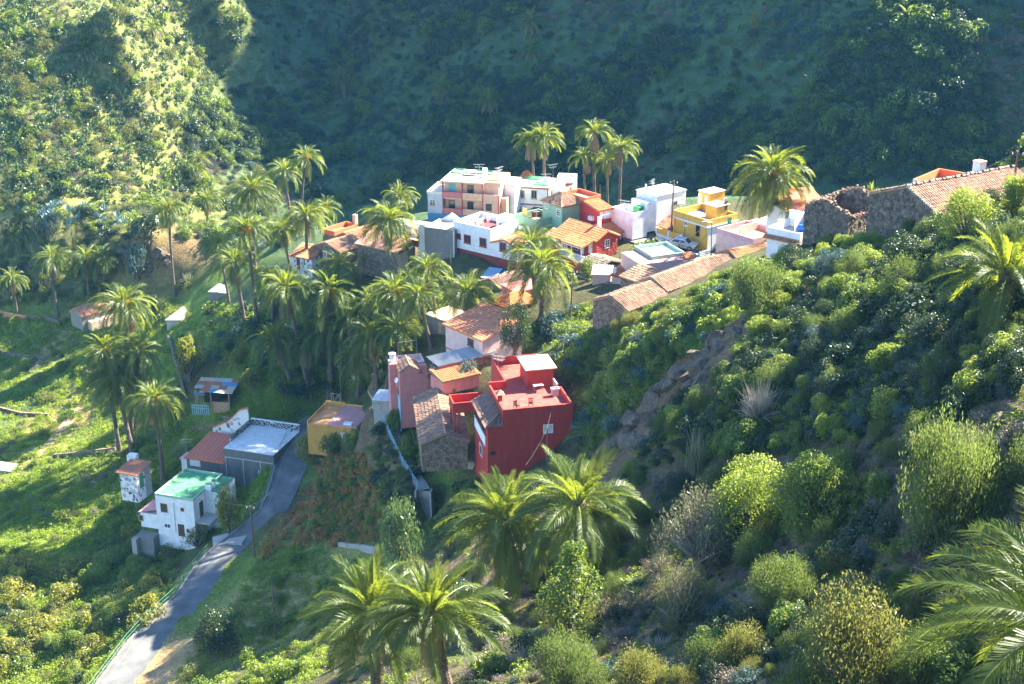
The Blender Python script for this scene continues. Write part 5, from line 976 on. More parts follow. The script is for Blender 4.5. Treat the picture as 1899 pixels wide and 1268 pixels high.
FRN = {'up': [frond_mesh('frond', 0.45, 66, 11, lw=.016, twist=.6), frond_mesh('frond', 0.65, 66, 12, lw=.016, twist=-.8)], 'mid': [frond_mesh('frond', 0.95, 66, 13, lw=.016, twist=.8), frond_mesh('frond', 1.2, 66, 14, lw=.016, twist=-.5)],
       'low': [frond_mesh('frond', 1.0, 66, 15, lw=.016, twist=.5), frond_mesh('frond', .85, 66, 16, lw=.016)], 'dead': [frond_mesh('frond', .7, 40, 17, True, .0115), frond_mesh('frond', .9, 40, 18, True, .0115)]}
def fruit_mesh():
    mb = MB(); rn = random.Random(2)
    for k in range(26):
        d = Vector((rn.gauss(.6, .35), rn.gauss(0, .45), rn.gauss(-.1, .35))).normalized() * rn.uniform(.5, 1.0); mb.tube((0, 0, 0), d * .6, .03, .02, 3); mb.tube(d * .6, d * .6 + Vector((d.x * .2, d.y * .2, -.35)), .045, .03, 3)
    me = bpy.data.meshes.new('fruit_cluster'); me.from_pydata(mb.v, [], mb.f); me.materials.append(M['date_stalk']); me.update(); return me
FRUIT = fruit_mesh()
def core_mesh():
    mb = MB(); prof = [(0.34, -.9), (0.42, -.45), (0.50, -.1), (0.42, .2), (0.2, .45)]; n = 10; vs = []
    for r_, z in prof: vs += [(r_ * math.cos(2 * math.pi * k / n) * (1 + .08 * (k % 2)), r_ * math.sin(2 * math.pi * k / n) * (1 + .08 * (k % 2)), z) for k in range(n)]
    fs = [(i * n + k, i * n + (k + 1) % n, (i + 1) * n + (k + 1) % n, (i + 1) * n + k) for i in range(len(prof) - 1) for k in range(n)]
    me = bpy.data.meshes.new('crown'); me.from_pydata(vs, [], fs); me.materials.append(M['palm_bark']); me.update(); return me
CORE = core_mesh()
def trunk_mesh(p1, r0, r1, bend, seed):
    """curved, slightly ringed trunk from the origin to p1"""
    rn = random.Random(seed); n, S = 10, max(8, int(p1.length / .5)); vs = []
    side = Vector((bend * math.cos(seed), bend * math.sin(seed), 0))
    for k in range(S + 1):
        t = k / S; c = p1 * t + side * math.sin(math.pi * t) * p1.length * .5; r_ = (r0 * (1 - t) + r1 * t) * (1 + .5 * math.exp(-t * 12)) * rn.uniform(.94, 1.06)
        for q in range(n): a = 2 * math.pi * q / n; vs.append((c.x + r_ * math.cos(a) * rn.uniform(.95, 1.05), c.y + r_ * math.sin(a) * rn.uniform(.95, 1.05), c.z - (.6 if k == 0 else 0)))
    fs = [(k * n + q, k * n + (q + 1) % n, (k + 1) * n + (q + 1) % n, (k + 1) * n + q) for k in range(S) for q in range(n)]
    me = bpy.data.meshes.new('trunk'); me.from_pydata(vs, [], fs); me.materials.append(M['palm_bark']); me.update(); return me
def palm(base, crown, wpx, label, group=None, dist=None, fruit=0, nf=56, near=False, seed=0, dead=7, young=False, tuft=1.0, topmin=-48):
    rn = random.Random(seed * 7 + 1)
    B = PD(base[0], base[1], dist) if dist else hit(*base)
    d = rays(*crown); C = Vector(d) * (B.y / d[1]); C.z += CAMZ
    if C.z < B.z + .3: C.z = B.z + .3
    dist_ = math.sqrt(C.x ** 2 + C.y ** 2 + (C.z - CAMZ) ** 2)
    Rm = wpx / 2 / (FPX / dist_); Lf = Rm * (1.16 if near else 1.38)          # frond length from crown width
    root = empty('palm_tree', B, 0, label, 'palm tree', group)
    off = C - B; tr = max(.16, min(.34, Rm * .075))
    me = trunk_mesh(off, tr * 1.15, tr * .95, rn.uniform(.0, .05), seed); link('trunk', me, root)
    k = Rm / 3.2; cr = link('crown', CORE, root); cr.location = off; cr.scale = (k * .8, k * .8, k); cr.rotation_euler = (rn.gauss(0, .07), rn.gauss(0, .07), rn.uniform(0, .6)); nf = int(nf * rn.uniform(.82, 1.12)); eo = rn.uniform(-9, 7); dead = max(0, dead + rn.randint(-2, 7)) if dead else 0
    sets = FRN if near else FR
    for i in range(nf):
        f = i / (nf - 1); el = 82 - (82 - topmin) * f ** .9 + rn.uniform(-11, 11) + eo * f; az = i * 137.5 + rn.uniform(-14, 14)
        kind = 'up' if el > 48 else ('mid' if el > 2 else 'low')
        if i >= nf - dead: kind = 'dead'; el = rn.uniform(-78, -55)
        o = link('frond', rn.choice(sets[kind]), cr); L_ = Lf * rn.uniform(.88, 1.06) * (.66 if el > 58 else .82 if el > 36 else 1) * (.8 if kind == 'dead' else 1)
        q = Matrix.Rotation(R(az), 4, 'Z') @ Matrix.Rotation(R(-el), 4, 'Y') @ Matrix.Rotation(R(rn.uniform(-25, 25)), 4, 'X')
        o.matrix_local = Matrix.Translation((.2 * k * math.cos(R(az)) / (k * .8), .2 * k * math.sin(R(az)) / (k * .8), .05)) @ Matrix.Diagonal((1 / (k * .8), 1 / (k * .8), 1 / k, 1)) @ q @ Matrix.Diagonal((L_, L_ * tuft, L_, 1))
    for i in range(fruit):
        a = -90 + (i - (fruit - 1) / 2) * 55 + rn.uniform(-15, 15); o = link('fruit_cluster', FRUIT, cr); o.matrix_local = Matrix.Translation((.35 * math.cos(R(a)), .35 * math.sin(R(a)), .1)) @ Matrix.Rotation(R(a), 4, 'Z') @ Matrix.Diagonal((1.15, 1.15, 1.15, 1))
    return root
G1 = 'palms in the grove below the village'
PALMS = [ # base px, crown px, crown width, label, kwargs
 ((560,440),(567,292),60,'tallest slim palm standing on the far edge of the grove, near the shaded gully',dict(fruit=1)),
 ((545,430),(527,317),64,'slim palm just beside the tallest palm of the grove',dict()),
 ((472,500),(467,352),86,'broad dense palm at the mouth of the shaded gully',dict(fruit=1,nf=64)),
 ((477,600),(458,425),84,'palm with orange fruit stalks and a long leaning trunk beside the grey cabin',dict(fruit=3)),
 ((425,560),(403,452),56,'short palm half hidden behind the palm with the leaning trunk',dict()),
 ((455,602),(434,485),80,'dark palm with ragged brown skirt in front of the grey cabin',dict(dead=14)),
 ((545,520),(524,425),66,'palm beside the spotted cottage yard',dict()),
 ((571,521),(568,400),74,'tall straight palm in front of the spotted cottage',dict()),
 ((606,455),(604,383),52,'palm crown poking up behind the orange-walled terrace',dict(fruit=1)),
 ((365,345),(369,293),44,'upper palm of the pair deep in the shaded gully',dict(nf=40)),
 ((360,352),(362,314),38,'lower palm of the pair deep in the shaded gully',dict(nf=40)),
 ((385,415),(384,370),52,'low palm with pale dry skirt at the gully mouth',dict(dead=14)),
 ((325,549),(313,386),60,'lone tall palm in front of the brown earth cliff',dict(fruit=1)),
 ((742,425),(741,362),62,'palm behind the turquoise terrace',dict()),
 ((727,505),(722,408),96,'big full palm in front of the broad stone building',dict(nf=68)),
 ((576,737),(530,533),102,'broad leaning palm standing over the garden plot with scrap shed',dict(nf=68)),
 ((610,735),(609,540),106,'broad palm with orange fruit at the heart of the grove',dict(fruit=4,nf=68)),
 ((616,737),(608,608),92,'lower palm under the crown of the fruiting palm in the grove',dict(nf=60,dead=12)),
 ((539,707),(512,630),88,'dark shaded palm with a curved trunk',dict(nf=60)),
 ((735,655),(734,543),106,'palm with yellow flower stalks beside the grey store',dict(fruit=3,nf=66)),
 ((801,645),(775,546),84,'palm with a bare trunk in front of the grey store',dict()),
 ((812,600),(794,498),80,'palm with one orange fruit bunch below the maroon wall',dict(fruit=2)),
 ((872,615),(866,543),98,'short palm touching the broad pink gable house',dict(nf=66,fruit=1)),
 ((700,720),(690,618),92,'palm behind the salmon-pink house, farther from its chimney',dict(nf=60)),
 ((718,715),(742,612),100,'palm behind the salmon-pink house, close to its chimney',dict(nf=64)),
 ((655,700),(652,588),84,'palm half buried among the crowns at the heart of the grove',dict(fruit=1)),
 ((572,722),(572,632),86,'low palm under the broad leaning palm',dict(dead=10)),
 ((690,640),(688,562),84,'palm in the second row of the grove behind the salmon-pink house',dict()),
 ((630,590),(628,492),72,'slender palm between the grove and the stone farmhouse',dict()),
 ((505,600),(502,515),70,'palm at the grove edge above the garden plot',dict(fruit=1)),
 ((664,735),(664,655),80,'short palm between the brown pole and the salmon-pink house',dict()),
 ((760,600),(762,520),72,'palm filling the gap before the grey store',dict()),
 ((108,587),(96,480),64,'slim palm beside the grey barn gable',dict()),
 ((166,556),(160,480),66,'palm behind the grey barn roof, fuller of two neighbours',dict(fruit=1)),
 ((195,548),(192,480),62,'palm with orange fruit behind the grey barn roof',dict(fruit=2)),
 ((32,584),(22,516),50,'small slim palm at the edge of the reeds',dict(nf=44)),
 ((243,800),(230,564),98,'tallest palm of the valley clump, with orange fruit bunches',dict(fruit=4,nf=66)),
 ((222,838),(192,648),94,'dark palm with orange fruit under the tallest palm of the valley clump',dict(fruit=4,nf=62)),
 ((243,833),(258,652),80,'palm tucked behind the front crowns of the valley clump',dict(fruit=2)),
 ((246,836),(219,702),106,'wide front palm of the valley clump with a curved trunk',dict(nf=66)),
 ((303,892),(285,740),94,'palm with white trunk band next to the green-roofed house',dict(fruit=2,nf=64)),
 ((990,352),(986,260),64,'dense palm standing behind the brown-trimmed house, shorter of a touching pair',dict(dist=226,dead=14)),
 ((1010,352),(1007,254),70,'dense palm standing behind the brown-trimmed house, taller of a touching pair',dict(dist=226,dead=14)),
 ((1103,372),(1102,246),66,'tallest palm behind the red annex terrace',dict(dist=219,dead=14)),
 ((1087,372),(1084,292),54,'short palm behind the hipped green house roof',dict(dist=219,dead=10)),
 ((1127,387),(1126,296),52,'thin palm squeezed between two taller palms behind the red annex',dict(dist=219,dead=12)),
 ((1148,387),(1152,275),64,'palm next to the white villa with a bare straight trunk',dict(dist=217,dead=14)),
 ((1433,425),(1435,322),128,'huge palm with orange fruit behind the pink terrace house',dict(dist=184,fruit=5,nf=80,dead=8)),
 ((1004,593),(1005,490),122,'large leaning palm beside the wooden pole, in front of the red village house',dict(nf=72,dead=10)),
 ((994,560),(984,450),96,'bushy palm just behind the large leaning palm',dict(nf=60)),
 ((700,1300),(690,1135),240,'lit palm of the pair low on the near slope',dict(nf=64,near=True,dead=12)),
 ((838,1305),(800,1135),236,'shaded palm of the pair low on the near slope',dict(nf=64,near=True,dead=12)),
 ((1000,1088),(938,962),236,'palm with a thick leaning trunk below the crimson house',dict(nf=60,near=True,dead=10)),
 ((1090,1075),(1072,936),250,'bright palm beside the conical tree below the crimson house',dict(nf=64,near=True,dead=10)),
 ((1845,600),(1868,512),230,'squat palm with grey dead skirt below the old barn',dict(nf=64,near=True,dead=16)),
 ((2020,1350),(2010,1195),540,'large near palm reaching in beside the dry slope',dict(nf=60,near=True,dead=6)),
 ((1098,818),(1096,808),80,'young stemless palm beside the crimson house',dict(nf=26,dead=0,topmin=10)),
]
for k, (b_, c_, w_, lb, kw) in enumerate(PALMS): palm(b_, c_, w_, lb, G1, seed=k + 3, **kw)
def joined_crown(n, seed, L_=1.0):
    rn = random.Random(seed); vs = []; fs = []; mi = []
    for i in range(n):
        f = i / (n - 1); el = 80 - 125 * f ** .9 + rn.uniform(-8, 8); az = i * 137.5; me = rn.choice(FR['up' if el > 48 else 'mid' if el > 0 else 'low'] if i < n - 8 else FR['dead'])
        q = Matrix.Rotation(R(az), 4, 'Z') @ Matrix.Rotation(R(-el), 4, 'Y'); b0 = len(vs)
        vs += [tuple(q @ v.co) for v in me.vertices]; fs += [tuple(j + b0 for j in p.vertices) for p in me.polygons]; mi += [(2 if i >= n - 8 else p.material_index) for p in me.polygons]
    me = bpy.data.meshes.new('crown'); me.from_pydata(vs, [], fs); [me.materials.append(M[q]) for q in ('palm_leaf', 'palm_rib', 'palm_dead')]; me.polygons.foreach_set('material_index', mi); me.update(); return me
FARC = [joined_crown(38, 5), joined_crown(38, 9)]
for k, (b_, c_, w_, lb) in enumerate([((822,188),(820,158),54,'thin palm high on the shaded mountainside, beside another'), ((910,222),(906,182),54,'palm on the shaded mountainside nearest the village pair of palms'), ((985,72),(985,38),50,'palm high up the shaded mountainside above a dead brown crown'),
  ((985,105),(984,90),46,'withered brown palm crown on the shaded mountainside'), ((1503,180),(1503,164),56,'short palm in the hollow of the shaded mountainside'), ((1682,45),(1682,32),50,'palm near the rocks high on the shaded mountainside'), ((882,294),(880,270),48,'dim palm on the mountainside right above the apartment house'), ((860,330),(858,312),54,'dim low palm behind the apartment house roof'),
  ((286,84),(282,52),44,'palm on the sunny slope with visible grey trunk'), ((158,106),(156,90),36,'bright little palm on the sunny cactus slope'), ((1250,415),(1252,322+60),40,'low palm behind the white villa')]):
    B = hit(*b_); d = rays(*c_); C = Vector(d) * (B.y / d[1]); C.z += CAMZ; dd = C.length; Rm = w_ / 2 / (FPX / math.hypot(C.x, C.y)); root = empty('palm_tree', B, k * 1.3, lb, 'palm tree', 'palms scattered on the far slopes')
    off = Matrix.Rotation(-k * 1.3, 3, 'Z') @ (C - B); link('trunk', trunk_mesh(off, .3, .25, .02, k), root); o = link('crown', FARC[k % 2], root); o.location = off; o.scale = (Rm * 1.15,) * 3
# ================================================================ plants
leafmat('leaf_green', [(0.045, 0.085, 0.014), (0.085, 0.14, 0.022), (0.14, 0.20, 0.035)], (0.36, 0.46, 0.05), 0.45, gloss=0.03)
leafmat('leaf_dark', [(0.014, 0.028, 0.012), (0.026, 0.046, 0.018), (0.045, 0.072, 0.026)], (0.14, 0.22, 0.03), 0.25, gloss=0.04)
leafmat('leaf_bright', [(0.10, 0.16, 0.022), (0.15, 0.21, 0.03), (0.20, 0.25, 0.04)], (0.50, 0.58, 0.06), 0.5, gloss=0.03)
leafmat('leaf_olive', [(0.07, 0.095, 0.02), (0.11, 0.135, 0.03), (0.18, 0.185, 0.05)], (0.38, 0.37, 0.09), 0.42, gloss=0.02)
leafmat('leaf_heath', [(0.04, 0.075, 0.018), (0.07, 0.12, 0.028), (0.125, 0.165, 0.045)], (0.30, 0.38, 0.08), 0.42, gloss=0.02)
leafmat('leaf_teal', [(0.035, 0.07, 0.062), (0.06, 0.105, 0.092), (0.11, 0.165, 0.14)], (0.14, 0.24, 0.18), 0.25, gloss=0.03)
leafmat('leaf_greyheath', [(0.07, 0.075, 0.045), (0.12, 0.125, 0.075), (0.19, 0.18, 0.11)], (0.24, 0.24, 0.12), 0.3, gloss=0.02)
leafmat('leaf_citrus', [(0.07, 0.105, 0.018), (0.15, 0.18, 0.028), (0.27, 0.25, 0.04)], (0.52, 0.50, 0.05), 0.48, gloss=0.03)
leafmat('leaf_vine', [(0.16, 0.09, 0.035), (0.38, 0.21, 0.06), (0.54, 0.40, 0.12)], (0.7, 0.38, 0.08), 0.45, gloss=0.02)
leafmat('leaf_dry', [(0.12, 0.095, 0.075), (0.20, 0.165, 0.13), (0.28, 0.24, 0.19)], (0.25, 0.2, 0.15), 0.15, gloss=0.02)
leafmat('leaf_grass', [(0.10, 0.16, 0.016), (0.16, 0.24, 0.024), (0.23, 0.30, 0.036)], (0.55, 0.66, 0.05), 0.5, gloss=0.02)
leafmat('leaf_reed', [(0.14, 0.15, 0.07), (0.21, 0.22, 0.11), (0.30, 0.29, 0.17)], (0.4, 0.42, 0.2), 0.3, gloss=0.02)
leafmat('cactus_pad', [(0.08, 0.125, 0.045), (0.14, 0.19, 0.07), (0.25, 0.28, 0.13)], (0.2, 0.3, 0.08), 0.05, gloss=0.03)
leafmat('agave_leaf', [(0.10, 0.17, 0.17), (0.15, 0.24, 0.24), (0.22, 0.32, 0.31)], (0.2, 0.35, 0.3), 0.06, gloss=0.06)
plain('twig', (0.14, 0.105, 0.08), 0.95); plain('twig_pale', (0.34, 0.30, 0.24), 0.95)
def unit(v): return v / (np.linalg.norm(v, axis=-1, keepdims=True) + 1e-9)
def leaves_to_mesh(name, P, Nn, size, aspect, mat, stems, stemmat, rn, up=0.0, extra=None):
    k = len(P); t = unit(rn.normal(size=(k, 3)) + np.array([0, 0, up])); t = unit(t - (t * Nn).sum(1, keepdims=True) * Nn * (0.8 if up < 1 else .2)); b = unit(np.cross(Nn, t))
    s = (size * rn.uniform(.65, 1.35, k))[:, None]
    V = np.stack([P - t * s * .5, P + b * s * aspect * .5 + Nn * s * .06, P + t * s * .5, P - b * s * aspect * .5 + Nn * s * .06], 1).reshape(-1, 3); F = np.arange(4 * k).reshape(-1, 4); mi = np.zeros(k, int)
    if stems is not None and len(stems.v):
        sv = np.array(stems.v); q = [f for f in stems.f if len(f) == 4]; F = np.concatenate([F, np.array(q) + len(V)]); mi = np.concatenate([mi, np.ones(len(q), int)]); V = np.concatenate([V, sv])
    return mesh_np(name, V, F, [mat, stemmat], mi)
def bush(name, seed, nl, leaf, mat, rz=0.9, lobes=14, lr=(.28, .5), aspect=.55, up=0.0, stemmat='twig', nst=8, base=0.12, cone=0.0, trunk=None, spiky=0.0, inner=0.25, lz=1.0):
    """unit-radius leafy plant; lobes give it an uneven outline"""
    rn = np.random.default_rng(seed); C = []; Rr = []
    for i in range(lobes):
        a = rn.uniform(0, 2 * np.pi); z = rn.uniform(base, 1) ** .8; rmax = math.sqrt(max(0.03, 1 - (z * .92) ** 2)) * (1 - cone * z)
        q = rmax * math.sqrt(rn.uniform(.05, 1)) * .86; C.append((q * math.cos(a), q * math.sin(a), z * rz * .82)); Rr.append(rn.uniform(*lr) * (1 - .45 * cone * z))
    C = np.array(C); Rr = np.array(Rr); w = Rr ** 2 / (Rr ** 2).sum(); idx = rn.choice(lobes, nl, p=w)
    d = unit(rn.normal(size=(nl, 3)) + np.array([0, 0, .35])); rad = Rr[idx] * np.where(rn.random(nl) < inner, rn.uniform(.3, .9, nl), rn.uniform(.85, 1.08 + spiky, nl))
    P = C[idx] + d * rad[:, None] * np.array([1, 1, lz]); keep = P[:, 2] > 0.02; P = P[keep]; d = d[keep]
    Nn = unit(d + rn.normal(size=d.shape) * .55 + np.array([0, 0, .15]))
    st = MB()
    for i in range(min(nst, lobes)): st.tube((0.05 * math.cos(i), 0.05 * math.sin(i), -.15), tuple(C[i]), .035, .012, 4)
    return leaves_to_mesh(name, P, Nn, leaf, aspect, mat, st, stemmat, rn, up)
def twigs(name, seed, n, mat, L_=1.0, spread=1.0, r=.012, sub=3):
    rn = random.Random(seed); mb = MB()
    for i in range(n):
        a = rn.uniform(0, 6.28); e = rn.uniform(.35, 1.4) / spread; d = Vector((math.cos(a) * math.cos(e), math.sin(a) * math.cos(e), math.sin(e))); p = Vector((0, 0, -.05)); l = L_ * rn.uniform(.6, 1.1)
        q = p + d * l * .6; mb.tube(p, q, r * 1.6, r, 3)
        for s in range(sub): dd = (d + Vector((rn.gauss(0, .4), rn.gauss(0, .4), rn.gauss(.1, .3)))).normalized(); t_ = rn.uniform(.3, 1); mb.tube(p.lerp(q, t_), p.lerp(q, t_) + dd * l * .45, r, r * .4, 3)
    me = bpy.data.meshes.new(name); me.from_pydata(mb.v, [], [f for f in mb.f if len(f) == 4]); me.materials.append(M[mat]); me.update(); return me
def cactus_mesh(seed):
    rn = random.Random(seed); mb = MB(); tips = []
    def pad(p, d, n_, s):
        b = d.cross(n_).normalized(); vs = []
        for sg in (-1, 1): vs += [p + d * s * (.5 - .5 * math.cos(2 * math.pi * k / 8)) + b * s * .36 * math.sin(2 * math.pi * k / 8) + n_ * sg * s * .05 for k in range(8)]
        mb.add(vs, [(0, 1, 2, 3), (0, 3, 4, 7), (4, 5, 6, 7), (11, 10, 9, 8), (15, 12, 11, 8), (15, 14, 13, 12)] + [(k, (k + 1) % 8, 8 + (k + 1) % 8, 8 + k) for k in range(8)]); return p + d * s
    for i in range(9):
        a = rn.uniform(0, 6.28); p = Vector((math.cos(a), math.sin(a), 0)) * rn.uniform(0, .42); d = Vector((rn.gauss(0, .4), rn.gauss(0, .4), 1)).normalized()
        for j in range(rn.randint(2, 4)):
            n_ = Vector((rn.gauss(0, 1), rn.gauss(0, 1), .1)); n_ = (n_ - d * n_.dot(d)).normalized(); s = rn.uniform(.3, .48); e = pad(p, d, n_, s)
            for q in range(rn.randint(0, 2)): dd = (d + Vector((rn.gauss(0, .7), rn.gauss(0, .7), .2))).normalized(); nn = Vector((rn.gauss(0, 1), rn.gauss(0, 1), .2)); nn = (nn - dd * nn.dot(dd)).normalized(); pad(e - d * .04, dd, nn, s * .75)
            p = e - d * .04; d = (d + Vector((rn.gauss(0, .4), rn.gauss(0, .4), .25))).normalized()
    me = bpy.data.meshes.new('prickly_pear'); me.from_pydata(mb.v, [], mb.f); me.materials.append(M['cactus_pad']); me.update(); return me
def rosette(mb, c, L_, n, w, el0, el1, rn, tilt=Vector((0, 0, 1)), curl=.25):
    T = tilt.to_track_quat('Z', 'Y').to_matrix()
    for i in range(n):
        f = i / n; a = i * 2.39996; el = R(el1 + (el0 - el1) * f) + rn.gauss(0, .08); l = L_ * rn.uniform(.8, 1.1); pts = []
        for s in (0, .35, .7, 1): e = el + curl * s; pts.append(Vector((math.cos(a) * math.cos(e) * l * s, math.sin(a) * math.cos(e) * l * s, math.sin(e) * l * s)))
        b = Vector((-math.sin(a), math.cos(a), 0)); ww = (w * .6, w, w * .7, .004); vs = []
        for p, q in zip(pts, ww): vs += [c + T @ (p - b * q), c + T @ (p + b * q)]
        mb.add(vs, [(0, 1, 3, 2), (2, 3, 5, 4), (4, 5, 7, 6)])
def agave_mesh(seed):
    rn = random.Random(seed); mb = MB(); rosette(mb, Vector((0, 0, .05)), 1.0, 26, .075, 8, 82, rn); me = bpy.data.meshes.new('agave'); me.from_pydata(mb.v, [], mb.f); me.materials.append(M['agave_leaf']); me.update(); return me
def rosette_shrub(seed, mat, n=9, L_=.34, nl=16, h=.8, w=.05, curl=-.3):
    rn = random.Random(seed); mb = MB(); st = MB()
    for i in range(n):
        a = rn.uniform(0, 6.28); q = rn.uniform(0, .75); c = Vector((q * math.cos(a), q * math.sin(a), h * rn.uniform(.45, 1) * (1 - .4 * q))); rosette(mb, c, L_ * rn.uniform(.75, 1.2), nl, w, 2, 75, rn, (Vector((c.x * .5, c.y * .5, 1))).normalized(), curl); st.tube((0, 0, -.1), c, .03, .02, 4)
    me = bpy.data.meshes.new('rosette_shrub'); nq = len(mb.f); b0 = len(mb.v); me.from_pydata(mb.v + st.v, [], mb.f + [tuple(i + b0 for i in f) for f in st.f]); me.materials.append(M[mat]); me.materials.append(M['twig']); me.polygons.foreach_set('material_index', [0] * nq + [1] * len(st.f)); me.update(); return me
def blades(name, seed, n, L_, w, mat, lean=.5, rad=.5):
    rn = random.Random(seed); mb = MB()
    for i in range(n):
        a = rn.uniform(0, 6.28); q = rad * math.sqrt(rn.random()); p = Vector((q * math.cos(a), q * math.sin(a), -.05)); d = Vector((rn.gauss(0, lean), rn.gauss(0, lean), 1)).normalized(); l = L_ * rn.uniform(.5, 1.1); b = d.orthogonal().normalized() * w; b.rotate(Matrix.Rotation(rn.uniform(0, 6.28), 3, d)); m_ = p + d * l * .6; e = p + d * l + Vector((d.x, d.y, -.3)) * l * .3
        mb.add([p - b, p + b, m_ + b * .8, m_ - b * .8, e + b * .15, e - b * .15], [(0, 1, 2, 3), (3, 2, 4, 5)])
    me = bpy.data.meshes.new(name); me.from_pydata(mb.v, [], mb.f); me.materials.append(M[mat]); me.update(); return me
K = {
 'green': [bush('shrub', 20 + i, 900, .17, 'leaf_green') for i in range(3)], 'dark': [bush('shrub', 30 + i, 900, .16, 'leaf_dark') for i in range(3)],
 'bright': [bush('shrub', 40 + i, 800, .18, 'leaf_bright') for i in range(3)], 'olive': [bush('shrub', 50 + i, 1000, .14, 'leaf_olive', up=.8, aspect=.35) for i in range(3)],
 'teal': [bush('shrub', 60 + i, 900, .13, 'leaf_teal', rz=.75, aspect=.5, lobes=18, lr=(.2, .36)) for i in range(3)],
 'heath': [bush('heath_bush', 70 + i, 8000, .07, 'leaf_heath', rz=1.2, lobes=60, lr=(.07, .24), up=2.4, aspect=.26, spiky=.5, lz=2.0, nst=40) for i in range(3)],
 'heath_olive': [bush('heath_bush', 74 + i, 8000, .07, 'leaf_olive', rz=1.0, lobes=60, lr=(.07, .24), up=2.0, aspect=.3, spiky=.6, lz=1.7, nst=40) for i in range(2)],
 'broad': [bush('shrub', 80 + i, 6000, .085, 'leaf_green', rz=1.0, lobes=32, lr=(.12, .4), aspect=.6, nst=14) for i in range(2)], 'broad_bright': [bush('shrub', 84 + i, 6000, .08, 'leaf_bright', rz=.95, lobes=32, lr=(.12, .38), aspect=.5, nst=14) for i in range(2)],
 'teal_near': [bush('shrub', 88 + i, 4500, .06, 'leaf_teal', rz=.75, lobes=26, lr=(.16, .3), aspect=.5, nst=14) for i in range(2)],
 'citrus': [bush('crown', 90 + i, 1500, .15, 'leaf_citrus', rz=1.1, lobes=11, lr=(.18, .5), aspect=.5, base=.12) for i in range(3)],
 'round': [bush('crown', 94 + i, 5000, .075, 'leaf_dark', rz=1.25, lobes=26, lr=(.24, .38), aspect=.5, base=.05) for i in range(2)],
 'vine': [bush('vine', 100 + i, 260, .2, 'leaf_vine', rz=.45, lobes=8, lr=(.2, .34), inner=.4, nst=8) for i in range(4)],
 'dry': [twigs('dry_bush', 110 + i, 46, 'twig', 1.0) for i in range(2)], 'dry_pale': [twigs('dry_bush', 112 + i, 50, 'twig_pale', 1.0, 1.2) for i in range(2)],
 'dryleaf': [bush('shrub', 114 + i, 900, .11, 'leaf_dry', rz=.8, aspect=.3, up=.8, lobes=18, lr=(.2, .35)) for i in range(2)],
 'cactus': [cactus_mesh(120 + i) for i in range(4)], 'agave': [agave_mesh(130 + i) for i in range(3)],
 'rosette': [rosette_shrub(140 + i, 'leaf_bright') for i in range(2)], 'rosette_green': [rosette_shrub(144 + i, 'leaf_green', 7, .45, 16, .6, .05) for i in range(2)], 'rosette_teal': [rosette_shrub(146 + i, 'leaf_teal', 12, .22, 14, .8, .04) for i in range(2)],
 'reed': [blades('reed', 150 + i, 70, 1.6, .025, 'leaf_reed', .22, .7) for i in range(2)], 'grass': [blades('grass', 154 + i, 34, .42, .03, 'leaf_grass', .55, .5) for i in range(3)], 'drygrass': [blades('grass', 158 + i, 40, .45, .018, 'leaf_reed', .6, .5) for i in range(2)],
 'herb': [bush('herb', 160 + i, 90, .2, 'leaf_grass', rz=.35, lobes=7, lr=(.25, .4), nst=0) for i in range(3)], 'herb_dark': [bush('herb', 164 + i, 90, .2, 'leaf_green', rz=.4, lobes=7, lr=(.25, .4), nst=0) for i in range(2)],
 'cone': [bush('crown', 170, 4200, .075, 'leaf_green', rz=2.4, lobes=46, lr=(.22, .42), cone=.75, base=.0, aspect=.6)], 'column': [bush('crown', 172, 3600, .1, 'leaf_dark2', rz=2.3, lobes=40, lr=(.16, .3), base=.0, up=2.5, aspect=.32, spiky=.35, lz=2.0)] if False else None,
}
K['big_broad'] = [bush('shrub', 180, 15000, .042, 'leaf_green', rz=1.0, lobes=60, lr=(.08, .34), aspect=.55, nst=40)]
K['big_bright'] = [bush('shrub', 182, 15000, .04, 'leaf_bright', rz=.95, lobes=60, lr=(.08, .32), aspect=.5, nst=40)]
K['big_heath'] = [bush('heath_bush', 184, 15000, .06, 'leaf_heath', rz=1.2, lobes=90, lr=(.06, .2), up=2.4, aspect=.25, spiky=.5, lz=2.2, nst=60)]
K['big_olive'] = [bush('heath_bush', 186, 15000, .055, 'leaf_olive', rz=.95, lobes=90, lr=(.06, .2), up=2.0, aspect=.3, spiky=.6, lz=1.8, nst=60)]
K['heath_grey'] = [bush('heath_bush', 188 + i, 6000, .07, 'leaf_greyheath', rz=1.1, lobes=60, lr=(.07, .22), up=2.2, aspect=.26, spiky=.6, lz=1.8, nst=50, stemmat='twig_pale') for i in range(2)]
K['dry_fine'] = [twigs('dry_bush', 190, 150, 'twig_pale', 1.0, 1.1, .005, 5)]
leafmat('leaf_column', [(0.04, 0.075, 0.03), (0.07, 0.12, 0.045), (0.13, 0.18, 0.07)], (0.2, 0.3, 0.06), 0.3)
K['column'] = [bush('crown', 172, 3600, .13, 'leaf_column', rz=1.9, lobes=34, lr=(.16, .28), base=.0, up=2.5, aspect=.32, spiky=.35, lz=2.2)]

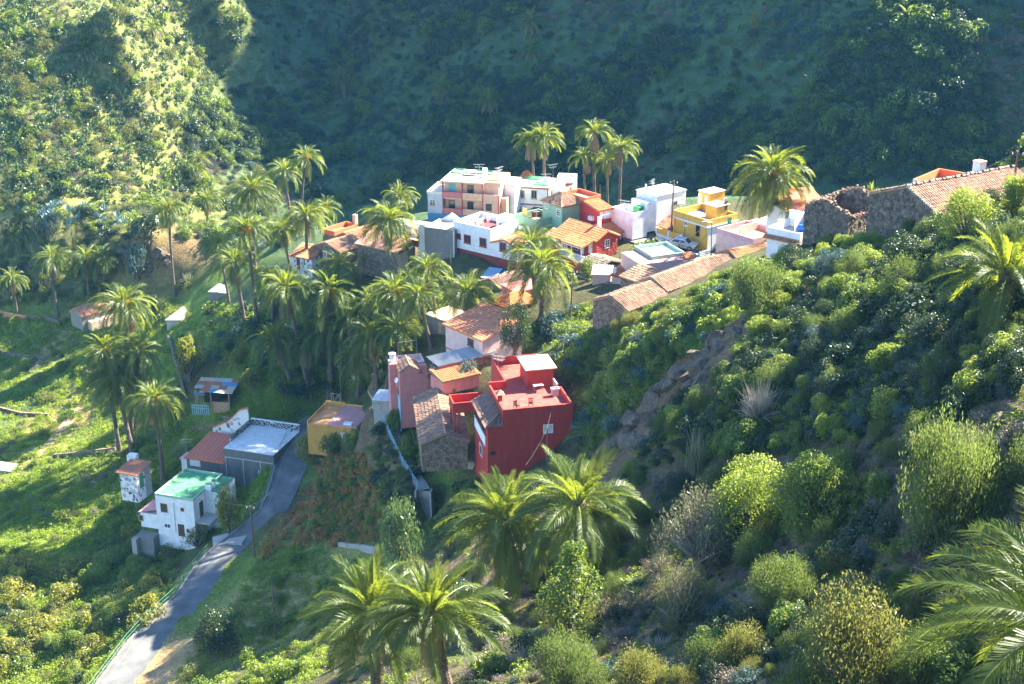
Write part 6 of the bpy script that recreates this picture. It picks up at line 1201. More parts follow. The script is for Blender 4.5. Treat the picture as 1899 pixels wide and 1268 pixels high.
from itertools import cycle
RG = np.random.default_rng(99)
def inpoly(x, y, poly):
    c = np.zeros(len(x), bool); n = len(poly)
    for i in range(n):
        x1, y1 = poly[i]; x2, y2 = poly[i - 1]
        c ^= ((y1 > y) != (y2 > y)) & (x < (x2 - x1) * (y - y1) / (y2 - y1 + 1e-12) + x1)
    return c
KEEP = []     # footprints (world) where no plant may grow
def keepout():
    for o in COL.objects:
        if o.type == 'MESH' and o.parent is not None and o.parent.get('category') in ('house', 'building', 'shed', 'barn', 'hut', 'tank', 'ruin', 'cottage', 'terrace', 'carport') and o.name.split('.')[0] in ('wall', 'side_wing', 'rear_wall', 'tall_wall', 'terrace_wall', 'gable_block', 'front_wall', 'side_wall', 'upper_wall', 'right_wall', 'terrace_block', 'lean_to', 'terrace_base', 'front_room', 'balcony_base', 'retaining_wall'):
            r = o.parent; b = np.array([v[:] for v in o.bound_box]); KEEP.append((r.location.x, r.location.y, math.cos(r.rotation_euler.z), math.sin(r.rotation_euler.z), b[:, 0].min(), b[:, 0].max(), b[:, 1].min(), b[:, 1].max()))
keepout()
RC = np.array([[(a.x + b.x) / 2, (a.y + b.y) / 2] for a, b in ROAD])
BARE = [(hit(px, py), r) for px, py, r in ((250,480,3.5), (290,475,4.5), (320,480,4.0), (300,500,4), (1245,705,2.3), (1290,680,2.3), (1335,640,2.3), (1375,605,2.2), (1200,760,1.9), (1170,800,1.7), (1415,570,1.8), (1270,720,1.8), (1320,690,1.8), (1355,660,1.6), (1430,1075,1.5), (1400,1110,1.2))]
def clear(x, y, m):
    ok = np.ones(len(x), bool)
    for p, r in BARE: ok &= np.hypot(x - p.x, y - p.y) > r
    for ox, oy, c, s, a0, a1, b0, b1 in KEEP:
        u = (x - ox) * c + (y - oy) * s; v = -(x - ox) * s + (y - oy) * c; ok &= ~((u > a0 - m) & (u < a1 + m) & (v > b0 - m) & (v < b1 + m))
    for i in range(len(RC) - 1):
        d = RC[i + 1] - RC[i]; t = np.clip(((x - RC[i, 0]) * d[0] + (y - RC[i, 1]) * d[1]) / (d @ d), 0, 1); ok &= np.hypot(x - RC[i, 0] - t * d[0], y - RC[i, 1] - t * d[1]) > 2.6 + m * .8
    return ok
def spots(poly, n, margin=.5, dmin=25., mask=None):
    P = np.array(poly, float); lo, hi = P.min(0), P.max(0); out = []; got = 0
    for _ in range(16):
        q = RG.uniform(lo, hi, (max(60, int(n * 2.0)), 2)); q = q[inpoly(q[:, 0], q[:, 1], poly)]
        if not len(q): continue
        p, t = hits(q[:, 0], q[:, 1], dmin); p = p[(t < 505) & clear(p[:, 0], p[:, 1], margin)]
        if mask: p = p[fbm(p[:, 0] * .8 + mask[2], p[:, 1] * 1.2 + mask[2], mask[0], 3) > mask[1]]
        out.append(p); got += len(p)
        if got >= n: break
    return np.concatenate(out)[:n] if out else np.zeros((0, 3))
def plants(kinds, poly, n, size, name, label, cat, group, margin=.4, sink=.08, dmin=25., tall=(.85, 1.2), mask=None):
    """individual plants; kinds = list of mesh groups, size in metres (radius)"""
    ps = spots(poly, n, margin, dmin, mask)
    for i, p in enumerate(ps):
        kd = kinds[int(RG.integers(len(kinds)))]; me = K[kd][int(RG.integers(len(K[kd])))]
        s = float(RG.uniform(*size)); o = bpy.data.objects.new(name, me); COL.objects.link(o); o.location = (p[0], p[1], float(gz(p[0], p[1])) - sink * s); o.rotation_euler = (float(RG.normal(0, .08)), float(RG.normal(0, .08)), float(RG.uniform(0, 6.28))); o.scale = (s * float(RG.uniform(.75, 1.35)), s * float(RG.uniform(.75, 1.35)), s * float(RG.uniform(*tall))); tag(o, label, cat, group)
def gn_group(coll):
    ng = bpy.data.node_groups.new('scatter', 'GeometryNodeTree'); ng.interface.new_socket('Geometry', in_out='INPUT', socket_type='NodeSocketGeometry'); ng.interface.new_socket('Geometry', in_out='OUTPUT', socket_type='NodeSocketGeometry')
    nd, lk = ng.nodes, ng.links; gi = nd.new('NodeGroupInput'); go = nd.new('NodeGroupOutput'); ip = nd.new('GeometryNodeInstanceOnPoints'); ci = nd.new('GeometryNodeCollectionInfo'); ci.inputs[0].default_value = coll; ci.inputs['Separate Children'].default_value = True; ci.inputs['Reset Children'].default_value = True
    def attr(n_, t):
        a = nd.new('GeometryNodeInputNamedAttribute'); a.data_type = t; a.inputs[0].default_value = n_; return a.outputs[0]
    e2r = nd.new('FunctionNodeEulerToRotation'); lk.new(attr('rot', 'FLOAT_VECTOR'), e2r.inputs[0])
    lk.new(gi.outputs[0], ip.inputs['Points']); lk.new(ci.outputs[0], ip.inputs['Instance']); ip.inputs['Pick Instance'].default_value = True; lk.new(attr('idx', 'INT'), ip.inputs['Instance Index']); lk.new(e2r.outputs[0], ip.inputs['Rotation']); lk.new(attr('scl', 'FLOAT_VECTOR'), ip.inputs['Scale']); lk.new(ip.outputs[0], go.inputs[0]); return ng
def stuff(name, label, cat, layers):
    """uncountable cover: layers = (kinds, polygon, n, size, margin)"""
    coll = bpy.data.collections.new(name + '_sources'); P = []; S = []; I = []; order = []
    for kinds, poly, n, size, margin, *mk in layers:
        ps = spots(poly, n, margin, 25., mk[0] if mk else None)
        ids = []
        for kd in kinds:
            for me in K[kd]:
                if me not in order: order.append(me)
                ids.append(order.index(me))
        s = RG.uniform(size[0], size[1], len(ps)); P.append(ps - np.stack([0 * s, 0 * s, .06 * s], 1)); S.append(np.stack([s * RG.uniform(.7, 1.4, len(ps)), s * RG.uniform(.7, 1.4, len(ps)), s * RG.uniform(.7, 1.25, len(ps))], 1)); I.append(RG.choice(ids, len(ps)))
    for k, me in enumerate(order): coll.objects.link(bpy.data.objects.new('src_%03d_%s' % (k, name), me))
    P = np.concatenate(P); S = np.concatenate(S); I = np.concatenate(I); me = bpy.data.meshes.new(name); me.vertices.add(len(P)); me.vertices.foreach_set('co', P.astype(np.float32).ravel())
    a = me.attributes.new('scl', 'FLOAT_VECTOR', 'POINT'); a.data.foreach_set('vector', S.astype(np.float32).ravel()); a = me.attributes.new('idx', 'INT', 'POINT'); a.data.foreach_set('value', I.astype(np.int32)); rot = np.stack([RG.normal(0, .1, len(P)), RG.normal(0, .1, len(P)), RG.uniform(0, 6.28, len(P))], 1); a = me.attributes.new('rot', 'FLOAT_VECTOR', 'POINT'); a.data.foreach_set('vector', rot.astype(np.float32).ravel()); me.update()
    o = link(name, me, None, None, 'stuff', label, cat); md = o.modifiers.new('scatter', 'NODES'); md.node_group = gn_group(coll); return o
LEFT = [(-60,-30),(490,-30),(420,120),(370,220),(345,330),(360,420),(250,400),(150,365),(-60,360)]
LEFT_LOW = [(-60,355),(330,390),(360,470),(350,540),(150,560),(-60,570)]
MOUNT = [(345,430),(330,330),(375,130),(450,-30),(1960,-30),(1960,300),(1700,330),(1500,350),(1200,370),(780,330),(700,370),(600,400),(520,460),(430,470)]
MEADOW = [(-60,570),(180,600),(330,560),(385,620),(330,720),(420,900),(300,890),(240,1000),(100,1040),(-60,1060)]
ORCHARD = [(-60,1050),(120,1030),(235,1000),(330,1030),(330,1080),(170,1268),(-60,1290)]
ROADSIDE = [(310,1268),(440,1110),(490,1010),(560,1010),(700,1050),(690,1150),(560,1290),(320,1290)]
VINEYARD = [(605,835),(680,845),(720,930),(700,1005),(600,1010),(545,1010),(580,900)]
VERGE = [(545,900),(572,905),(560,960),(500,1030),(470,1040),(520,960)]
GROVE = [(385,560),(520,570),(600,530),(740,520),(830,565),(800,620),(700,715),(560,745),(440,690),(385,650)]
PLOT = [(400,730),(480,690),(560,760),(560,790),(470,780),(400,790)]
BANK = [(905,640),(1000,600),(1095,560),(1100,640),(1230,600),(1330,520),(1420,495),(1360,620),(1190,740),(1085,860),(1070,720),(1010,650)]
GULLY = [(700,790),(770,780),(830,800),(880,890),(960,900),(860,1010),(790,1000),(740,960),(700,930)]
UPPER = [(1430,480),(1560,450),(1700,420),(1899,380),(1960,600),(1899,720),(1700,790),(1450,840),(1250,860),(1150,900),(1230,760),(1350,650)]
LOWER = [(730,1070),(880,1000),(1150,900),(1450,850),(1960,730),(1960,1290),(600,1290)]
# ---- uncountable cover
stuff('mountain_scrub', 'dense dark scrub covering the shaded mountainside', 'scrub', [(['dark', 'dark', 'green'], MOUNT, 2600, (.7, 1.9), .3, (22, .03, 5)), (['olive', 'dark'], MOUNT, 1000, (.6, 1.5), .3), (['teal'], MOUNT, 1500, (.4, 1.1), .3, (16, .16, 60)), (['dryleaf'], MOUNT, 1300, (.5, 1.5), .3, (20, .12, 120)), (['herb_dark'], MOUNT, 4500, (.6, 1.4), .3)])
stuff('slope_scrub', 'dry grass, small cactus and low herbs on the sunny hillside', 'scrub', [(['cactus'], LEFT, 1800, (.5, .95), .3), (['drygrass', 'drygrass', 'herb', 'herb_dark', 'dryleaf'], LEFT, 6500, (.4, 1.1), .3), (['drygrass', 'herb', 'reed', 'olive'], LEFT_LOW, 1200, (.5, 1.1), .3)])
stuff('meadow_grass', 'lush green grass and weeds on the valley floor', 'grass', [(['grass', 'herb', 'grass', 'drygrass'], MEADOW, 9000, (.5, 1.3), .2), (['grass', 'herb'], ORCHARD, 1500, (.6, 1.3), .2), (['grass', 'herb', 'drygrass'], ROADSIDE, 1800, (.4, 1.0), .2), (['herb_dark', 'grass', 'herb'], GROVE, 3000, (.5, 1.2), .2), (['grass', 'herb'], PLOT, 900, (.4, .9), .2), (['herb', 'grass'], [(400,880),(540,830),(470,960),(400,990),(340,990)], 500, (.4, .9), .1)])
stuff('slope_undergrowth', 'mixed low undergrowth between the bushes of the near slopes', 'undergrowth', [(['herb_dark', 'herb', 'drygrass', 'dryleaf', 'dry', 'herb_dark'], LOWER, 4000, (.3, .85), .2), (['herb_dark', 'herb', 'herb_dark', 'dark'], UPPER, 3000, (.35, .9), .2), (['herb_dark', 'herb', 'drygrass'], BANK, 2200, (.4, 1.0), .05), (['herb_dark', 'dry'], GULLY, 700, (.4, .9), .2), (['herb', 'drygrass', 'herb_dark', 'vine'], VINEYARD, 900, (.3, .7), .2)])
# ---- countable plants
plants(['cactus'], LEFT, 290, (.95, 1.5), 'prickly_pear', 'pale prickly pear clump on the sunny hillside', 'cactus', 'prickly pears on the sunny hillside')
plants(['green', 'green', 'olive', 'bright'], LEFT, 130, (.9, 2.3), 'hillside_bush', 'rounded green bush on the sunny hillside', 'bush', 'green bushes on the sunny hillside')
plants(['dark', 'olive'], LEFT, 70, (1.2, 2.6), 'olive_bush', 'dark olive bush on the sunny hillside', 'bush', 'dark bushes on the sunny hillside')
plants(['agave'], [(20,372),(330,395),(352,440),(330,470),(260,420),(60,425)], 95, (.9, 1.6), 'agave', 'blue-green agave on the bank above the earth cliff', 'agave', 'agaves above the earth cliff')
plants(['reed'], [(-40,415),(130,410),(150,470),(100,540),(-40,560)], 60, (1.0, 1.7), 'reed_clump', 'tall pale reed clump behind the slim palms', 'reeds', 'reeds behind the slim palms')
plants(['green', 'dark', 'bright'], LEFT_LOW, 60, (.9, 1.8), 'hillside_bush', 'green bush at the foot of the sunny hillside', 'bush', 'bushes at the foot of the sunny hillside')
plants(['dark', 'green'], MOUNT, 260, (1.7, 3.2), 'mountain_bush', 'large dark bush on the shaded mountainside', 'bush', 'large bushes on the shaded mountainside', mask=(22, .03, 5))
plants(['teal'], MOUNT, 200, (.9, 1.6), 'silver_shrub', 'silvery blue-green shrub on the shaded mountainside', 'bush', 'silvery shrubs on the shaded mountainside', mask=(16, .16, 60))
plants(['green', 'olive', 'bright'], [(420,300),(480,180),(720,40),(700,130),(560,290),(470,330)], 26, (1.2, 2.4), 'mountain_shrub', 'sun-tipped bush at the edge of the mountain shadow', 'bush', 'bushes at the shadow edge')
plants(['citrus', 'citrus', 'broad_bright', 'olive'], ORCHARD, 70, (1.0, 2.5), 'fruit_tree', 'yellow-green fruit tree in the orchard beside the road', 'tree', 'orchard trees beside the road', tall=(.9, 1.25))
plants(['green', 'dark'], ORCHARD, 16, (1.0, 1.8), 'shrub', 'dark bush among the orchard trees', 'bush', 'bushes among the orchard trees')
plants(['green', 'olive', 'bright', 'bright', 'reed', 'dryleaf'], MEADOW, 170, (.4, 1.5), 'shrub', 'bush in the valley meadow', 'bush', 'bushes in the valley meadow')
plants(['vine'], VINEYARD, 230, (.6, 1.0), 'grape_vine', 'rust-coloured grape vine on the terraced plot', 'vine', 'vines on the terraced plot')
plants(['green', 'herb', 'bright'], VINEYARD, 130, (.35, .9), 'plot_herb', 'green leafy plant among the rust-coloured vines', 'plant', 'green plants among the vines')
plants(['vine'], VERGE, 60, (.5, .9), 'grape_vine', 'rust-coloured vine trailing on the bank over the road', 'vine', 'vines on the road bank')
plants(['green', 'bright', 'olive'], ROADSIDE, 40, (.6, 1.5), 'shrub', 'green bush on the terraces beside the road', 'bush', 'bushes on the road terraces')
plants(['green', 'dark', 'dark', 'teal'], GROVE, 130, (.7, 1.7), 'grove_bush', 'bush growing under the palms of the grove', 'bush', 'bushes under the palms')
plants(['broad', 'bright', 'green', 'teal'], BANK, 90, (.9, 1.9), 'laurel_bush', 'leafy bush on the bank around the stone barn', 'bush', 'bushes around the stone barn')
plants(['broad_bright', 'broad_bright', 'broad', 'heath_olive'], [(1115,610),(1220,575),(1290,548),(1345,508),(1410,500),(1370,600),(1200,690),(1130,680)], 110, (.6, 1.5), 'laurel_bush', 'bright leafy bush on the bank right below the barn wall', 'bush', 'bright bushes below the barn wall', margin=.1)
plants(['dark', 'green', 'rosette_green'], GULLY, 60, (.7, 1.5), 'garden_bush', 'dark garden bush along the stepped path', 'bush', 'garden bushes along the stepped path')
plants(['teal_near'], [(1380,760),(1500,600),(1899,560),(1899,720),(1600,800)], 70, (.6, 1.2), 'silver_bush', 'silvery blue-green shrub in the shaded hollow of the near slope', 'bush', 'silvery shrubs in the shaded hollow')
plants(['broad', 'round', 'round', 'dark', 'broad_bright', 'heath'], UPPER, 240, (.5, 1.9), 'leafy_bush', 'leafy green bush on the shaded upper part of the near slope', 'bush', 'green bushes on the upper near slope')
plants(['rosette', 'rosette_green'], UPPER, 60, (.7, 1.3), 'rosette_shrub', 'star-leaved rosette shrub on the upper near slope', 'shrub', 'rosette shrubs on the upper near slope')
plants(['broad_bright', 'broad'], [(1430,470),(1500,450),(1640,440),(1640,480),(1480,520)], 22, (.8, 1.4), 'laurel_bush', 'lush bush growing against the dry-stone ruin', 'bush', 'bushes against the dry-stone ruin')
plants(['heath', 'heath', 'heath_olive', 'heath_grey'], LOWER, 140, (.5, 2.0), 'heath_bush', 'feathery olive heath bush on the dry lower slope', 'bush', 'heath bushes on the dry lower slope')
plants(['broad', 'round', 'dark', 'teal_near'], LOWER, 130, (.5, 1.6), 'leafy_bush', 'low leafy bush on the dry lower slope', 'bush', 'leafy bushes on the dry lower slope')
plants(['dry', 'dry_pale', 'dryleaf'], LOWER, 150, (.6, 1.5), 'dry_bush', 'leafless grey-brown bush on the dry lower slope', 'bush', 'dry bushes on the lower slope')
plants(['rosette', 'rosette_green'], [(850,1050),(1100,950),(1200,1100),(1000,1268),(850,1268)], 30, (.7, 1.2), 'rosette_shrub', 'star-leaved rosette shrub under the near palms', 'shrub', 'rosette shrubs under the near palms')
# ---- single trees and bushes the photograph picks out
def tree(kind, base, w, h, label, name='tree', cat='tree', trunk=.12, dist=None, group=None, lean=0.0, bark='twig'):
    """trunk + crown, sizes in pixels of the photograph"""
    B = PD(base[0], base[1], dist) if dist else hit(*base); dd = math.sqrt(B.x ** 2 + B.y ** 2 + (B.z - CAMZ) ** 2); r = w / 2 / (FPX / dd); H_ = h / (FPX / dd) / .88
    root = empty(name, B, RG.uniform(0, 6.28), label, cat, group); me = K[kind][int(RG.integers(len(K[kind])))]; zmax = max(v.co.z for v in me.vertices); rr = max(math.hypot(v.co.x, v.co.y) for v in me.vertices) * .92
    th = H_ * trunk; c = link('crown', me, root); c.location = (0, 0, th); c.scale = (r / rr, r / rr, (H_ - th) / zmax)
    mb = MB(); mb.tube((0, 0, -.4), (0, 0, th + .25 * (H_ - th)), r * .11 + .05, r * .06 + .03, 7)
    for k in range(5): a = k * 1.3; mb.tube((0, 0, th * .8), (math.cos(a) * r * .5, math.sin(a) * r * .5, th + (H_ - th) * (.3 + .08 * k)), r * .05 + .02, .02, 5)
    mb.build('trunk', bark, root)
for a in [('round',(955,655),78,98,'dense dark round tree beside the pink gable house','tree','tree',.1,161), ('column',(745,1052),94,130,'dense upright dark conifer-like tree at the end of the terrace','tree','tree',.04,142), ('cone',(1060,1178),136,176,'conical bright-leaved tree under the near palms'),
  ('citrus',(578,860),56,72,'small tree standing at the head of the road by the ochre house',), ('citrus',(470,722),46,42,'round citrus tree near the scrap shed'), ('citrus',(448,682),44,40,'citrus tree in the shade above the scrap shed'), ('citrus',(352,705),72,82,'pale green tree leaning over the old path wall'),
  ('broad_bright',(686,508),36,52,'bright round bush-tree against the stone farmhouse wall'), ('round',(405,1208),104,84,'dark round shrub-tree beside the lower road'), ('citrus',(425,985),56,92,'yellowish fruit tree against the green-roofed house'), ('olive',(365,1015),52,42,'brownish bush in front of the green-roofed house door'),
  ('big_heath',(1745,1025),210,262,'tall feathery heath on the dry slope crest'), ('big_broad',(1500,985),190,150,'big rounded laurel bush with bright top on the dry slope'), ('big_bright',(1385,1000),200,140,'broad sunlit bush beside the big laurel'), ('heath_grey',(1300,1050),190,150,'grey-green heath below the sunlit bush'), ('big_olive',(1590,1275),270,190,'spreading yellow-olive juniper at the slope foot'),
  ('big_heath',(1445,1120),140,100,'small heath above the yellow-olive juniper'), ('heath_grey',(1262,1160),116,120,'heath tufts beside the bare gully'), ('big_heath',(1045,1275),150,110,'heath under the conical tree'), ('heath_olive',(1175,1285),120,90,'low olive heath next to the conical tree foot'),
  ('big_heath',(1400,590),140,120,'dark heath on the ridge above the rock face'), ('teal_near',(1535,520),80,58,'pale candelabra bush below the dry-stone ruin'), ('rosette',(1612,388),36,48,'bright bush growing inside the roofless ruin'), ('big_bright',(1795,455),140,90,'sunlit yellow-green bush against the old barn roof'), ('broad_bright',(1885,400),70,70,'sunlit bush at the far end of the barn roof'),
  ('olive',(640,180),54,56,'pale lone tree in the mountain shadow'), ('green',(1200,490),64,46,'garden tree below the parked car'), ('green',(1090,520),34,44,'slender tree by the wooden pole'), ('olive',(1400,60),34,40,'sunlit tree catching light on the mountainside'), ('dry_fine',(1405,790),110,90,'bleached leafless shrub on the rock face'), ('reed',(1290,880),80,90,'grey reed clump at the foot of the rock face'),
  ('green',(615,842),44,40,'leafy bush against the ochre house wall'), ('green',(655,838),50,44,'bush at the steps beside the ochre house'), ('green',(803,872),64,52,'bush in front of the long barn gable'), ('green',(762,850),48,52,'shrub between the railed path and the long barn'), ('broad',(838,775),44,60,'bush between the long barn and the crimson house'), ('broad',(735,800),40,40,'bush at the foot of the salmon-pink house'), ('teal',(868,722),60,56,'silvery bush between the lichen roof and the crimson house'), ('bright',(250,430),40,36,'bush on the agave bank'), ('dark',(275,450),70,50,'dark bush hanging over the earth cliff'), ('teal',(255,520),44,70,'blue-green bush on the earth cliff face'), ('dark',(290,600),36,50,'dark clipped bush beside the water tank')]:
    tree(*a)
B = hit(1905, 690); o = link('agave', K['agave'][0], None, None, None, 'large blue-green agave on the near slope below the squat palm', 'agave'); o.location = B; o.scale = (1.7,) * 3
# ================================================================ street, paths, poles, wires, car and small things
def pz(px, py, h=0.0):
    p = hit(px, py); return p + Vector((0, 0, h))
def ribbon(name, mat, pts, width, lift, kind='structure', label=None, cat=None):
    """paved strip following points (world)"""
    v = []; f = []
    for i, p in enumerate(pts):
        a = pts[max(0, i - 1)]; b = pts[min(len(pts) - 1, i + 1)]; d = Vector((b.x - a.x, b.y - a.y, 0)).normalized(); n = Vector((-d.y, d.x, 0)) * width / 2
        for q in (p - n, p + n): v.append((q.x, q.y, p.z + lift))
        for q in (p - n, p + n): v.append((q.x, q.y, p.z + lift - .5))
    for i in range(len(pts) - 1):
        a = i * 4; f += [(a, a + 1, a + 5, a + 4), (a, a + 4, a + 6, a + 2), (a + 1, a + 3, a + 7, a + 5)]
    me = bpy.data.meshes.new(name); me.from_pydata(v, [], f); me.update(); return link(name, me, None, mat, kind, label, cat)
def dense(pts, n=6):
    out = []
    for a, b in zip(pts, pts[1:]): out += [a.lerp(b, t / n) for t in range(n)]
    return out + [pts[-1]]
# village street with the parking spot
ribbon('street', 'asphalt', dense(ST), 5.2, .03)
# stepped path below the salmon-pink house
ribbon('footpath', 'concrete', dense(PA), 1.5, .03)
def stairs(name, a, b, n, w, label):
    root = empty(name, b, 0, label, 'stairs'); d = a - b; f = Vector((d.x, d.y, 0)).normalized(); s = Vector((-f.y, f.x, 0)) * w / 2; run = Vector((d.x, d.y, 0)).length / n
    for k in range(n):
        z1 = d.z * (k + 1) / n; c0 = f * run * k; c1 = f * (run * (k + 1) + .02); mb = MB(); P = [c0 - s, c0 + s, c1 + s, c1 - s]
        mb.add([(p.x, p.y, z1 - .5) for p in P] + [(p.x, p.y, z1) for p in P], [(0, 3, 2, 1), (4, 5, 6, 7), (0, 1, 5, 4), (1, 2, 6, 5), (2, 3, 7, 6), (3, 0, 4, 7)]); mb.build('step', 'concrete', root)
    for sg in (-1, 1): MB().slab([s * sg * 1.0 + Vector((0, 0, .35)), s * sg * 1.25 + Vector((0, 0, .35)), s * sg * 1.25 + d + Vector((0, 0, .35)), s * sg * 1.0 + d + Vector((0, 0, .35))], .9).build('side_wall', 'concrete', root)
stairs('stairs', PZ(787, 910, 19.3), PZ(790, 976, 14.6), 14, 1.5, 'concrete garden stairs at the end of the railed path')
stairs('stairs', PZ(682, 800, 14.8), PZ(682, 832, 12.4), 8, 1.0, 'narrow stone steps beside the ochre house')
stairs('stairs', PZ(893, 830, 25.0), PZ(870, 880, 20.8), 12, 1.3, 'stone steps climbing along the crimson house wall')
def railing(name, pts, h, mat, label, rails=2, post=2.2, r=.035):
    root = empty(name, pts[0], 0, label, 'railing'); o = pts[0]; L_ = 0
    for k in range(rails):
        mb = MB()
        for a, b in zip(pts, pts[1:]): mb.tube(a - o + Vector((0, 0, h * (k + 1) / rails)), b - o + Vector((0, 0, h * (k + 1) / rails)), r, None, 5)
        mb.build('rail', mat, root)
    for a, b in zip(pts, pts[1:]):
        n = max(1, int((b - a).length / post))
        for k in range(n): p = a.lerp(b, k / n) - o; MB().tube(p - Vector((0, 0, .3)), p + Vector((0, 0, h)), r * 1.2, None, 5).build('post', mat, root)
LE = [a - (b - a).normalized() * .14 + Vector((0, 0, .12)) for a, b in ROAD]
railing('road_railing', LE[:7], 1.0, 'green_rail', 'green tube railing along the lower road')
railing('road_railing', LE[7:12], 1.0, 'green_rail', 'green tube railing along the road beside the block garage')
railing('path_railing', [p + Vector((-.6, -.3, .05)) for p in PA], 1.0, 'blue_rail', 'pale blue handrail along the concrete path', 3)
railing('road_railing', [PZ(532, 798, 9.6), PZ(556, 780, 9.9), PZ(575, 770, 10)], 1.0, 'green_rail', 'short green railing behind the white garage roof')
railing('street_railing', [p + Vector((1.2, -2.2, .05)) for p in ST[1:4]], 1.0, 'dark_metal', 'dark railing at the edge of the village street', 3)
def pole(base, top, label, dist=None, arm=True, r=.13, lamp=False):
    B = PD(*base, dist) if dist else hit(*base); d = rays(*top); T = Vector(d) * (B.y / d[1]); T.z += CAMZ; root = empty('utility_pole', B, 0, label, 'pole', 'utility poles'); off = T - B
    MB().tube((0, 0, -.6), off, r, r * .7, 8).build('shaft', 'pole_wood', root)
    if arm:
        mb = MB(); mb.tube(off + Vector((-.5, .1, -.35)), off + Vector((.5, -.1, -.35)), .05, None, 5); mb.tube(off + Vector((-.35, .1, -.75)), off + Vector((.35, -.1, -.75)), .04, None, 5); mb.build('crossarm', 'dark_metal', root)
        for k in (-.45, 0, .45): MB().tube(off + Vector((k, -k * .2, -.32)), off + Vector((k, -k * .2, -.1)), .05, .03, 6).build('insulator', 'white_paint', root)
    if lamp: mb = MB(); mb.tube(off, off + Vector((-.8, -.3, .2)), .04, None, 5); mb.tube(off + Vector((-.8, -.3, .22)), off + Vector((-1.3, -.5, .15)), .1, .14, 7); mb.build('lamp_head', 'grey_metal', root)
    return T
T = {}
T['y'] = pole((1245, 418), (1250, 335), 'tall dark pole between the white villa and the yellow house', 199)
T['y2'] = pole((1319, 470), (1320, 412), 'thin pole at the corner of the yellow house', 187, False, .08, True)
T['c'] = pole((1057, 596), (1063, 500), 'tall pole next to the large leaning palm')
T['r'] = pole((1880, 340), (1888, 280), 'pale pole above the barn ridge', 140)
T['k'] = pole((1014, 846), (1015, 792), 'short pole in front of the crimson wall', 146, False, .09)
T['a'] = pole((472, 1033), (464, 938), 'dark pole at the road bend by the driveway')
T['b'] = pole((511, 1180), (505, 1078), 'bare leaning pole on the tan terrace', None, False, .1)
T['d'] = pole((258, 965), (243, 872), 'pole beside the pink lean-to')
T['g'] = pole((632, 752), (632, 677), 'brown pole behind the ochre house roof')
T['w'] = pole((837, 508), (835, 466), 'thin post below the white house wall', None, False, .07)
T['v'] = pole((1112, 385), (1113, 342), 'weathered post behind the red annex', 214, False, .08)
def wire(name, a, b, sag, label, r=.022):
    mb = MB(); n = 14; P = [a.lerp(b, k / n) - a - Vector((0, 0, sag * 4 * (k / n) * (1 - k / n))) for k in range(n + 1)]; root = None
    for p, q in zip(P, P[1:]): mb.tube(p, q, r, None, 4)
    o = mb.build(name, 'wire', None, None, label=label, cat='cable', group='overhead cables'); o.location = a
wire('overhead_cable', T['a'], PD(700, 745, 176), 1.2, 'cable from the road-bend pole up to the salmon-pink house', .022)
wire('overhead_cable', T['a'] + Vector((.3, 0, -.5)), PD(556, 838, 196), .5, 'cable from the road-bend pole to the garage', .022)
wire('overhead_cable', T['d'], T['a'], 1.0, 'cable between the lean-to pole and the road-bend pole', .022)
wire('overhead_cable', PZ(610, 1002, 8.5), PD(884, 754, 152), .8, 'long pale cable rising to the crimson house', .022)
wire('overhead_cable', T['c'], T['k'], 2.2, 'cable from the tall pole down to the short pole', .01)
wire('overhead_cable', T['k'], PD(975, 862, 140), .3, 'stay wire from the short pole to the bank', .01)
wire('overhead_cable', T['g'], PD(722, 662, 172), .8, 'cable from the brown pole to the salmon-pink house', .025)
wire('overhead_cable', T['c'] + Vector((0, 0, -.4)), T['y2'], 1.5, 'cable between the tall pole and the yellow house pole', .02)
wire('overhead_cable', T['y'], PD(1180, 345, 210), .6, 'cable from the dark pole to the white villa', .02)
wire('overhead_cable', T['y'] + Vector((0, 0, -.3)), T['y2'] + Vector((0, 0, -.3)), .8, 'cable between the dark pole and the yellow house', .02)
wire('overhead_cable', T['r'], PD(1500, 400, 158), 1.6, 'cable from the pale pole to the white flat house', .02)
wire('overhead_cable', T['c'] + Vector((.2, 0, -.6)), PD(1215, 520, 155), .8, 'cable from the tall pole over the stone barn', .02)
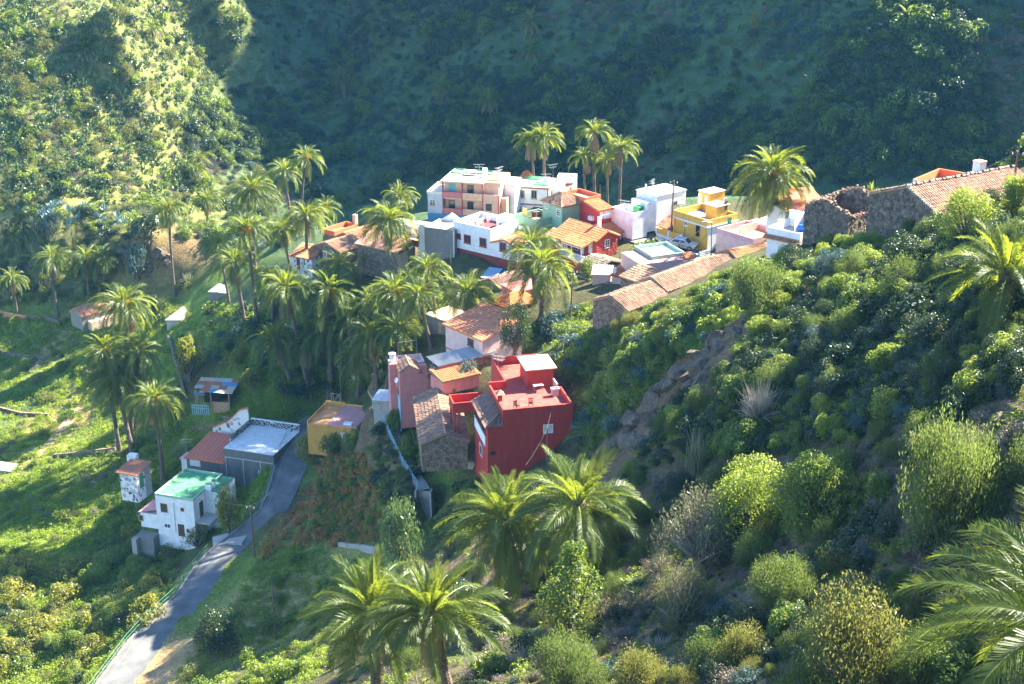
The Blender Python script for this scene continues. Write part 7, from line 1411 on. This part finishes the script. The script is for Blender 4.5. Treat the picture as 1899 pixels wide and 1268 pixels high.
def build_car():
    P = PZ(*zp(2, 790, 946), 34.3); root = empty('parked_car', P, R(38 + 115), 'small silver hatchback with a striped sunshade parked by the yellow house', 'car')
    side = [(-1.85, .25), (-1.9, .55), (-1.75, .82), (-.95, .92), (-.35, 1.38), (1.1, 1.42), (1.75, .95), (1.85, .6), (1.8, .25)]; mb = MB(); n = len(side); vs = []
    for y, k in ((-.82, 1), (-.62, 0), (.62, 0), (.82, 1)):
        for x, z in side: vs.append((x, y if z < 1.0 else y * (.82 if k else 1.0), z if k == 0 or z < 1.0 else z - .04))
    fs = [tuple(range(n)), tuple(range(3 * n, 4 * n))[::-1]]
    for r_ in range(3): fs += [(r_ * n + i, r_ * n + (i + 1) % n, (r_ + 1) * n + (i + 1) % n, (r_ + 1) * n + i) for i in range(n)]
    mb.add(vs, fs); mb.build('body', 'silver_paint', root)
    for sy in (-1, 1):
        mb = MB(); mb.add([(-.72, sy * .80, .97), (.18, sy * .80, .97), (.18, sy * .70, 1.32), (-.32, sy * .70, 1.30)], [(0, 1, 2, 3)]); mb.add([(.26, sy * .80, .97), (1.45, sy * .80, .97), (1.05, sy * .70, 1.32), (.26, sy * .70, 1.32)], [(0, 1, 2, 3)])
        for p in range(len(mb.v)): x, y, z = mb.v[p]; mb.v[p] = (x, y + sy * .035, z)
        mb.build('side_window', 'glass', root)
        for x in (-1.2, 1.2):
            w = MB().tube((x, sy * .62, .31), (x, sy * .85, .31), .31, None, 16).build('wheel', 'rubber', root); MB().tube((x, sy * .84, .31), (x, sy * .865, .31), .19, None, 12).build('rim', 'grey_metal', w)
        MB().box(-1.9, -1.7, sy * .62 - .14, sy * .62 + .14, .6, .76).build('headlight', 'cloth_white', root); MB().box(1.72, 1.86, sy * .66 - .1, sy * .66 + .1, .7, .98).build('tail_light', 'tail_light', root)
        MB().box(-.75, -.6, sy * .84, sy * .98, .95, 1.07).build('mirror', 'silver_paint', root)
    MB().add([(-.98, -.6, .95), (-.98, .6, .95), (-.42, .55, 1.37), (-.42, -.55, 1.37)], [(0, 1, 2, 3)]).build('windscreen', 'glass', root); MB().add([(1.76, -.6, 1.0), (1.76, .6, 1.0), (1.2, .52, 1.41), (1.2, -.52, 1.41)], [(0, 1, 2, 3)]).build('rear_window', 'glass', root)
    for k in range(7): MB().box(-.3 + k * .2, -.2 + k * .2, -.5, .5, 1.43, 1.45).build('sunshade_stripe', 'sheet_blue' if k % 2 else 'cloth_white', root)
    MB().box(-1.9, -1.84, -.7, .7, .28, .48).build('bumper', 'black_plastic', root); MB().box(1.84, 1.9, -.7, .7, .28, .5).build('bumper', 'silver_paint', root)
build_car()
def wallrun(name, pts, h, t, mat, label, cat='wall', depth=1.2):
    root = empty(name, pts[0], 0, label, cat); o = pts[0]
    for a, b in zip(pts, pts[1:]):
        d = Vector((b.x - a.x, b.y - a.y, 0)).normalized(); n = Vector((-d.y, d.x, 0)) * t / 2; P = [a - n, a + n, b + n, b - n]; mb = MB(); mb.add([tuple(p - o + Vector((0, 0, -depth))) for p in P] + [tuple(p - o + Vector((0, 0, h))) for p in P], [(0, 3, 2, 1), (4, 5, 6, 7), (0, 1, 5, 4), (1, 2, 6, 5), (2, 3, 7, 6), (3, 0, 4, 7)]); mb.build('wall_section', mat, root)
wallrun('path_wall', [hit(312, 625), hit(322, 660), hit(332, 695), hit(342, 735)], .7, .4, 'stone_wall', 'long grey path wall running down from the water tank')
wallrun('terrace_wall', [hit(628, 1012), hit(665, 1016), hit(702, 1022)], .5, .3, 'concrete', 'low concrete wall closing the vine plot')
wallrun('terrace_wall', [hit(598, 860), hit(590, 915), hit(575, 965), hit(560, 1010)], .25, .35, 'stone_wall', 'stone edge wall between the vine plot and the road bank')
wallrun('field_wall', [hit(55, 590), hit(85, 592), hit(112, 602)], .7, .4, 'stone_wall', 'low rubble wall in front of the slim palms')
wallrun('field_wall', [hit(0, 580), hit(30, 588), hit(52, 590)], .5, .5, 'tile_terracotta', 'red earth bank wall at the reed edge')
wallrun('garden_wall', [hit(655, 705), hit(690, 700), hit(712, 690)], .6, .3, 'concrete', 'low wall behind the palms of the salmon-pink house')
wallrun('driveway', [hit(395, 1008), hit(425, 1000), hit(455, 1000)], .25, 2.6, 'concrete', 'pale concrete driveway ramp below the road bend', 'driveway', .8)
# rock outcrops
def rock_mesh(seed):
    rn = random.Random(seed); bm = bmesh.new(); bmesh.ops.create_icosphere(bm, subdivisions=2, radius=1)
    off = [Vector((rn.uniform(-1, 1), rn.uniform(-1, 1), rn.uniform(-1, 1))).normalized() for _ in range(16)]; cut = [rn.uniform(.35, .8) for _ in off]
    for v in bm.verts:
        for o, c in zip(off, cut):
            dd = v.co.dot(o)
            if dd > c: v.co -= o * (dd - c)
        v.co *= rn.uniform(.95, 1.05)
    me = bpy.data.meshes.new('rock'); bm.to_mesh(me); bm.free(); me.materials.append(M['rock_face']); me.update(); return me
m, nt, out = newmat('rock_face'); L = nt.links.new; b = N(nt, 'ShaderNodeBsdfPrincipled', i_Roughness=0.95); g = N(nt, 'ShaderNodeNewGeometry'); n1 = N(nt, 'ShaderNodeTexNoise', i_Scale=1.6, i_Detail=8.0, i_Roughness=.75); L(g.outputs['Position'], n1.inputs[0])
r = ramp(nt, n1.outputs[0], [(.3, (.04, .03, .022)), (.52, (.12, .088, .058)), (.72, (.26, .21, .155))]); L(r.outputs[0], b.inputs['Base Color']); bp = N(nt, 'ShaderNodeBump', i_Strength=1.0, i_Distance=.2); L(n1.outputs[0], bp.inputs['Height']); L(bp.outputs[0], b.inputs['Normal']); L(b.outputs[0], out.inputs[0])
RK = [rock_mesh(k) for k in range(5)]
def rocks(pts, label, group, s=(.6, 1.2)):
    rn = random.Random(len(pts) * 3 + int(s[0] * 10))
    for px, py in pts:
        for q in range(2):
            B = hit(px + rn.uniform(-14, 14), py + rn.uniform(-9, 9)); o = link('rock', rn.choice(RK), None, None, None, label, 'rock', group); k = rn.uniform(*s); o.location = B - Vector((0, 0, k * .25)); o.scale = (k * rn.uniform(.9, 2.2), k * rn.uniform(.8, 1.5), k * rn.uniform(.6, 1.3)); o.rotation_euler = (rn.uniform(-.4, .4), rn.uniform(-.4, .4), rn.uniform(0, 6.3))
rocks([(1165,800),(1185,770),(1150,835),(1215,735),(1245,705),(1270,680),(1300,690),(1335,640),(1365,615),(1400,590),(1425,565),(1225,770),(1180,815),(1320,665),(1290,720)], 'weathered rock of the bare cliff face beside the crimson house', 'rocks of the near cliff face', (.8, 1.7))
rocks([(1425,1090),(1440,1062),(1410,1105),(1465,1040),(1370,1140),(1655,905),(1560,1000)], 'pale stone on the dry lower slope', 'stones on the dry lower slope', (.25, .5))
rocks([(1645,232),(1418,18),(1402,45),(1215,62)], 'pale rock on the shaded mountainside', 'rocks on the shaded mountainside', (.6, 1.2))
rocks([(245,475),(300,470),(320,480),(280,500),(235,460)], 'brown rock of the earth cliff', 'rocks of the earth cliff', (.7, 1.5))
rocks([(1870,775),(1885,760),(1895,790)], 'grey rock on the near slope beside the agave', 'rocks by the agave', (.5, .8))
# bean-pole trellis and cold frames on the valley floor
def trellis(px, py, label, n=9, L_=5.0):
    root = empty('trellis', hit(px, py), -.5, label, 'trellis')
    for k in range(n): MB().tube((k * .6, 0, .1), (k * .6 + .3, L_, .5), .03, None, 4).build('bar', 'cloth_white', root)
    for k in range(3): MB().tube((0, L_ * k / 2.2, .25 + .1 * k), (n * .6, L_ * k / 2.2, .25 + .1 * k), .03, None, 4).build('crossbar', 'cloth_white', root)
trellis(5, 848, 'white pole trellis lying on the vegetable plot'); trellis(170, 895, 'row of white bean poles beside the spotted hut', 4, 7.0)
t = empty('cold_frame', hit(10, 872), -.3, 'pale sheet-covered cold frame at the field edge', 'cold frame'); MB().box(-1.5, 1.5, -1, 1, -.3, .5).build('box', 'concrete', t); MB().slab([(-1.6, -1.1, .55), (1.6, -1.1, .55), (1.6, 1.1, .8), (-1.6, 1.1, .8)], .05).build('lid', 'sheet_metal', t)

# dirt tracks, terrace walls and beds on the valley floor
def track(pts, w): ribbon('dirt_track', 'track_soil', [p + Vector((0, 0, .04)) for p in dense([hit(*q) for q in pts], 8)], w, .04)
wallmat('track_soil', (0.42, 0.28, 0.16), var=.3)
track([(60,690),(78,668),(92,645),(108,628),(122,615)], 1.3); track([(40,870),(80,838),(112,800),(140,765),(150,735)], 1.6); track([(700,740),(690,722),(700,700),(715,690)], 1.2)
for pts, lb in (([(0,655),(40,662),(85,668)], 'low terrace wall beside the dirt track'), ([(150,690),(185,700),(215,712)], 'mossy terrace wall under the valley palms'), ([(100,848),(160,842),(215,835)], 'dark terrace wall beside the spotted hut'), ([(0,760),(40,770),(90,772)], 'terrace wall above the vegetable plot'), ([(350,800),(400,790),(460,775)], 'garden wall behind the block garage'), ([(180,1035),(215,1010),(245,998)], 'wire-edged terrace wall below the pink lean-to')):
    wallrun('terrace_wall', [hit(*q) for q in pts], .55, .4, 'stone_wall', lb)
# ================================================================ the air
def build_haze():
    z0 = float(HM.min()) - 3; me = MB().box(-420, 480, -30, 590, z0, 330)
    o = me.build('haze', None, None, 'stuff')
    m, nt, out = newmat('haze_air'); pv = N(nt, 'ShaderNodeVolumePrincipled'); pv.inputs['Color'].default_value = (0.15, 0.50, 0.92, 1); pv.inputs['Density'].default_value = HAZE; pv.inputs['Anisotropy'].default_value = 0.1
    nt.links.new(pv.outputs[0], out.inputs['Volume']); o.data.materials.append(m)
    tag(o, 'thin bluish haze filling the whole valley', 'haze')
HAZE = 0.00009
build_haze()
